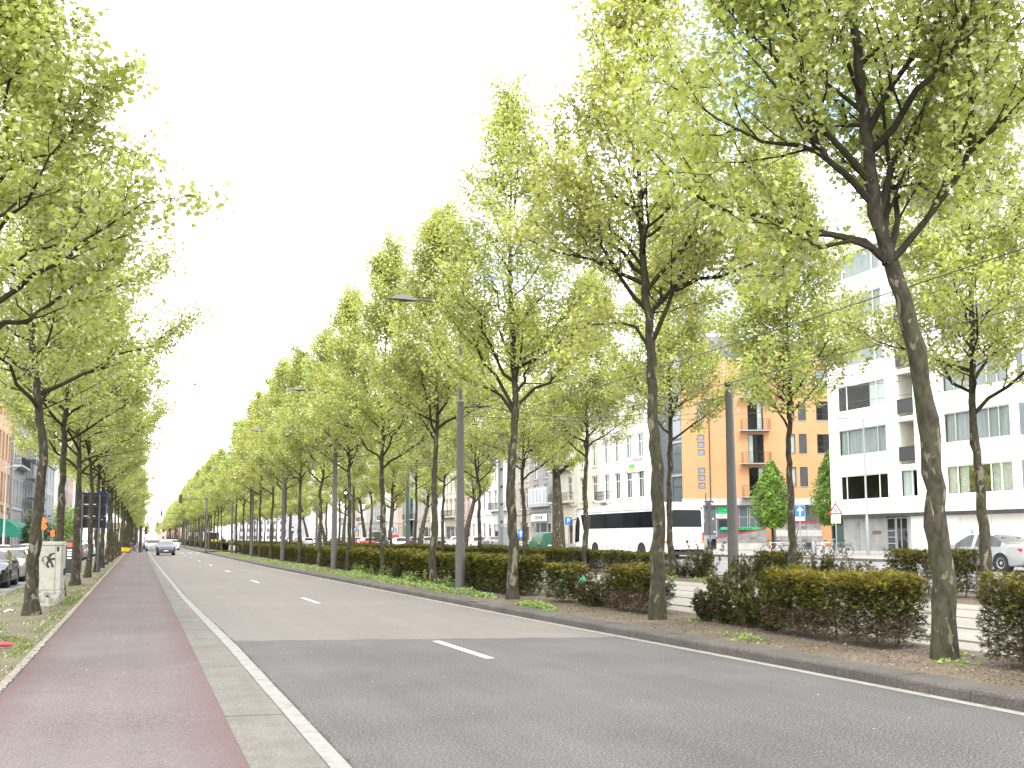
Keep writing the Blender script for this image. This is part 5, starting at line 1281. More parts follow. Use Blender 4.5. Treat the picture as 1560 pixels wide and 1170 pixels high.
b.add(vs, [(i, i + 1, n + 2 + i, n + 1 + i) for i in range(n)]); b.add([(x0_, 0, 1.95)] + [(x0_, p[0], p[1]) for p in prof], [tuple(range(n + 2))]); b.add([(x1_, 0, 1.95)] + [(x1_, p[0], p[1]) for p in prof], [tuple(range(n + 1, -1, -1))])
part('canvas', b, M_awn, aw); b = MB()
for q in range(26):
    xa = q * .48; b.add([(xa, -2.56, 1.95), (xa + .47, -2.56, 1.95), (xa + .47, -2.56, 1.75), (xa + .235, -2.56, 1.66), (xa, -2.56, 1.75)], [(0, 1, 2, 3, 4)])
part('valance', b, M_awn, aw)
hg, _ = house('stone_town_house', (XL + .2, 117.4, -.1), R(90), 9.6, 3, 'grey', 'grey ornate stone house with rusticated quoins beyond the peach building', None, bays=3, gfh=5.0, fh=4.2, rust=2, balcony=((1, 0, 2),), trim=M_h['pale'])
hs, _ = house('scaffolded_house', (XL, 127.1, -.1), R(90), 14.0, 3, 'grey', 'grey house covered with blue-edged scaffolding behind the crooked tree', None, bays=4, gfh=4.6, fh=3.6)
sc_ = empty('scaffolding', (XL + .05, 127.1, -.1), R(90), 'steel scaffolding with blue rails standing against the grey house', 'scaffolding')
M_blue = mat('blue scaffold rail', (.02, .09, .32), .5); b = MB(); bl = MB()
for k in range(8):
    for yy in (-.4, -1.5): b.tube([(k * 2, yy, 0), (k * 2, yy, 15)], .035, 5)
for z in (2.2, 4.4, 6.6, 8.8, 11, 13.2):
    bl.box(0, 14, -1.56, -1.5, z, z + .22); bl.box(0, 14, -1.56, -1.52, z + .9, z + .98); b.box(0, 14, -1.45, -.4, z - .08, z - .02)
for k in range(0, 7, 2): b.tube([(k * 2, -1.5, 2.2), (k * 2 + 2, -1.5, 6.6)], .025, 4)
part('standards', b, M_zinc, sc_); part('guard_rails', bl, M_blue, sc_)
hr, _ = house('rusticated_stone_building', (XL + .3, 146.0, -.1), R(90), 22.0, 2, 'pale', 'pale grey building with banded stonework and balustrade between the left tree trunks', None, bays=5, gfh=4.8, fh=3.9, rust=2, roof='gable', trim=M_h['pale'])
b = MB()
for q in range(24): b.box(0.6, 21.4, -.035, 0, .6 + q * .45, .6 + q * .45 + .36) if q < 7 else b.box(0.6, 1.6, -.035, 0, .6 + q * .45, .6 + q * .45 + .36)
o = part('banded_stones', b, M_h['pale'], hr); o['kind'] = 'stuff'
y = 178
for i in range(6):
    wd = (13, 11, 14, 12, 15, 13)[i]
    house('terraced_house', (XL, y, -.1), R(90), wd, 3, ('cream', 'grey', 'pink', 'white', 'buff', 'pale')[i], '%s house far along the left side, glimpsed behind the tree trunks' % ('cream', 'grey', 'pinkish brick', 'white', 'buff', 'pale blue grey')[i], 'far houses on the left side', bays=4, detail=False); y += wd + .1
# low building and trees closing the far end of the boulevard
b = MB()
fe = [(-60, 470, 26, 12, 'grey'), (-24, 500, 24, 6.9, 'cream'), (6, 500, 26, 6.9, 'pink'), (40, 480, 30, 12, 'pale')]
for i, (x, yy, wd, hh, st) in enumerate(fe):
    h_ = empty('distant_building', (x, yy, -.3), 0, '%s building closing the far end of the boulevard' % ('grey', 'low cream', 'low pinkish', 'pale grey')[i], 'building')
    ops = [(2 + 3 * k, 3.3 + 3 * k, z, z + 1.8) for k in range(7) for z in (1.2, 4.6, 8.0) if z + 2.2 < hh]
    b = MB(); wall(b, wd, hh, ops, .2); part('wall', b, M_h[st], h_)
    for (a, c, d, e) in ops: window(h_, a, c, d, e, .14, frame=M_wfr, glass=M_glassD)
    b = MB(); b.add([(0, 0, hh), (wd, 0, hh), (wd, 4, hh + 2.5), (0, 4, hh + 2.5), (0, 8, hh), (wd, 8, hh)], [(0, 1, 2, 3), (3, 2, 5, 4), (0, 3, 4), (1, 5, 2)]); part('roof', b, M_tile, h_)
# ------------------------------------------------------------------ vehicles
def paint(name, c, rough=.25, metal=0.0): return mat(name, c, rough, metal=metal, coat=.35)
M_tyre = mat('tyre rubber', (.025, .025, .026), .85)
M_rim = mat('silver wheel rim', (.45, .45, .46), .3, metal=.6)
M_cglass = glass_mat('car window glass', (.42, .50, .48), 1.6)
M_cdark = mat('dark car glass', (.006, .007, .008), .06, spec=.35)
M_trim = mat('black car trim', (.02, .02, .02), .6)
M_headl = mat('headlamp glass', (.30, .31, .33), .08, spec=1.0)
M_tail = mat('tail lamp red', (.42, .008, .015), .15)
M_amber = mat('amber lamp', (.75, .22, .02), .2)
M_plate = mat('number plate', (.70, .70, .66), .5)
M_seat = mat('dark upholstery', (.05, .05, .055), .9)

def wheel_meshes(r, wdt, cover=True):
    t = MB(); t.lathe([(r * .62, -wdt / 2), (r * .93, -wdt / 2), (r, -wdt * .36), (r, wdt * .36), (r * .93, wdt / 2), (r * .62, wdt / 2)], 26, axis='y', closed=True)
    m = MB(); m.lathe([(0, -wdt * .40), (r * .17, -wdt * .42), (r * .24, -wdt * .34), (r * .56, -wdt * .40), (r * .63, -wdt * .46), (r * .63, -wdt * .3), (0, -wdt * .28)], 26, axis='y')
    holes = MB()
    for k in range(9):
        a = k * 2 * pi / 9; c, s = cos(a), sin(a); hx, hz = c * r * .46, s * r * .46
        holes.add([(hx + cos(a + q) * r * .075, -wdt * .43 - .004, hz + sin(a + q) * r * .075) for q in (0, 1.05, 2.09, 3.14, 4.19, 5.24)], [(0, 1, 2, 3, 4, 5)])
    return t.mesh('tyre', M_tyre, True), m.mesh('rim', M_rim, True), holes.mesh('rim_holes', M_trim)

CARW = {}
def car(name, loc, rz, label, group=None, cat='car', L_=4.5, Wd=1.8, H=1.46, hood=.92, belt=.92, wb=(.88, 3.55), wr=.32, kind='sedan', body=None, glass=None, near=False, roofbar=False, nose=.62, place=True):
    """front at +x (x = 0 is the rear bumper); stations carry a cross-section, arches are cut by the sill line"""
    glass = glass or M_cdark
    rear_x, front_x = wb
    # side profile of the top line and of the belt
    if kind == 'sedan':  top = [(0, .80), (.04, .93), (.10, 1.0), (.62, 1.04), (.95, 1.14), (1.55, H - .06), (1.95, H - .01), (2.45, H), (2.85, H - .04), (3.55 - .15, 1.06), (3.62, .98), (L_ - .35, .80), (L_ - .08, .66), (L_, .56)]
    elif kind == 'estate': top = [(0, .72), (.03, .92), (.16, 1.12), (.42, H - .12), (.75, H - .04), (1.5, H), (2.45, H), (2.85, H - .05), (3.40, 1.06), (3.62, .98), (L_ - .35, .80), (L_ - .08, .66), (L_, .56)]
    elif kind == 'hatch': s = L_ / 4.5; top = [(0, .70), (.03, .90), (.14, 1.02), (.45, H - .10), (.80, H - .03), (1.4, H), (2.1 * s + .2, H - .02), (2.55 * s + .2, H - .10), (3.30 * s + .1, 1.04), (3.50 * s + .1, .98), (L_ - .25, .82), (L_ - .06, .68), (L_, .58)]
    elif kind == 'van': top = [(0, .70), (.02, 1.1), (.06, H - .10), (.25, H - .02), (1.5, H), (2.6, H - .01), (2.95, H - .10), (3.45, 1.16), (3.6, 1.08), (L_ - .25, .88), (L_ - .06, .70), (L_, .58)]
    tx = [p[0] for p in top]; tz = [p[1] for p in top]
    kx = 1.0
    bl = lambda x: belt + .05 * (1 - x / L_) - .0
    st = sorted(set([0, .03, .08, .16, .3, .45] + [round(v, 3) for v in np.arange(.6, L_ - .5, .17)] + [L_ - .4, L_ - .25, L_ - .12, L_ - .05, L_] + [round(c + d, 3) for c in wb for d in (-.40, -.37, -.32, -.24, -.12, 0, .12, .24, .32, .37, .40)]))
    ar = wr + .055; sill = .20; V = []; rows = 9
    wh = Wd / 2
    for x in st:
        e = min(x / .45, 1); f = min((L_ - x) / .7, 1)
        wf = (1 - .13 * (1 - e) ** 2) * (1 - .20 * (1 - f) ** 2)
        zt = float(np.interp(x, tx, tz)); zb = min(bl(x), zt - .012); w_ = wh * wf
        zl = sill + .08 * (1 - e) ** 2 + .04 * (1 - f) ** 2
        arch = zl
        for c in wb:
            d = abs(x - c)
            if d < ar: arch = max(arch, wr + math.sqrt(ar * ar - d * d))
        gh = zt - zb; gl = gh > .10
        t_ = min(1, gh / .45)
        zr = zt - .035 if gl else zt - .02
        yr = w_ * (1 - .30 * t_) if gl else w_ * .86
        V.append([(x, 0, zl - .02), (x, w_ * .90, max(zl, arch) - .001 if arch > zl else zl), (x, w_ * .985, max(zl + .06, arch)), (x, w_ * 1.0, max(.46, arch + .02 if arch > zl else .46)), (x, w_ * .985, max(.72, min(zb - .08, .72))), (x, w_ * .945, zb), (x, yr, zr), (x, yr * .55, zt), (x, 0, zt + .008)])
    n = len(st)
    gwin = MB(); gws = MB(); grw = MB(); bd = MB(); und = MB()
    vs = []
    for sgn in (1, -1):
        for row in V: vs += [(p[0], p[1] * sgn, p[2]) for p in row]
    side_w = []; fb = []; fws = []; frw = []; funder = []
    # side glass limits by kind
    if kind == 'sedan': sw = (.98, 3.32)
    elif kind == 'estate': sw = (.48, 3.32)
    elif kind == 'hatch': sw = (.52, 3.20 * L_ / 4.5 + .12)
    else: sw = (2.05, 3.42)
    xw0 = {'sedan': 2.80, 'estate': 2.80, 'hatch': 2.50 * L_ / 4.5 + .2, 'van': 2.90}[kind]; xw1 = {'sedan': 3.50, 'estate': 3.50, 'hatch': 3.40 * L_ / 4.5 + .1, 'van': 3.52}[kind]
    xr0, xr1 = {'sedan': (.66, 1.62), 'estate': (.10, .46), 'hatch': (.10, .50), 'van': (-1, -1)}[kind]
    for s_ in (0, 1):
        o_ = s_ * n * rows
        for i in range(n - 1):
            xm = (st[i] + st[i + 1]) / 2; gh = float(np.interp(xm, tx, tz)) - bl(xm)
            for k in range(rows - 1):
                q = (o_ + i * rows + k, o_ + (i + 1) * rows + k, o_ + (i + 1) * rows + k + 1, o_ + i * rows + k + 1)
                if s_: q = q[::-1]
                if k == 0: funder.append(q)
                elif k == 5 and sw[0] < xm < sw[1] and gh > .10 and not (abs(xm - 2.25 * L_ / 4.5) < .045): side_w.append(q)
                elif k in (6, 7) and xw0 < xm < xw1: fws.append(q)
                elif k in (6, 7) and xr0 < xm < xr1: frw.append(q)
                else: fb.append(q)
    cap0 = tuple(range(rows)) + tuple(n * rows + k for k in range(rows - 2, 0, -1))
    capL = tuple((n - 1) * rows + k for k in range(rows - 1, -1, -1)) + tuple(n * rows + (n - 1) * rows + k for k in range(1, rows - 1))
    def sub(fs):
        b = MB(); us = sorted({i for f in fs for i in f}); mp = {u: k for k, u in enumerate(us)}; b.v = [vs[u] for u in us]; b.f = [tuple(mp[i] for i in f) for f in fs]; b.mi = [0] * len(fs); return b
    t = empty(name, loc, rz, label, cat, group)
    sh = lambda o: (setattr(o, 'location', (-L_ / 2, 0, 0)), o)[1]
    def addp(nm, b, m, par=t, smooth=True, off=True):
        me = b.mesh(nm, m, smooth) if not isinstance(b, bpy.types.Mesh) else b
        if smooth:
            bm = bmesh.new(); bm.from_mesh(me); bmesh.ops.remove_doubles(bm, verts=bm.verts, dist=.0005); bm.to_mesh(me); bm.free()
        return link(nm, me, par, (-L_ / 2, 0, 0) if par is t else (0, 0, 0))
    bo = addp('body', sub(fb + [cap0, capL]), body)
    addp('underbody', sub(funder), M_trim)
    for nm, fs in (('windscreen', fws), ('rear_window', frw)):
        if fs: addp(nm, sub(fs), glass)
    for sgn in (0, 1):
        fs = [f for f in side_w if (f[0] >= n * rows) == bool(sgn)]
        if fs: addp('side_window', sub(fs), glass)
    if near:
        b = MB()
        for (xs, yw) in ((1.35, .36), (1.35, -.36), (2.35, .38), (2.35, -.38)):
            b.bbox(xs - .10, xs + .02, yw - .22, yw + .22, .35, 1.12, .03); b.bbox(xs - .08, xs, yw - .12, yw + .12, 1.13, 1.32, .03)
        b.box(.6, 3.5, -wh * .8, wh * .8, .3, .36); b.bbox(3.2, 3.55, -wh * .75, wh * .75, .6, .96, .04)
        o = addp('seats', b, M_seat, smooth=False); o['kind'] = 'stuff'
    key = (round(wr, 3),)
    if key not in CARW: CARW[key] = wheel_meshes(wr, .21)
    ty, rm, hl = CARW[key]
    for c in wb:
        for sg in (1, -1):
            w_ = link('wheel', ty, t, (c - L_ / 2, sg * (wh - .125), wr), (0, 0, 0 if sg < 0 else pi)); link('rim', rm, w_)
            if near: q = link('rim_holes', hl, w_); q['kind'] = 'stuff'
    # inner arch shade: wheel housing
    b = MB()
    for c in wb:
        for sg in (1, -1): b.lathe([(ar + .02, sg * (wh - .30)), (ar + .02, sg * (wh - .045))], 18, (c, 0, wr), 'y')
    o = addp('wheel_housing', b, M_trim, smooth=False); o['kind'] = 'stuff'
    fz = .66 if kind != 'van' else .74
    for sg in (1, -1):
        b = MB(); b.add([(L_ - .035, sg * .50, fz - .08), (L_ - .20, sg * (wh * .80), fz - .06), (L_ - .42, sg * (wh * .93), fz + .03), (L_ - .30, sg * (wh * .82), fz + .10), (L_ - .08, sg * .50, fz + .02),
                         (L_ - .35, sg * .50, fz - .08), (L_ - .5, sg * (wh * .7), fz - .06), (L_ - .5, sg * (wh * .7), fz + .05)], [(0, 1, 2, 3, 4), (0, 4, 7, 5), (0, 5, 6, 1), (1, 6, 2), (2, 6, 7, 3), (3, 7, 4)])
        o = addp('headlight', b, M_headl, smooth=False); o.location.x += .02
        b = MB(); z0_ = .80 if kind in ('sedan',) else .84
        b.add([(-.012, sg * wh * .55, z0_ - .06), (-.012, sg * wh * .55, z0_ + .06), (.05, sg * wh * .86, z0_ + .10), (.24, sg * (wh * .955 + .004), z0_ + .09), (.10, sg * (wh * .90 + .012), z0_ - .05), (.3, sg * wh * .5, z0_)], [(0, 1, 2, 4), (2, 3, 4), (1, 5, 3, 2), (0, 4, 3, 5), (0, 5, 1)])
        addp('tail_lamp', b, M_tail, smooth=False)
        b = MB(); mx_ = xw1 - .22; b.bbox(mx_ - .05, mx_ + .06, sg * (wh + .02) if sg > 0 else -(wh + .18), sg * (wh + .18) if sg > 0 else -(wh + .02), .93, 1.06, .02); addp('mirror', b, body, smooth=False)
    b = MB(); b.bbox(L_ - .12, L_ + .004, -.42, .42, .48, .60, .01); b.bbox(L_ - .12, L_ - .003, -.55, .55, .27, .38, .01); o = addp('grille', b, M_trim, smooth=False); o['kind'] = 'stuff'
    b = MB(); b.box(L_ - .02, L_ + .014, -.22, .22, .41, .49); addp('number_plate', b, M_plate, smooth=False)
    b = MB(); b.box(-.022, .0, -.26, .26, .55, .66); addp('number_plate', b, M_plate, smooth=False)
    if near:
        b = MB()
        for xx in (1.36, 2.26, 3.18):
            if kind == 'sedan' or True: b.box(xx - .004, xx + .004, -wh * 1.003, -wh * .99, .30, .90)
        o = addp('door_seam', b, M_trim, smooth=False); o['kind'] = 'stuff'
        for sg in (1, -1):
            for xx in (1.50, 2.42):
                b = MB(); b.bbox(xx - .0, xx + .16, (wh * .985) if sg > 0 else -(wh + .025), (wh + .025) if sg > 0 else -(wh * .985), .84, .87, .008); addp('door_handle', b, body, smooth=False)
            b = MB(); b.box(1.5, 3.25, (wh * .99) if sg > 0 else -(wh + .012), (wh + .012) if sg > 0 else -(wh * .99), .46, .49); addp('side_moulding', b, mat('bright moulding', (.5, .5, .5), .3, metal=.5), smooth=False)
    return t
P_silver = paint('silver car paint', (.34, .35, .355), .35, .3); P_black = paint('black car paint', (.012, .012, .014), .18); P_white = paint('white car paint', (.72, .72, .71), .3)
P_blue = paint('dark blue car paint', (.006, .008, .03), .45); P_red = paint('red car paint', (.38, .02, .02), .25); P_green = paint('dark green van paint', (.01, .10, .055), .3); P_grey = paint('grey car paint', (.16, .165, .17), .25, .3)
P_bronze = paint('dark brown car paint', (.05, .035, .028), .22, .2); P_dk = paint('dark olive van paint', (.03, .045, .03), .3)

# the taxi on the far carriageway, driving away (nose toward +Y)
tx_ = car('taxi', (31.75, 31.0, .222), R(90), 'silver saloon car with hubcaps driving past the white block at right edge', None, L_=4.80, Wd=1.84, H=1.47, wb=(1.02, 3.78), wr=.335, kind='sedan', body=P_silver, glass=M_cglass, near=True)
b = MB(); b.bbox(-.10, .10, -.28, .28, 0, .10, .02); o = b.build('roof_lamp', M_wfr, tx_, loc=(.25, 0, 1.475))
b = MB(); b.tube([(0, 0, 0), (.03, 0, .10), (.14, 0, .12)], .02, 5); o = b.build('roof_aerial', M_trim, tx_, loc=(.62, .2, 1.47))
lt = mat('purple lettering', (.10, .02, .14), .5)
o = link('lettering', text_mesh('TAXI LINE', .11, lt, .002, .003), tx_, (.82, .935, .62), (pi / 2, 0, pi)); 
b = MB(); b.tube([(-.12, 0, .10), (-.04, 0, .0), (0, 0, -.06), (.03, 0, .03)], .010, 4); o = b.build('door_emblem', lt, tx_, loc=(1.20, .928, .66))

# near carriageway, coming toward the camera
car('hatchback', (2.05, 104.0, .0), R(-90), 'dark blue hatchback coming toward the camera in the near lane', None, L_=4.1, Wd=1.76, H=1.46, wb=(.75, 3.3), kind='hatch', body=P_blue, glass=M_cglass)
car('saloon_car', (1.2, 141.0, .0), R(-90), 'silver car waiting behind the pedestrian crossing, left lane', None, kind='sedan', wb=(.9, 3.6), body=P_silver)
car('saloon_car', (3.9, 150.0, .0), R(-90), 'pale car just behind the dark blue hatchback in the next lane', None, kind='sedan', wb=(.9, 3.6), body=P_white)
for i, (x, y, p) in enumerate(((.9, 170, P_white), (3.6, 184, P_silver), (1.0, 200, P_white), (3.5, 226, P_grey), (1.0, 250, P_white), (3.6, 280, P_silver))):
    car('distant_car', (x, y, 0), R(-90), 'far off car approaching down the boulevard', 'far off cars approaching down the boulevard', kind='sedan', wb=(.9, 3.6), body=p)
# parked at left, noses toward the camera
pk = [(-5.75, 38.4, 'sedan', P_black, 'black saloon cut off by the left edge, nearest of the parked row'), (-5.75, 44.9, 'sedan', P_black, 'black saloon with bright windscreen parked second from the camera at left'),
      (-5.78, 51.0, 'estate', P_silver, 'silver estate parked behind the black saloon at left'), (-5.72, 57.0, 'hatch', P_black, 'black hatchback parked partly hidden behind the crooked tree'),
      (-5.75, 63.0, 'sedan', P_white, 'white car parked behind the graffiti-marked cabinet'), (-5.75, 69.2, 'estate', P_blue, 'dark blue estate parked beyond the parking meter')]
for i, (x, y, k, p, lb) in enumerate(pk): car('parked_car', (x, y, -.24), R(-90), lb, 'cars parked nose to tail at left', kind=k, body=p, glass=M_cglass if i in (1, 2) else M_cdark, L_=4.5 if k != 'hatch' else 4.1, wb=(.88, 3.55) if k != 'hatch' else (.75, 3.25), near=i in (1, 2))
for i in range(9): car('parked_car', (-5.75, 75.4 + 6.1 * i, -.24), R(-90), 'parked car glimpsed between the left trunks beyond the dark sign back', 'cars glimpsed between the left trunks', kind=('sedan', 'hatch', 'estate')[i % 3], wb=(.8, 3.3), L_=4.4, body=(P_white, P_silver, P_white, P_red, P_silver)[i % 5])
for i in range(6): car('parked_car', (-9.6, 62 + 9 * i, -.24), R(-90), ('white', 'silver', 'white', 'grey', 'pale blue tinted white', 'silver')[i] + ' car on the far side of the left service lane', 'cars on the far side of the left service lane', kind=('sedan', 'hatch', 'estate')[i % 3], wb=(.8, 3.3), L_=4.4, body=(P_white, P_silver, P_white, P_grey, P_white, P_silver)[i])
# parked and moving on the far right carriageway
car('small_van', (34.2, 85.0, .26), R(90), 'dark green panel van parked left of the thick old plane trunk', None, cat='van', L_=4.1, Wd=1.72, H=1.80, wb=(.7, 3.35), kind='van', body=P_green)
pr = [(34.4, 92.5, 'hatch', P_silver, 'silver hatchback parked behind the green van'), (34.4, 99.0, 'sedan', P_grey, 'grey saloon parked left of the green van and mast box'), (34.4, 105.5, 'hatch', P_white, 'white hatchback with red tail lamps seen left of the mast with grey box'),
      (34.4, 112.0, 'sedan', P_white, 'white saloon parked just right of the nearest lamp column'), (34.4, 119.0, 'sedan', P_black, 'black saloon parked just left of the nearest lamp column'), (34.4, 126.0, 'hatch', P_silver, 'silver hatchback parked between two leaning trunks'),
      (34.4, 133.0, 'estate', P_black, 'dark estate parked beside the leaning trunk'), (34.4, 140.0, 'hatch', P_red, 'red hatchback parked in the far row on the right'), (34.4, 147.0, 'sedan', P_blue, 'dark blue saloon in the far row on the right')]
for (x, y, k, p, lb) in pr: car('parked_car', (x, y, .26), R(90), lb, 'cars parked along the right side of the boulevard', kind=k, body=p, L_=4.4, wb=(.82, 3.35))
car('large_van', (34.3, 156.5, .26), R(90), 'dark olive van parked among the cars left of the grey mast', None, cat='van', L_=4.8, Wd=1.95, H=2.35, wb=(.9, 3.9), kind='van', body=P_dk)
rp_ = random.Random(4)
for i in range(14): car('parked_car', (34.4, 164 + 7.2 * i, .26), R(90), 'small far car in the parked row on the right', 'small far cars in the parked row on the right', kind=('sedan', 'hatch', 'estate')[i % 3], wb=(.82, 3.35), L_=4.4, body=(P_white, P_red, P_silver, P_black, P_grey, P_white, P_blue)[i % 7])
for i, (y, p) in enumerate(((118, P_white), (136, P_red), (163, P_black), (190, P_silver))): car('moving_car', (28.9, y, .2), R(90), ('white', 'red', 'black', 'silver')[i] + ' car driving away on the far carriageway', 'cars driving away on the far carriageway', kind='hatch', L_=4.1, wb=(.75, 3.25), body=p)

# ---- the coach: local x forward, rear at x = 0
def rounded(w_, z0, z1, r=.22, n=5):
    pts = [(-w_ / 2, z0), (w_ / 2, z0)]
    for k in range(n + 1):
        a = pi / 2 * k / n; pts.append((w_ / 2 - r + r * cos(a), z1 - r + r * sin(a)))
    for k in range(n + 1):
        a = pi / 2 + pi / 2 * k / n; pts.append((-w_ / 2 + r + r * cos(a), z1 - r + r * sin(a)))
    return pts
M_cwhite = paint('white coach paint', (.80, .80, .79), .25)
co = empty('coach', (31.15, 53.7, .225), R(90), 'white touring coach with dark window band seen from behind', 'coach'); co.scale = (1.07, 1, 1)
CL, CW = 13.4, 2.5
stn = [(0, .92, .62, 3.30), (.05, .97, .45, 3.42), (.25, 1.0, .33, 3.50), (1.2, 1.0, .30, 3.52), (2.0, 1.0, .30, 3.55), (9.5, 1.0, .30, 3.52), (11.2, 1.0, .30, 3.45), (12.2, 1.0, .30, 3.32), (12.7, .99, .30, 3.15), (13.0, .97, .32, 2.75), (13.25, .93, .36, 2.0), (13.38, .88, .42, 1.2), (13.4, .84, .5, .8)]
wbx = (3.35, 9.9); ar = .55
xs = sorted(set([s_[0] for s_ in stn] + [round(v, 2) for v in np.arange(2, 12, .6)] + [round(c + d, 3) for c in wbx for d in (-ar, -.5, -.4, -.25, 0, .25, .4, .5, ar)]))
sa = np.array(stn); V = []; 
for x in xs:
    w_ = CW * float(np.interp(x, sa[:, 0], sa[:, 1])); z0_ = float(np.interp(x, sa[:, 0], sa[:, 2])); z1_ = float(np.interp(x, sa[:, 0], sa[:, 3]))
    zl = z0_
    for c in wbx:
        if abs(x - c) < ar + 1e-6: zl = max(zl, .50 + math.sqrt(max(0, ar * ar - (x - c) ** 2)) * .98)
    pts = rounded(w_, zl, z1_, .24)
    V.append([(x, p[0], p[1]) for p in pts])
n = len(V[0]); b = MB(); b.add([p for r_ in V for p in r_], [(i * n + k, (i + 1) * n + k, (i + 1) * n + (k + 1) % n, i * n + (k + 1) % n) for i in range(len(V) - 1) for k in range(1, n)] + [tuple(range(n)), tuple(range(len(V) * n - 1, (len(V) - 1) * n - 1, -1))])
b.build('body', M_cwhite, co, smooth=True)
b = MB(); b.box(.3, 13.1, -1.1, 1.1, .42, .50); b.build('underbody', M_trim, co)
for sg in (1, -1):
    y = sg * (CW / 2 + .006)
    # a raked band of side glazing, split by thin black pillars
    edges = [1.35, 2.9, 4.45, 6.0, 7.55, 9.1, 10.65]
    for i in range(6):
        a, c = edges[i] + .006, edges[i + 1] - .006
        bb = MB(); bb.add([(a, y, 1.96), (c, y, 1.96), (c, y, 2.98), (a, y, 2.98), (a, y - sg * .03, 1.96), (c, y - sg * .03, 1.96), (c, y - sg * .03, 2.98), (a, y - sg * .03, 2.98)], [(0, 1, 2, 3), (0, 4, 5, 1), (1, 5, 6, 2), (2, 6, 7, 3), (3, 7, 4, 0)])
        bb.build('side_window', M_cdark, co)
    bb = MB(); bb.prism([(10.67, 1.96), (11.75, 1.96), (12.15, 2.98), (10.67, 2.98)], y - sg * .02, y + .0005 * sg, 'y'); bb.build('side_window', M_cdark, co)
    bb = MB(); bb.prism([(12.45, 1.05), (13.16, .98), (13.06, 2.05), (12.85, 2.75), (12.55, 2.9), (12.30, 2.5)], y - sg * .06, y - sg * .0, 'y'); bb.build('cab_window', M_cdark, co)
    bb = MB(); bb.box(.9, 12.2, y - sg * .02 if sg > 0 else y, y if sg > 0 else y - sg * .02, 3.08, 3.13); bb.build('gutter_line', mat('grey trim line', (.25, .25, .27), .4), co)
    bb = MB()
    for x in (4.8, 5.9, 7.0, 8.1, 8.9, 11.0, 2.0, 1.0): bb.box(x, x + .08, min(y, y + sg * .012), max(y, y + sg * .012), .62, .74)
    q = bb.build('locker_latches', M_trim, co); q['kind'] = 'stuff'
    bb = MB(); bb.box(.06, .42, min(y, y + sg * .01), max(y, y + sg * .01), .98, 1.12); bb.build('marker_stripe', M_amber, co)
    bb = MB(); bb.tube([(13.1, sg * 1.2, 2.7), (13.45, sg * 1.38, 2.6), (13.5, sg * 1.42, 2.2)], .04, 5); bb.bbox(13.38, 13.52, sg * 1.42 - .12, sg * 1.42 + .12, 1.75, 2.3, .03); bb.build('mirror_arm', M_trim, co)
t_, r_, hl = wheel_meshes(.50, .30)
for c in wbx:
    for sg in (1, -1):
        w_ = link('wheel', t_, co, (c, sg * 1.07, .50), (0, 0, 0 if sg < 0 else pi)); link('rim', r_, w_)
    bb = MB(); bb.lathe([(ar + .03, -1.2), (ar + .03, 1.2)], 20, (c, 0, .5), 'y'); bb.build('wheel_housing', M_trim, co)
bb = MB(); bb.prism([(-1.04, 1.98), (1.04, 1.98), (1.00, 2.95), (.92, 3.02), (-.92, 3.02), (-1.00, 2.95)], -.035, .03, 'x'); bb.build('rear_window', mat('tinted coach glass', (.012, .013, .015), .38, spec=.3), co)
for sg in (1, -1):
    bb = MB(); bb.box(-.03, .06, sg * 1.12 - .05, sg * 1.12 + .05, 1.12, 1.68); bb.build('tail_lamp', M_tail, co)
    bb = MB(); bb.box(-.02, .08, sg * 1.07 - .06, sg * 1.07 + .06, 3.06, 3.20); bb.build('top_lamp', M_tail, co)
    bb = MB(); bb.box(-.025, .06, sg * 1.08 - .12, sg * 1.08 + .10, .98, 1.10); bb.build('marker_lamp', M_amber, co)
    bb = MB(); bb.lathe([(0, 0), (.10, 0), (.11, .02), (0, .02)], 12, (-.012, sg * .75, .78), 'x'); bb.build('reflector', mat('pale pink reflector', (.6, .3, .3), .4), co)
bb = MB(); bb.box(-.04, .05, -.10, .08, 1.02, 1.16); bb.build('door_catch', M_trim, co)
bb = MB(); bb.box(-.03, .05, -.30, .22, .72, .84); bb.build('number_plate', M_plate, co)
bb = MB(); bb.box(-.01, .05, -1.0, 1.0, 1.72, 1.735); bb.box(-.03, .05, -1.05, 1.05, .90, .915); bb.build('panel_seam', mat('grey trim line', (0, 0, 0)), co)
bb = MB(); bb.box(.0, 1.0, -1.0, 1.0, .28, .48); bb.build('bumper_underside', M_trim, co)
o = link('lettering', text_mesh('LO', .22, M_greenB, .006, .012), co, (-.012 + .02, -.92, 3.27), (pi / 2, 0, -pi / 2))
bb = MB(); bb.bbox(5.2, 8.2, -.8, .8, 3.50, 3.70, .08); bb.build('roof_unit', M_cwhite, co)

# ---- yellow and white city bus far down the tram lane
cb = empty('city_bus', (14.2, 232.0, .12), R(-90), 'white and yellow bus coming down the tram lane in the distance', 'bus')
b = MB(); b.prism(rounded(2.5, .3, 3.1, .2), -11, 0, 'x'); b.build('body', P_white, cb, smooth=True)
b = MB(); b.box(.0, .03, -1.1, 1.1, 1.25, 2.75); b.build('windscreen', M_cdark, cb)
b = MB(); b.box(.0, .04, -1.15, 1.15, .38, 1.22); b.build('yellow_front', mat('bus yellow', (.75, .42, .02), .4), cb)
b = MB()
for sg in (1, -1): b.box(.03, .06, sg * .9 - .14, sg * .9 + .14, .55, .75)
b.build('headlight', M_headl, cb)
t2_, r2_, _x = wheel_meshes(.48, .28)
for x in (-2.4, -8.4):
    for sg in (1, -1): link('wheel', t2_, cb, (x, sg * 1.1, .48))

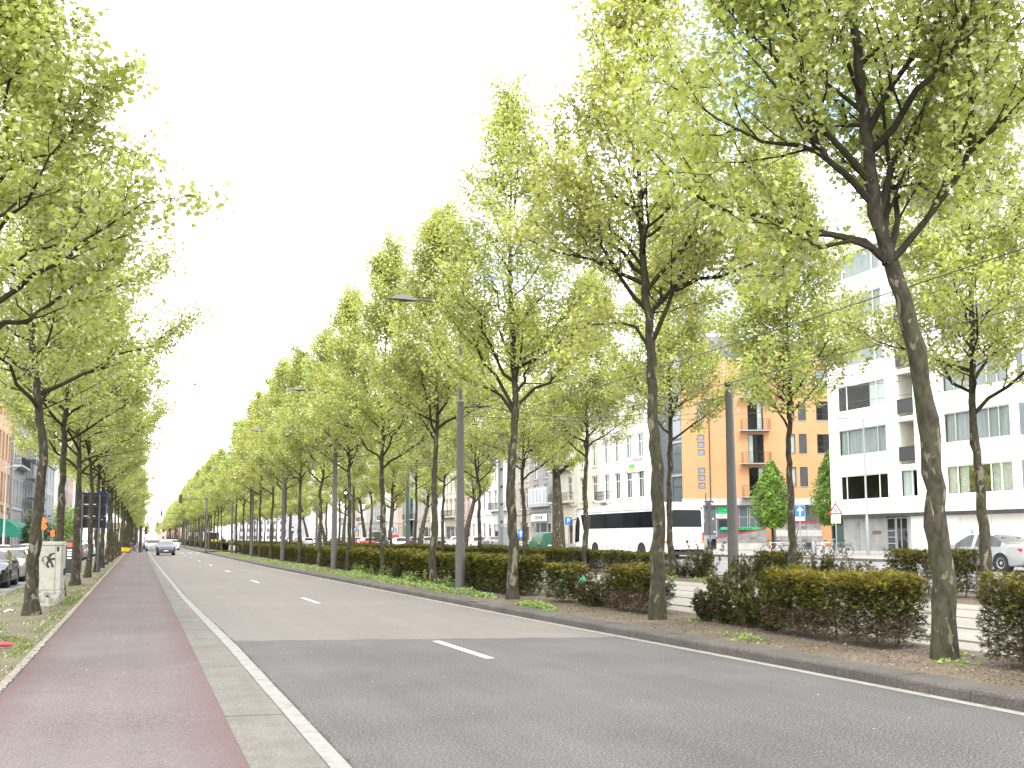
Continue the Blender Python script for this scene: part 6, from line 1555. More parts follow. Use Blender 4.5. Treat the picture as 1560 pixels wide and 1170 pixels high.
# ------------------------------------------------------------------ bicycles
def bike_meshes(col, seed=0, basket=False):
    fr = MB(); R_ = .33
    A, B_, Cc, D, E_ = (-.52, 0, R_), (-.12, 0, .29), (-.26, 0, .80), (.36, 0, .80), (.55, 0, R_)
    for p, q, r in ((A, B_, .012), (A, Cc, .011), (B_, Cc, .017), (B_, D, .018), (Cc, D, .016)): fr.tube([p, q], r, 5)
    fr.tube([(.34, 0, .92), D, (.42, 0, .60), E_], [.015, .016, .014, .011], 5)
    fr.tube([(-.26, 0, .78), (-.29, 0, .94)], .012, 5)
    hb = MB(); hb.tube([(.18, .28, 1.0), (.28, .24, 1.01), (.35, .1, 1.0), (.35, -.1, 1.0), (.28, -.24, 1.01), (.18, -.28, 1.0)], .013, 5); hb.tube([(.34, 0, .9), (.35, 0, 1.0)], .014, 5)
    sd_ = MB(); sd_.add([(-.42, -.08, .95), (-.42, .08, .95), (-.12, .02, .97), (-.12, -.02, .97), (-.40, -.06, .90), (-.40, .06, .90)], [(0, 1, 2, 3), (0, 4, 5, 1), (1, 5, 2), (0, 3, 4), (4, 3, 2, 5)])
    wh_ = MB(); n = 20
    for k in range(n):
        a0, a1 = 2 * pi * k / n, 2 * pi * (k + 1) / n; wh_.tube([(cos(a0) * R_, 0, sin(a0) * R_), (cos(a1) * R_, 0, sin(a1) * R_)], .018, 5, cap=False)
    sp = MB()
    for k in range(14): a = 2 * pi * k / 14; sp.tube([(0, .01 * (-1) ** k, 0), (cos(a) * R_, 0, sin(a) * R_)], .0035, 3, cap=False)
    mud = MB()
    for (cx, a0, a1) in ((-.52, .3, 2.9), (.55, .6, 2.7)):
        p = [(cx + cos(a0 + (a1 - a0) * i / 8) * (R_ + .03), R_ + sin(a0 + (a1 - a0) * i / 8) * (R_ + .03)) for i in range(9)]
        mud.add([(x, yy, z) for x, z in p for yy in (-.03, .03)], [(2 * i, 2 * i + 1, 2 * i + 3, 2 * i + 2) for i in range(8)])
    ck = MB(); ck.lathe([(.0, -.01), (.09, -.01), (.09, .01), (0, .01)], 12, B_, 'y'); ck.tube([(-.12, .02, .29), (-.04, .03, .16)], .009, 4); ck.tube([(-.12, -.02, .29), (-.20, -.03, .42)], .009, 4); ck.box(-.08, .0, .02, .12, .14, .165); ck.box(-.24, -.16, -.12, -.02, .41, .435)
    rk = MB(); rk.box(-.78, -.36, -.06, .06, .72, .735); rk.tube([(-.72, .05, .72), (-.54, .03, R_)], .007, 4); rk.tube([(-.72, -.05, .72), (-.54, -.03, R_)], .007, 4)
    return [('frame', fr.mesh('frame', col, True)), ('handlebar', hb.mesh('handlebar', M_rim, True)), ('saddle', sd_.mesh('saddle', M_trim)), ('mudguard', mud.mesh('mudguard', col)), ('crank', ck.mesh('crank', M_trim)), ('rack', rk.mesh('rack', M_trim)), ('spokes', sp.mesh('spokes', M_rim)), ('wheel', wh_.mesh('wheel', M_tyre))]
def bicycle(loc, rz, ms, label, group=None, tilt=0.0):
    t = empty('bicycle', loc, rz, label, 'bicycle', group); t.rotation_euler = (tilt, 0, rz)
    for nm, me in ms:
        if nm == 'wheel':
            for x in (-.52, .55): w_ = link('wheel', me, t, (x, 0, .33)); s = link('spokes', ms[6][1], w_); s['kind'] = 'stuff'
        elif nm != 'spokes': link(nm, me, t)
    return t
bm = [bike_meshes(mat('white bicycle enamel', (.65, .66, .66), .35)), bike_meshes(mat('grey bicycle enamel', (.13, .13, .14), .4)), bike_meshes(mat('dark green bicycle enamel', (.03, .07, .05), .4)), bike_meshes(mat('silver bicycle enamel', (.38, .38, .40), .35))]
bz = .412
for (x, y, k, rz, lb) in ((36.4, 52.2, 0, -1.9, 'white bicycle at the left end of the rack, wheel toward the road'), (36.7, 51.6, 3, -1.7, 'silver bicycle leaning beside the white one in the rack'),
        (37.05, 51.0, 2, -1.95, 'dark green bicycle behind the plane trunk by the blue sign'), (37.5, 50.2, 1, -1.8, 'grey bicycle just in front of the parked moped'),
        (37.75, 49.6, 3, 1.2, 'silver bicycle just right of the short grey bollard'), (38.0, 49.1, 0, 1.35, 'white bicycle near the right end of the rack, saddle up'), (38.3, 48.6, 1, 1.1, 'grey bicycle at the right end of the rack by the triangular sign')):
    bicycle((x, y, bz), rz - YAW * pi / 180 + 1.75, bm[k], lb, 'bicycles parked on the corner pavement', tilt=.06)
b = MB()
for i in range(6):
    x, y = 36.6 + .33 * i, 51.9 - .62 * i; b.tube([(x, y, bz), (x, y, bz + .75), (x + .5, y + .3, bz + .75), (x + .5, y + .3, bz)], .022, 5)
b.tube([(36.55, 52.0, bz + .03), (38.4, 48.6, bz + .03)], .02, 4)
tag(b.build('bicycle_rack', M_zinc, smooth=True), 'row of galvanised hoops holding the parked bicycles', 'bicycle rack')
# moped with a tall child seat and dark cover
mo = empty('moped', (37.9, 51.3, bz), 2.6, 'black moped with windshield standing among the bicycles', 'moped')
b = MB(); b.add([(-.55, -.14, .55), (-.55, .14, .55), (-.1, .16, .45), (-.1, -.16, .45), (-.75, 0, .72), (.05, .14, .30), (.05, -.14, .30), (.35, .2, .38), (.35, -.2, .38), (.45, .16, .95), (.45, -.16, .95), (.52, 0, .9)],
    [(0, 1, 2, 3), (0, 4, 1), (3, 2, 5, 6), (6, 5, 7, 8), (8, 7, 9, 10), (10, 9, 11), (7, 11, 9), (8, 10, 11), (0, 3, 4), (1, 4, 2)]); b.bbox(-.62, -.02, -.13, .13, .56, .78, .05); b.bbox(-.35, .0, -.14, .14, .28, .56, .04); b.build('body', M_trim, mo)
b = MB(); b.bbox(-.70, -.1, -.12, .12, .785, .86, .03); b.build('seat', M_seat, mo)
b = MB(); b.tube([(.42, 0, .95), (.40, 0, 1.05), (.36, .3, 1.08)], .016, 5); b.tube([(.40, 0, 1.05), (.36, -.3, 1.08)], .016, 5); b.build('handlebar', M_trim, mo)
b = MB(); b.add([(.50, -.28, .95), (.50, .28, .95), (.30, .20, 1.62), (.30, -.20, 1.62), (.52, -.28, .95), (.52, .28, .95), (.32, .2, 1.62), (.32, -.2, 1.62)], [(0, 1, 2, 3), (7, 6, 5, 4), (2, 6, 7, 3), (0, 4, 5, 1)]); b.build('leg_cover', M_trim, mo)
t3_, r3_, h3_ = wheel_meshes(.25, .10)
for x in (-.50, .62):
    w_ = link('wheel', t3_, mo, (x, 0, .25)); link('rim', r3_, w_)
# ------------------------------------------------------------------ street furniture
M_pole = mat('grey brown painted column', (.085, .080, .076), .5, (.072, .068, .064), scale=2)
M_galv = mat('galvanised mast', (.26, .27, .28), .45, metal=.4)
M_signback = mat('grey sign back', (.06, .06, .064), .6)
M_sblue = mat('traffic blue', (.01, .13, .50), .4); M_swhite = mat('sign white', (.78, .78, .76), .4); M_sred = mat('sign red', (.55, .015, .02), .4)
M_lampg = mat('lamp bowl', (.35, .36, .36), .2)
def lamp_column(loc, label, lit_side=-1, H1=5.3, H2=8.2, arm=1.5, group=None, bracket=True, name='lamp_column', r0=.14):
    t = empty(name, loc, 0, label, 'lamp post', group)
    b = MB(); b.tube([(0, 0, -.2), (0, 0, 1.35)], [r0 * 1.02, r0 * .98], 12); b.build('base_section', M_pole, t, smooth=True)
    b = MB(); b.tube([(0, 0, 1.35), (0, 0, H1)], [r0 * .86, r0 * .72], 12); b.build('column', M_pole, t, smooth=True)
    b = MB(); b.tube([(0, 0, H1), (0, 0, H2)], [r0 * .46, r0 * .34], 8); b.build('upper_column', M_pole, t, smooth=True)
    b = MB(); b.lathe([(r0 * .8, H1 - .03), (r0 * .8, H1 + .05), (r0 * .4, H1 + .12)], 12); b.build('cap', M_pole, t)
    b = MB(); b.tube([(0, 0, H2 - .15), (lit_side * arm * .5, 0, H2 + .02), (lit_side * arm, 0, H2 + .04)], [.035, .03, .028], 6); a = b.build('arm', M_pole, t, smooth=True)
    b = MB(); x0, x1 = sorted((lit_side * arm * .82, lit_side * (arm + .62)))
    b.add([(x0, -.05, H2), (x0, .05, H2), (x1, -.05, H2 - .01), (x1, .05, H2 - .01), ((x0 + x1) / 2, -.15, H2 - .02), ((x0 + x1) / 2, .15, H2 - .02), ((x0 + x1) / 2 - .05, 0, H2 + .17), ((x0 + x1) / 2, 0, H2 - .07)],
          [(0, 4, 6), (0, 6, 1), (1, 6, 5), (5, 6, 3), (3, 6, 2), (2, 6, 4), (0, 7, 4), (1, 7, 0), (5, 7, 1), (3, 7, 5), (2, 7, 3), (4, 7, 2)])
    hd = b.build('lamp_head', M_pole, a)
    if bracket:
        b = MB(); b.tube([(0, 0, H1 - .12), (.95, .05, H1 - .02)], .022, 5); b.tube([(0, 0, H1 - .45), (.5, .02, H1 - .10)], .014, 4); b.lathe([(.03, .55), (.05, .6), (.03, .65)], 8, (0, .03, H1 - .06), 'x'); b.build('wire_bracket', M_trim, t)
    return t
lamp_column((8.38, 27.0, .14), 'tall grey lamp column with wide base standing in front of the clipped hedge')
for i, (y, lb) in enumerate(((45.4, 'second grey lamp column along the median, left of the nearest one'), (63.8, 'third grey lamp column along the median from the right'), (82.2, 'fourth grey lamp column along the median from the right'), (100.6, 'thin looking grey lamp column just before the crossing'))):
    lamp_column((x_kerb(y) + 1.05 + (.25 if y < 50 else .6), y, .14), lb, group='grey lamp columns along the median')
for y in (137, 156, 174, 193, 212, 231): lamp_column((8.0, y, .1), 'distant grey lamp column on the median past the crossing', group='grey lamp columns past the crossing')
# tapered tram masts beyond the tracks
def mast(loc, label, H=6.4, r=(.19, .11), m=None, box=False, studs=False, group=None, name='tram_mast'):
    t = empty(name, loc, 0, label, 'mast', group); m = m or M_pole
    b = MB(); b.tube([(0, 0, -.2), (0, 0, H)], list(r), 12); b.build('column', m, t, smooth=True)
    b = MB(); b.lathe([(r[1] * 1.15, H), (r[1] * 1.15, H + .12), (0, H + .16)], 10); b.build('cap', M_trim, t)
    if studs:
        b = MB()
        for k in range(7): b.bbox(-.06, .03, -r[0] - .10, -r[0] + .06, 2.2 + k * .95, 2.32 + k * .95, .01)
        o = b.build('cable_clamps', M_trim, t); o['kind'] = 'stuff'
    if box:
        b = MB(); b.bbox(-.05, .75, -.50, -.12, .85, 2.0, .02); bx_ = b.build('switch_box', M_galv, t)
        b = MB(); b.box(.3, .5, -.508, -.502, 1.5, 1.75); b.build('warning_sticker', mat('yellow sticker', (.75, .5, .02), .5), bx_)
    return t
mast((18.45, 28.8, .2), 'thick tapered grey mast beyond the tracks standing in front of the orange building', H=6.5, r=(.19, .125))
mast((18.2, 51.2, .2), 'galvanised mast with cable clamps and grey switch box, right of the nearest lamp column', H=8.4, r=(.17, .12), m=M_galv, box=True, studs=True)
mast((18.2, 71.7, .2), 'grey mast beyond the tracks left of the nearest lamp column', H=8, r=(.16, .11))
for i, y in enumerate((92, 113, 134, 155, 176)): mast((18.2, y, .2), '%s grey tram mast in the distance beyond the tracks' % ('nearest', 'second', 'third', 'fourth', 'furthest')[i], H=7.8, r=(.15, .10), group='distant tram masts')
# overhead wires
M_wire = mat('overhead wire', (.06, .06, .055), .6)
def wire(a, c, sag, r=.011, n=10): 
    b = MB(); a = Vector(a); c = Vector(c); P = [a.lerp(c, i / n) - Vector((0, 0, sag * 4 * (i / n) * (1 - i / n))) for i in range(n + 1)]; b.tube(P, r, 4); return b
ys_ = [-4, 28.8, 51.2, 71.7, 92, 113, 134]
for xw in (11.5, 14.45):
    b = MB()
    for i in range(len(ys_) - 1): w_ = wire((xw, ys_[i], 5.75), (xw, ys_[i + 1], 5.75), .10); b.add(w_.v, w_.f)
    tag(b.build('contact_wire', M_wire), 'thin contact wire over the %s tram track' % ('nearer' if xw < 12 else 'farther'), 'wire')
for i, (y, ya) in enumerate(((28.8, 27.0), (51.2, 45.4), (71.7, 63.8), (92, 82.2))):
    b = wire((18.3, y, 6.35), (8.7, ya, 5.45), .55, .012); w2 = wire((18.3, y, 5.9), (8.7, ya, 5.1), .25, .010); b.add(w2.v, w2.f)
    for xx in (11.5, 14.45): b.box(xx - .03, xx + .03, y - (y - ya) * (18.3 - xx) / 9.6 - .03, y - (y - ya) * (18.3 - xx) / 9.6 + .03, 5.6, 5.78)
    tag(b.build('span_wire', M_wire), ['span wire hanging between the nearest lamp column and the tapered mast', 'span wire from the mast with switch box to the second lamp column', 'span wire between the third lamp column and its mast', 'farthest span wire over the tram tracks'][i], 'wire')
b = wire((43.8, 38, 10.8), (18.3, 28.8, 6.4), .3, .013); b2 = wire((43.8, 47, 10.2), (18.3, 51.2, 7.4), .3, .013); b.add(b2.v, b2.f)
tag(b.build('stay_wire', M_wire), 'thin stay wires running from the white block to the tram masts', 'wire')
# slim lamp at the white block, thin lamps at left
def slim_lamp(loc, label, H=8.3, arm=1.25, rz=0, m=None):
    t = empty('street_lamp', loc, rz, label, 'lamp post'); m = m or M_galv
    b = MB(); b.tube([(0, 0, -.1), (0, 0, 2.2), (0, 0, 2.25), (0, 0, H + .5)], [.11, .10, .075, .05], 8); b.build('pole', m, t, smooth=True)
    b = MB(); b.tube([(.3, 0, H - .12), (-arm * .5, 0, H + .05), (-arm, 0, H + .1)], .025, 5); a = b.build('arm', m, t, smooth=True)
    b = MB(); b.bbox(-arm - .35, -arm + .25, -.10, .10, H + .04, H + .16, .03); b.build('lamp_head', m, a); return t
slim_lamp((41.7, 50.1, .5), 'slim grey street lamp on the pavement in front of the white block', rz=R(-YAW))
slim_lamp((-9.9, 84.0, -.12), 'thin grey street lamp in front of the green awning', H=7.2, rz=pi, arm=.6)

# signs
def post(t, H, r=.035, m=None): b = MB(); b.tube([(0, 0, -.1), (0, 0, H)], r, 8); return b.build('pole', m or M_galv, t, smooth=True)
s1 = empty('traffic_signs', (31.5, 51.6, .26), R(-YAW), 'backs of a triangular, a round and a square sign on one pole behind the coach', 'road sign'); post(s1, 3.5, m=M_signback)
b = MB(); b.prism([(-.30, 3.46), (.30, 3.46), (.0, 2.93)], .045, .07, 'y'); p_ = b.build('triangle_back', M_signback, s1); p_['label'] = 'grey back of an inverted triangle sign'
b = MB(); b.lathe([(0, .045), (.33, .045), (.33, .07), (0, .07)], 24, (0, 0, 2.53), 'y'); b.build('round_back', M_signback, s1)
b = MB(); b.bbox(-.36, .36, .045, .07, 1.42, 2.16, .01); b.build('square_back', M_signback, s1)
for (x, z) in ((.15, 3.30), (.20, 2.40), (.27, 1.63)): b = MB(); b.lathe([(0, 0), (.045, 0), (.045, .008), (0, .008)], 10, (x, .036, z), 'y'); b.build('sticker', M_swhite, s1)
b = MB(); b.bbox(-.07, .07, .0, .06, 1.05, 1.32, .01); b.build('bracket_box', M_galv, s1)
b = MB(); b.box(-.42, -.38, .04, .09, 1.6, 1.95); b.build('white_edge', M_swhite, s1)
t_ = empty('guide_pole', (44.6, 73.6, .45), 0, 'thin dark pole in front of the orange facade beside the sign backs', 'pole'); b = MB(); b.tube([(0, 0, -.1), (0, 0, 4.8)], .045, 8); b.build('pole', M_trim, t_)
b = MB(); b.bbox(-.5, .5, -.3, .3, 0, 1.75, .03); o = b.build('street_cabinet', M_galv, loc=(43.4, 72.6, .42), rot=(0, 0, R(-YAW))); tag(o, 'grey metal street cabinet behind the pole with three sign backs', 'cabinet')
s2 = empty('one_way_sign', (36.45, 49.65, .405), R(-YAW), 'blue square sign with white upward arrow beside the plane trunk', 'road sign'); post(s2, 2.95)
b = MB(); b.bbox(-.30, .30, -.06, -.035, 2.36, 3.02, .01); pl = b.build('panel', M_sblue, s2)
b = MB(); b.prism([(-.045, 2.42), (.045, 2.42), (.045, 2.76), (.15, 2.66), (.17, 2.75), (0, 2.95), (-.17, 2.75), (-.15, 2.66), (-.045, 2.76)], -.066, -.061, 'y'); b.build('arrow', M_swhite, pl)
b = MB(); b.box(-.31, .31, -.056, -.032, 2.35, 2.36); b.box(-.31, .31, -.056, -.032, 3.02, 3.03); b.box(-.31, -.30, -.056, -.032, 2.36, 3.02); b.box(.30, .31, -.056, -.032, 2.36, 3.02); b.build('rim', M_swhite, pl)
b = MB(); b.bbox(-.29, .29, -.06, -.035, 2.12, 2.33, .01); pl2 = b.build('sub_plate', M_swhite, s2)
link('lettering', text_mesh('uitgez.', .13, M_trim, .002), pl2, (0, -.066, 2.225), (pi / 2, 0, 0))
s3 = empty('warning_sign', (36.62, 46.6, .405), R(-YAW - 4), 'red-edged triangular warning sign with white plate below, at the corner of the white block', 'road sign'); post(s3, 2.85)
b = MB(); b.prism([(-.40, 2.42), (.40, 2.42), (.0, 3.10)], -.055, -.035, 'y'); tr_ = b.build('triangle', M_sred, s3)
b = MB(); b.prism([(-.265, 2.495), (.265, 2.495), (.0, 2.95)], -.060, -.0555, 'y'); b.build('field', M_swhite, tr_)
b = MB(); b.prism([(-.10, 2.53), (-.07, 2.50), (.11, 2.72), (.08, 2.75)], -.066, -.0605, 'y'); b.prism([(.10, 2.53), (.07, 2.50), (-.11, 2.72), (-.08, 2.75)], -.0665, -.0602, 'y'); b.build('cross', M_trim, tr_)
b = MB(); b.bbox(-.27, .27, -.055, -.035, 1.92, 2.38, .01); pl3 = b.build('sub_plate', M_swhite, s3)
link('lettering', text_mesh('uitgez.\nTRAM', .10, M_trim, .002), pl3, (0, -.061, 2.16), (pi / 2, 0, 0))
b = MB(); b.tube([(0, 0, 0), (0, 0, .82), (0, 0, .9)], [.10, .09, .05], 10); tag(b.build('bollard', M_galv, loc=(36.65, 48.75, .405), smooth=True), 'short grey bollard in front of the parked bicycles', 'bollard')
for i, (x, y, lb) in enumerate(((30.0, 126.3, 'small blue arrow sign seen through the trunks left of the second mast'), (30.0, 150.3, 'small blue sign in the distance near the red box'), (36.5, 84.2, 'blue parking sign beside the coach windscreen'), (28.0, 74.1, 'small blue sign low beside the thin trunk left of the green van'))):
    s_ = empty('blue_sign', (x, y, .3), R(-YAW), lb, 'road sign'); zt = (2.7, 2.9, 3.1, 1.95)[i]; post(s_, zt)
    b = MB(); b.bbox(-.32 + .13 * (i == 3), .32 - .13 * (i == 3), -.06, -.035, zt - .66, zt, .01); q_ = b.build('panel', M_sblue, s_)
    if i == 2: link('lettering', text_mesh('P', .5, M_swhite, .002, .01), q_, (0, -.066, zt - .33), (pi / 2, 0, 0))
    else: b = MB(); b.prism([(-.04, zt - .58), (.04, zt - .58), (.04, zt - .28), (.14, zt - .36), (0, zt - .08), (-.14, zt - .36), (-.04, zt - .28)], -.066, -.061, 'y'); b.build('arrow', M_swhite, q_)
# red box in the distance
rb = empty('post_box', (31.8, 132.0, .3), 0, 'small bright red box among the far parked cars', 'post box'); b = MB(); b.bbox(-.45, .45, -.3, .3, .5, 1.7, .08); b.build('box', M_sred, rb); b = MB(); b.bbox(-.2, .2, -.15, .15, -.1, .5, .01); b.build('foot', M_trim, rb)

# utility cabinet with graffiti
cbx = empty('utility_cabinet', (-2.13, 27.55, -.01), R(-12), 'pale grey plastic utility cabinet with black graffiti on a concrete plinth', 'cabinet')
M_cab = mat('pale grey cabinet plastic', (.36, .35, .30), .6, (.29, .28, .235), scale=5, lo=.45, hi=.7)
M_plin = mat('stained concrete plinth', (.36, .345, .31), .9, (.20, .185, .16), scale=7, lo=.42, hi=.62, bump=.5, bscale=40)
b = MB(); b.bbox(-.29, .27, -.18, .20, -.15, .37, .015); b.build('plinth', M_plin, cbx)
b = MB(); b.bbox(-.265, .255, -.16, .18, .375, 1.50, .012); b.build('housing', M_cab, cbx)
b = MB(); b.bbox(-.29, .28, -.19, .205, 1.503, 1.585, .018); b.build('lid', M_cab, cbx)
b = MB(); b.bbox(-.255, .115, -.174, -.161, .40, 1.48, .004); dr_ = b.build('door', M_cab, cbx)
b = MB(); b.bbox(.128, .248, -.174, -.161, .40, 1.48, .004); b.build('narrow_door', M_cab, cbx)
b = MB(); b.bbox(.256, .275, -.10, .12, .42, 1.44, .004); b.build('side_panel', M_cab, cbx)
b = MB(); b.bbox(.15, .20, -.185, -.175, 1.34, 1.46, .003); b.build('latch', M_trim, cbx)
b = MB(); b.bbox(.276, .31, -.02, .08, .75, .92, .01); b.build('side_handle', M_trim, cbx)
b = MB(); b.bbox(-.06, .0, -.19, -.181, .22, .26, .003); b.build('badge', M_trim, cbx)
gfm = mat('black spray paint', (.02, .018, .02), .6)
def stroke(pts, r): 
    b = MB()
    for i in range(len(pts) - 1):
        (x0, z0), (x1, z1) = pts[i], pts[i + 1]; d = math.hypot(x1 - x0, z1 - z0); nx, nz = -(z1 - z0) / d * r, (x1 - x0) / d * r
        b.add([(x0 + nx, -.1765 - .0004 * i, z0 + nz), (x1 + nx, -.1765 - .0004 * i, z1 + nz), (x1 - nx, -.1765 - .0004 * i, z1 - nz), (x0 - nx, -.1765 - .0004 * i, z0 - nz)], [(0, 1, 2, 3)])
    return b
for k, (pts, r) in enumerate((([(-.04, 1.24), (.04, 1.28), (.10, 1.29)], .022), ([(-.06, 1.06), (0, 1.14), (.04, 1.15), (.11, 1.16)], .026), ([(-.07, 1.22), (-.03, 1.12), (-.08, 1.03), (-.07, .98), (-.02, .95)], .028), ([(0, 1.12), (.04, 1.03), (.07, .95)], .026), ([(.02, 1.26), (-.03, 1.19), (.02, 1.13)], .022), ([(-.20, 1.10), (-.17, 1.19), (-.12, 1.23), (-.09, 1.22)], .010), ([(-.19, 1.19), (-.15, 1.08), (-.14, 1.02)], .008))):
    o = stroke(pts, r).build('graffiti_stroke', gfm, dr_, loc=(0, -.0004 * k, 0))
# parking meter
pm = empty('parking_meter', (-3.35, 53.2, -.08), R(-6), 'dark parking ticket machine with orange and white stickers', 'parking meter')
b = MB(); b.bbox(-.17, .17, -.13, .13, 0, 1.62, .015); b.build('case', mat('anthracite case', (.03, .03, .034), .5), pm)
b = MB(); b.add([(-.17, -.14, 1.625), (.17, -.14, 1.625), (.17, .13, 1.68), (-.17, .13, 1.68), (-.17, -.14, 1.60), (.17, -.14, 1.60), (.17, .13, 1.60), (-.17, .13, 1.60)], [(0, 1, 2, 3), (0, 4, 5, 1), (1, 5, 6, 2), (2, 6, 7, 3), (3, 7, 4, 0)]); b.build('sloped_top', M_trim, pm)
b = MB(); b.box(-.11, .11, -.142, -.131, 1.32, 1.54); b.build('orange_sticker', mat('orange red sticker', (.62, .12, .05), .5), pm)
for z in (1.18, 1.06, .94, .80): b = MB(); b.box(-.10, .10, -.142, -.131, z - .045, z + .03); b.build('white_sticker', M_swhite, pm)
# large road sign seen from behind
rs = empty('large_road_sign', (-2.42, 52.2, -.02), R(0), 'large dark sign seen from behind with blue rim on two posts', 'road sign')
b = MB()
for zz in (2.62, 3.22, 3.72): b.box(-.70, .68, -.06, -.03, zz - .03, zz + .03)
b.build('stiffeners', M_trim, rs)
for zz in range(3): b = MB(); b.bbox(-.70, .68, -.028, .0, 2.18 + zz * .57, 2.18 + zz * .57 + .56, .004); b.build('panel', mat('dark sign back sheet', (.011, .011, .014), .6, spec=.3), rs)
b = MB(); b.box(-.73, -.703, -.04, .01, 2.15, 3.92); b.box(.683, .71, -.04, .01, 2.15, 3.92); b.box(-.703, .683, -.04, .01, 3.895, 3.92); b.box(-.703, .683, -.04, .01, 2.15, 2.175); b.build('rim', mat('blue rim', (.01, .04, .28), .4), rs)
for x in (-.38, .38): b = MB(); b.tube([(x, -.12, -.1), (x, -.12, 3.8)], .05, 8); b.build('post', M_signback, rs, smooth=True)
b = MB(); b.lathe([(0, 0), (.05, 0), (.05, .01), (0, .01)], 10, (.50, -.045, 2.6), 'y'); b.build('round_sticker', M_swhite, rs)
# low concrete sills by the sign
for i, (xa, xb) in enumerate(((-3.95, -2.35), (-2.05, -1.70))): b = MB(); b.bbox(xa, xb, 50.3, 50.5, -.12, .06, .02); tag(b.build('concrete_sill', M_edge), ['long low concrete sill across the verge by the parking meter', 'short low concrete sill near the cycle path edge'][i], 'kerb block')
# orange round traffic board and dark shrub tub at the cafe, left
ot = empty('orange_sign', (-7.58, 88, -.12), 0, 'orange sign with notched outline on a pole between the first two left trunks', 'road sign'); post(ot, 3.5)
for x, z in ((0, 3.2), (.03, 2.72)): b = MB(); b.lathe([(0, -.06), (.25, -.06), (.25, -.03), (0, -.03)], 14, (x, 0, z), 'y'); b.build('board', mat('orange red board', (.75, .13, .02), .4), ot)
ot2 = empty('orange_sign', (-7.42, 95, -.12), 0, 'small orange board just left of the second left trunk', 'road sign'); post(ot2, 2.6); b = MB(); b.bbox(-.17, .17, -.06, -.03, 2.0, 2.5, .03); b.build('board', mat('orange red board', (0, 0, 0)), ot2)
M_bush = leaf_mat('dark bush leaf', (.02, .05, .012), (.07, .12, .03), trans=.2)
def bush(loc, rx, rz_, n, seed, label, m, name='bush', size=(.15, .3)):
    rg = np.random.RandomState(seed); d = rg.normal(size=(n, 3)); d /= np.linalg.norm(d, axis=1)[:, None]; q = rg.uniform(.65, 1, n)[:, None] * (1 + .15 * np.sin(d[:, :1] * 6 + seed) + .12 * np.sin(d[:, 2:] * 9))
    P = d * q * np.array([rx, rx, rz_]) + np.array([0, 0, rz_]); t = empty(name, loc, 0, label, 'bush')
    link('foliage', soup('foliage', LEAF2_V, LEAF2_F, P, frames(d + rg.normal(size=(n, 3)) * .5, rg.normal(size=(n, 3))), rg.uniform(size[0], size[1], n), m), t)
    b = MB()
    for k in range(5): a = k * 1.26; b.tube([(0, 0, -.05), (cos(a) * rx * .3, sin(a) * rx * .3, rz_ * .7), (cos(a) * rx * .6, sin(a) * rx * .6, rz_ * 1.4)], [.05, .035, .012], 5)
    b.build('stems', M_stem, t); return t
bush((-9.9, 108.0, -.1), 1.5, 2.2, 1900, 3, 'dark round shrub on the pavement behind the orange boards', M_bush)
bush((-12.5, 178.0, -.1), 3.2, 3.4, 2200, 5, 'bright green bush between the second and third left trunks', leaf_mat('bright bush leaf', (.14, .22, .03), (.26, .36, .06), trans=.4), size=(.3, .5))
# railings left
b = MB()
for k in range(30): b.tube([(-10.5, 96 + k * .5, -.12), (-10.5, 96 + k * .5, 1.0)], .014, 4)
for z in (.1, 1.0): b.tube([(-10.5, 96, z), (-10.5, 111, z)], .02, 4)
tag(b.build('railing', M_galv), 'low grey metal railing along the left pavement', 'railing')

# traffic lights
def signal_head(parent, x, y, z, face=-1, s=1.0):
    b = MB(); b.bbox(x - .17 * s, x + .17 * s, y - .12, y + .12, z - .5 * s, z + .5 * s, .03); hd = b.build('signal_head', M_trim, parent)
    for k, c in enumerate(((.05, .008, .008), (.05, .03, .01), (.008, .04, .02))):
        b = MB(); b.lathe([(0, 0), (.09 * s, 0), (.10 * s, .02), (0, .02)], 10, (x, y + face * .13 - (.02 if face > 0 else 0) + (.0), z + (.3 - .3 * k) * s), 'y'); b.build('lens', mat('signal lens %d' % k, c, .2), hd)
    return hd
tl1 = empty('traffic_light', (-.35, 123.5, 0), 0, 'dark traffic light post beside the cycle path at the crossing', 'traffic light'); b = MB(); b.tube([(0, 0, -.1), (0, 0, 3.1)], .15, 8); b.build('pole', M_trim, tl1)
signal_head(tl1, .55, 0, 2.55, 1, .9); b = MB(); b.box(.1, .4, -.03, .03, 2.5, 2.56); b.build('bracket', M_trim, tl1)
for i, (x, y, hgt, arm_, lb) in enumerate(((6.75, 121.0, 6.15, 2.9, 'traffic signal hanging from a mast arm over the near carriageway'), (6.9, 190.0, 6.1, 4.0, 'second traffic signal on a mast arm farther down the road'), (6.9, 240.0, 6.0, 5.5, 'farthest small traffic signal over the road'))):
    t_ = empty('mast_arm_signal', (x, y, 0), 0, lb, 'traffic light'); b = MB(); b.tube([(0, 0, -.1), (0, 0, hgt + .2)], [.11, .08], 8); b.build('pole', M_pole, t_, smooth=True)
    b = MB(); b.tube([(0, 0, hgt), (-arm_, 0, hgt)], [.05, .035], 6); b.build('arm', M_pole, t_); signal_head(t_, -arm_, 0, hgt, -1, 1.0)
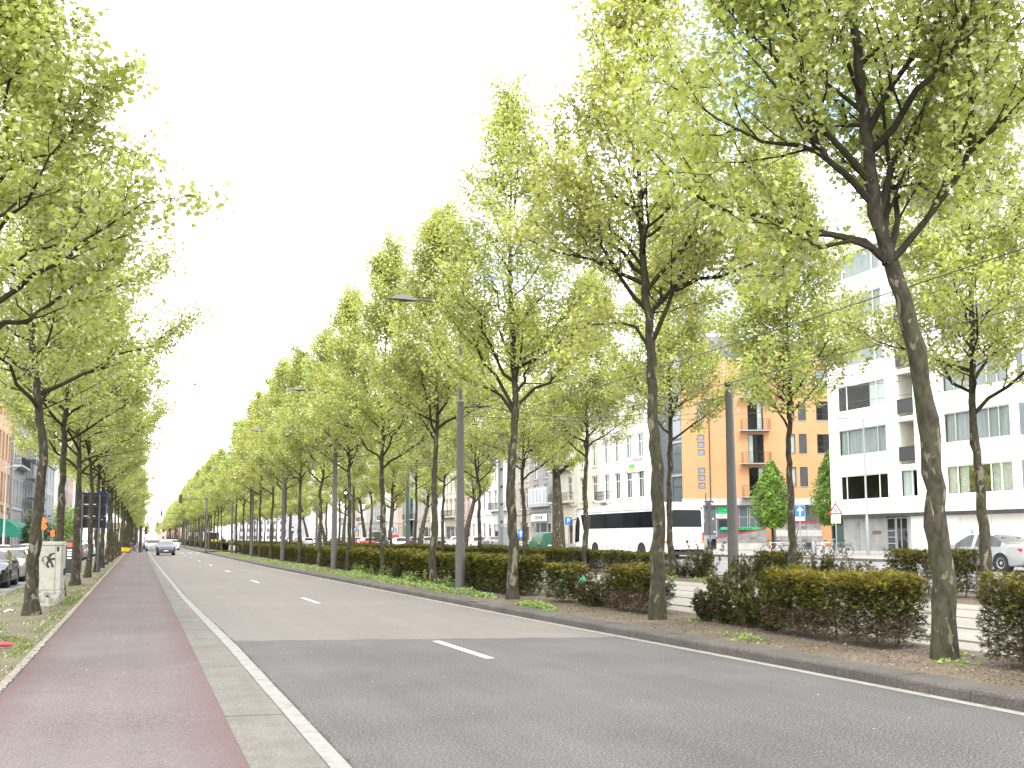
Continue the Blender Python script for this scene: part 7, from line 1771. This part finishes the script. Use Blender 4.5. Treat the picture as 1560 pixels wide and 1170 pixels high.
# lit green lamps over the tram lane, distant
M_gl = bpy.data.materials.new('lit green lens'); M_gl.use_nodes = True; pn = M_gl.node_tree.nodes['Principled BSDF']; pn.inputs['Emission Color'].default_value = (.05, 1, .45, 1); pn.inputs['Emission Strength'].default_value = 1.2
for i, (x, y, z, lb) in enumerate(((15.9, 84, 5.2, 'green signal lamp lit high among the leaves beyond the tracks'), (16.2, 118.0, 2.4, 'green signal lamp lit low beside a mid-distance trunk'))):
    t_ = empty('tram_signal', (x, y, .2), 0, lb, 'traffic light'); b = MB(); b.tube([(0, 0, -.1), (0, 0, z + .3)], .05, 6); b.build('pole', M_trim, t_)
    b = MB(); b.bbox(-.15, .15, -.1, .1, z - .45, z + .3, .03); hd = b.build('signal_head', M_trim, t_); b = MB(); b.lathe([(0, 0), (.11, 0), (.11, .015), (0, .015)], 12, (0, -.12, z), 'y'); b.build('lens', M_gl, hd)

# ------------------------------------------------------------------ people
M_skin = mat('skin', (.45, .27, .19), .6); M_coat = mat('dark coat', (.03, .025, .04), .9); M_jean = mat('dark trousers', (.03, .035, .06), .9); M_hair = mat('brown hair', (.06, .035, .02), .8); M_pink = mat('pale clothing', (.5, .4, .42), .9)
def skin_body(name, verts, edges, radii, m, parent, root=0, sub=2):
    me = bpy.data.meshes.new(name); me.from_pydata(verts, edges, []); ob_ = bpy.data.objects.new(name, me); C.objects.link(ob_)
    md = ob_.modifiers.new('skin', 'SKIN'); 
    for i, r in enumerate(radii): me.skin_vertices[0].data[i].radius = (r, r)
    me.skin_vertices[0].data[root].use_root = True
    s_ = ob_.modifiers.new('sub', 'SUBSURF'); s_.levels = s_.render_levels = sub
    dg = bpy.context.evaluated_depsgraph_get(); m2 = bpy.data.meshes.new_from_object(ob_.evaluated_get(dg)); bpy.data.objects.remove(ob_); m2.materials.append(m)
    m2.polygons.foreach_set('use_smooth', [True] * len(m2.polygons)); return link(name, m2, parent)
def person(loc, rz, pose, label, coat, legs_m, group=None):
    t = empty('person', loc, rz, label, 'person', group); P = pose
    V = [P['hip'], P['waist'], P['chest'], P['neck'], P['head'], P['top']]; Rr = [.15, .13, .16, .055, .095, .07]; E_ = [(0, 1), (1, 2), (2, 3), (3, 4), (4, 5)]
    for s in ('l', 'r'):
        i = len(V); V += [P['hip' + s], P['knee' + s], P['ank' + s], P['toe' + s]]; Rr += [.10, .065, .045, .04]; E_ += [(0, i), (i, i + 1), (i + 1, i + 2), (i + 2, i + 3)]
        i = len(V); V += [P['sh' + s], P['elb' + s], P['wr' + s], P['hand' + s]]; Rr += [.07, .05, .032, .035]; E_ += [(2, i), (i, i + 1), (i + 1, i + 2), (i + 2, i + 3)]
    body = skin_body('body', V, E_, Rr, coat, t)
    # colour the body by region: head and hands are skin, legs are trousers
    body.data.materials.append(M_skin); body.data.materials.append(legs_m); hipz = P['hip'][2]; hd = Vector(P['head'])
    for p in body.data.polygons:
        c = p.center
        if (c - hd).length < .16 and c.z > P['neck'][2]: p.material_index = 1
        elif min((c - Vector(P['handl'])).length, (c - Vector(P['handr'])).length) < .07: p.material_index = 1
        elif c.z < hipz - .02: p.material_index = 2
    b = MB(); h_ = P['head']; b.lathe([(0, .13), (.07, .115), (.105, .05), (.10, -.02), (.08, -.06), (.0, -.06)], 12, (h_[0] - .02, h_[1], h_[2] + .03)); b.build('hair', M_hair, t, smooth=True)
    b = MB(); b.add([(h_[0] + .085, -.012 + h_[1], h_[2] - .01), (h_[0] + .085, .012 + h_[1], h_[2] - .01), (h_[0] + .12, h_[1], h_[2] - .035), (h_[0] + .09, h_[1], h_[2] + .03)], [(0, 2, 3), (1, 3, 2), (0, 1, 2)]); b.build('nose', M_skin, t)
    return t
ride = dict(hip=(-.22, 0, 1.0), waist=(-.14, 0, 1.16), chest=(-.03, 0, 1.38), neck=(.03, 0, 1.52), head=(.07, 0, 1.66), top=(.07, 0, 1.74),
            hipl=(-.18, .12, .98), kneel=(.16, .12, .76), ankl=(-.02, .12, .30), toel=(.12, .12, .24), hipr=(-.18, -.12, .98), kneer=(.12, -.12, .92), ankr=(-.10, -.12, .50), toer=(.03, -.12, .46),
            shl=(-.02, .2, 1.42), elbl=(.12, .24, 1.2), wrl=(.26, .24, 1.06), handl=(.32, .24, 1.03), shr=(-.02, -.2, 1.42), elbr=(.12, -.24, 1.2), wrr=(.26, -.24, 1.06), handr=(.32, -.24, 1.03))
person((-1.05, 122.0, .03), R(205), ride, 'person in a dark coat riding a bicycle across the end of the cycle path', M_coat, M_jean)
bicycle((-1.05, 122.0, .03), R(205), bm[1], 'bicycle ridden by the dark-coated person at the crossing')
walk = dict(hip=(0, 0, .93), waist=(0, 0, 1.08), chest=(.01, 0, 1.32), neck=(.02, 0, 1.49), head=(.04, 0, 1.62), top=(.03, 0, 1.71), hipl=(0, .10, .90), kneel=(.14, .10, .50), ankl=(.22, .10, .08), toel=(.36, .1, .04), hipr=(0, -.10, .90), kneer=(-.04, -.10, .48), ankr=(-.26, -.10, .10), toer=(-.14, -.10, .04),
            shl=(0, .19, 1.38), elbl=(-.08, .22, 1.12), wrl=(-.02, .22, .90), handl=(.0, .22, .84), shr=(0, -.19, 1.38), elbr=(.06, -.22, 1.12), wrr=(.18, -.2, .94), handr=(.22, -.2, .90))
person((.1, 127.0, .0), R(180), walk, 'person in pale clothes standing just beyond the cyclist', M_pink, M_jean)
# yellow trailer / crate near the cyclist
yb_ = empty('yellow_barrow', (-2.05, 119.0, -.03), .2, 'small yellow barrow on the verge beside the cyclist', 'barrow'); b = MB(); b.add([(-.5, -.3, .25), (.5, -.3, .25), (.5, .3, .25), (-.5, .3, .25), (-.65, -.38, .75), (.65, -.38, .6), (.65, .38, .6), (-.65, .38, .75)], [(0, 3, 2, 1), (0, 1, 5, 4), (1, 2, 6, 5), (2, 3, 7, 6), (3, 0, 4, 7)]); b.build('tub', mat('yellow paint', (.80, .42, .0), .5), yb_)
link('wheel', t3_, yb_, (.45, 0, .22)); b = MB(); b.tube([(.3, 0, .25), (-1.1, .25, .7)], .02, 4); b.tube([(.3, 0, .25), (-1.1, -.25, .7)], .02, 4); b.build('handle', M_trim, yb_)
# people waiting by the median at the crossing
for i, (x, y, r) in enumerate(((9.2, 128, 2.0), (10.6, 133, 1.2), (9.9, 140, 4.0))):
    person((x, y, .1), r, walk, ('person in a dark coat waiting on the median at the crossing', 'person in pale clothes on the median behind the crossing', 'person in dark clothes farther along the median')[i], (M_coat, M_pink, M_coat)[i], M_jean)
# kerb drain in the median kerb
b = MB(); b.box(x_kerb(22.6) + .02, x_kerb(22.6) + .30, 22.3, 22.85, .138, .146); tag(b.build('kerb_inlet', mat('rusty inlet', (.12, .06, .035), .7)), 'rusty iron inlet set in the median kerb', 'drain')
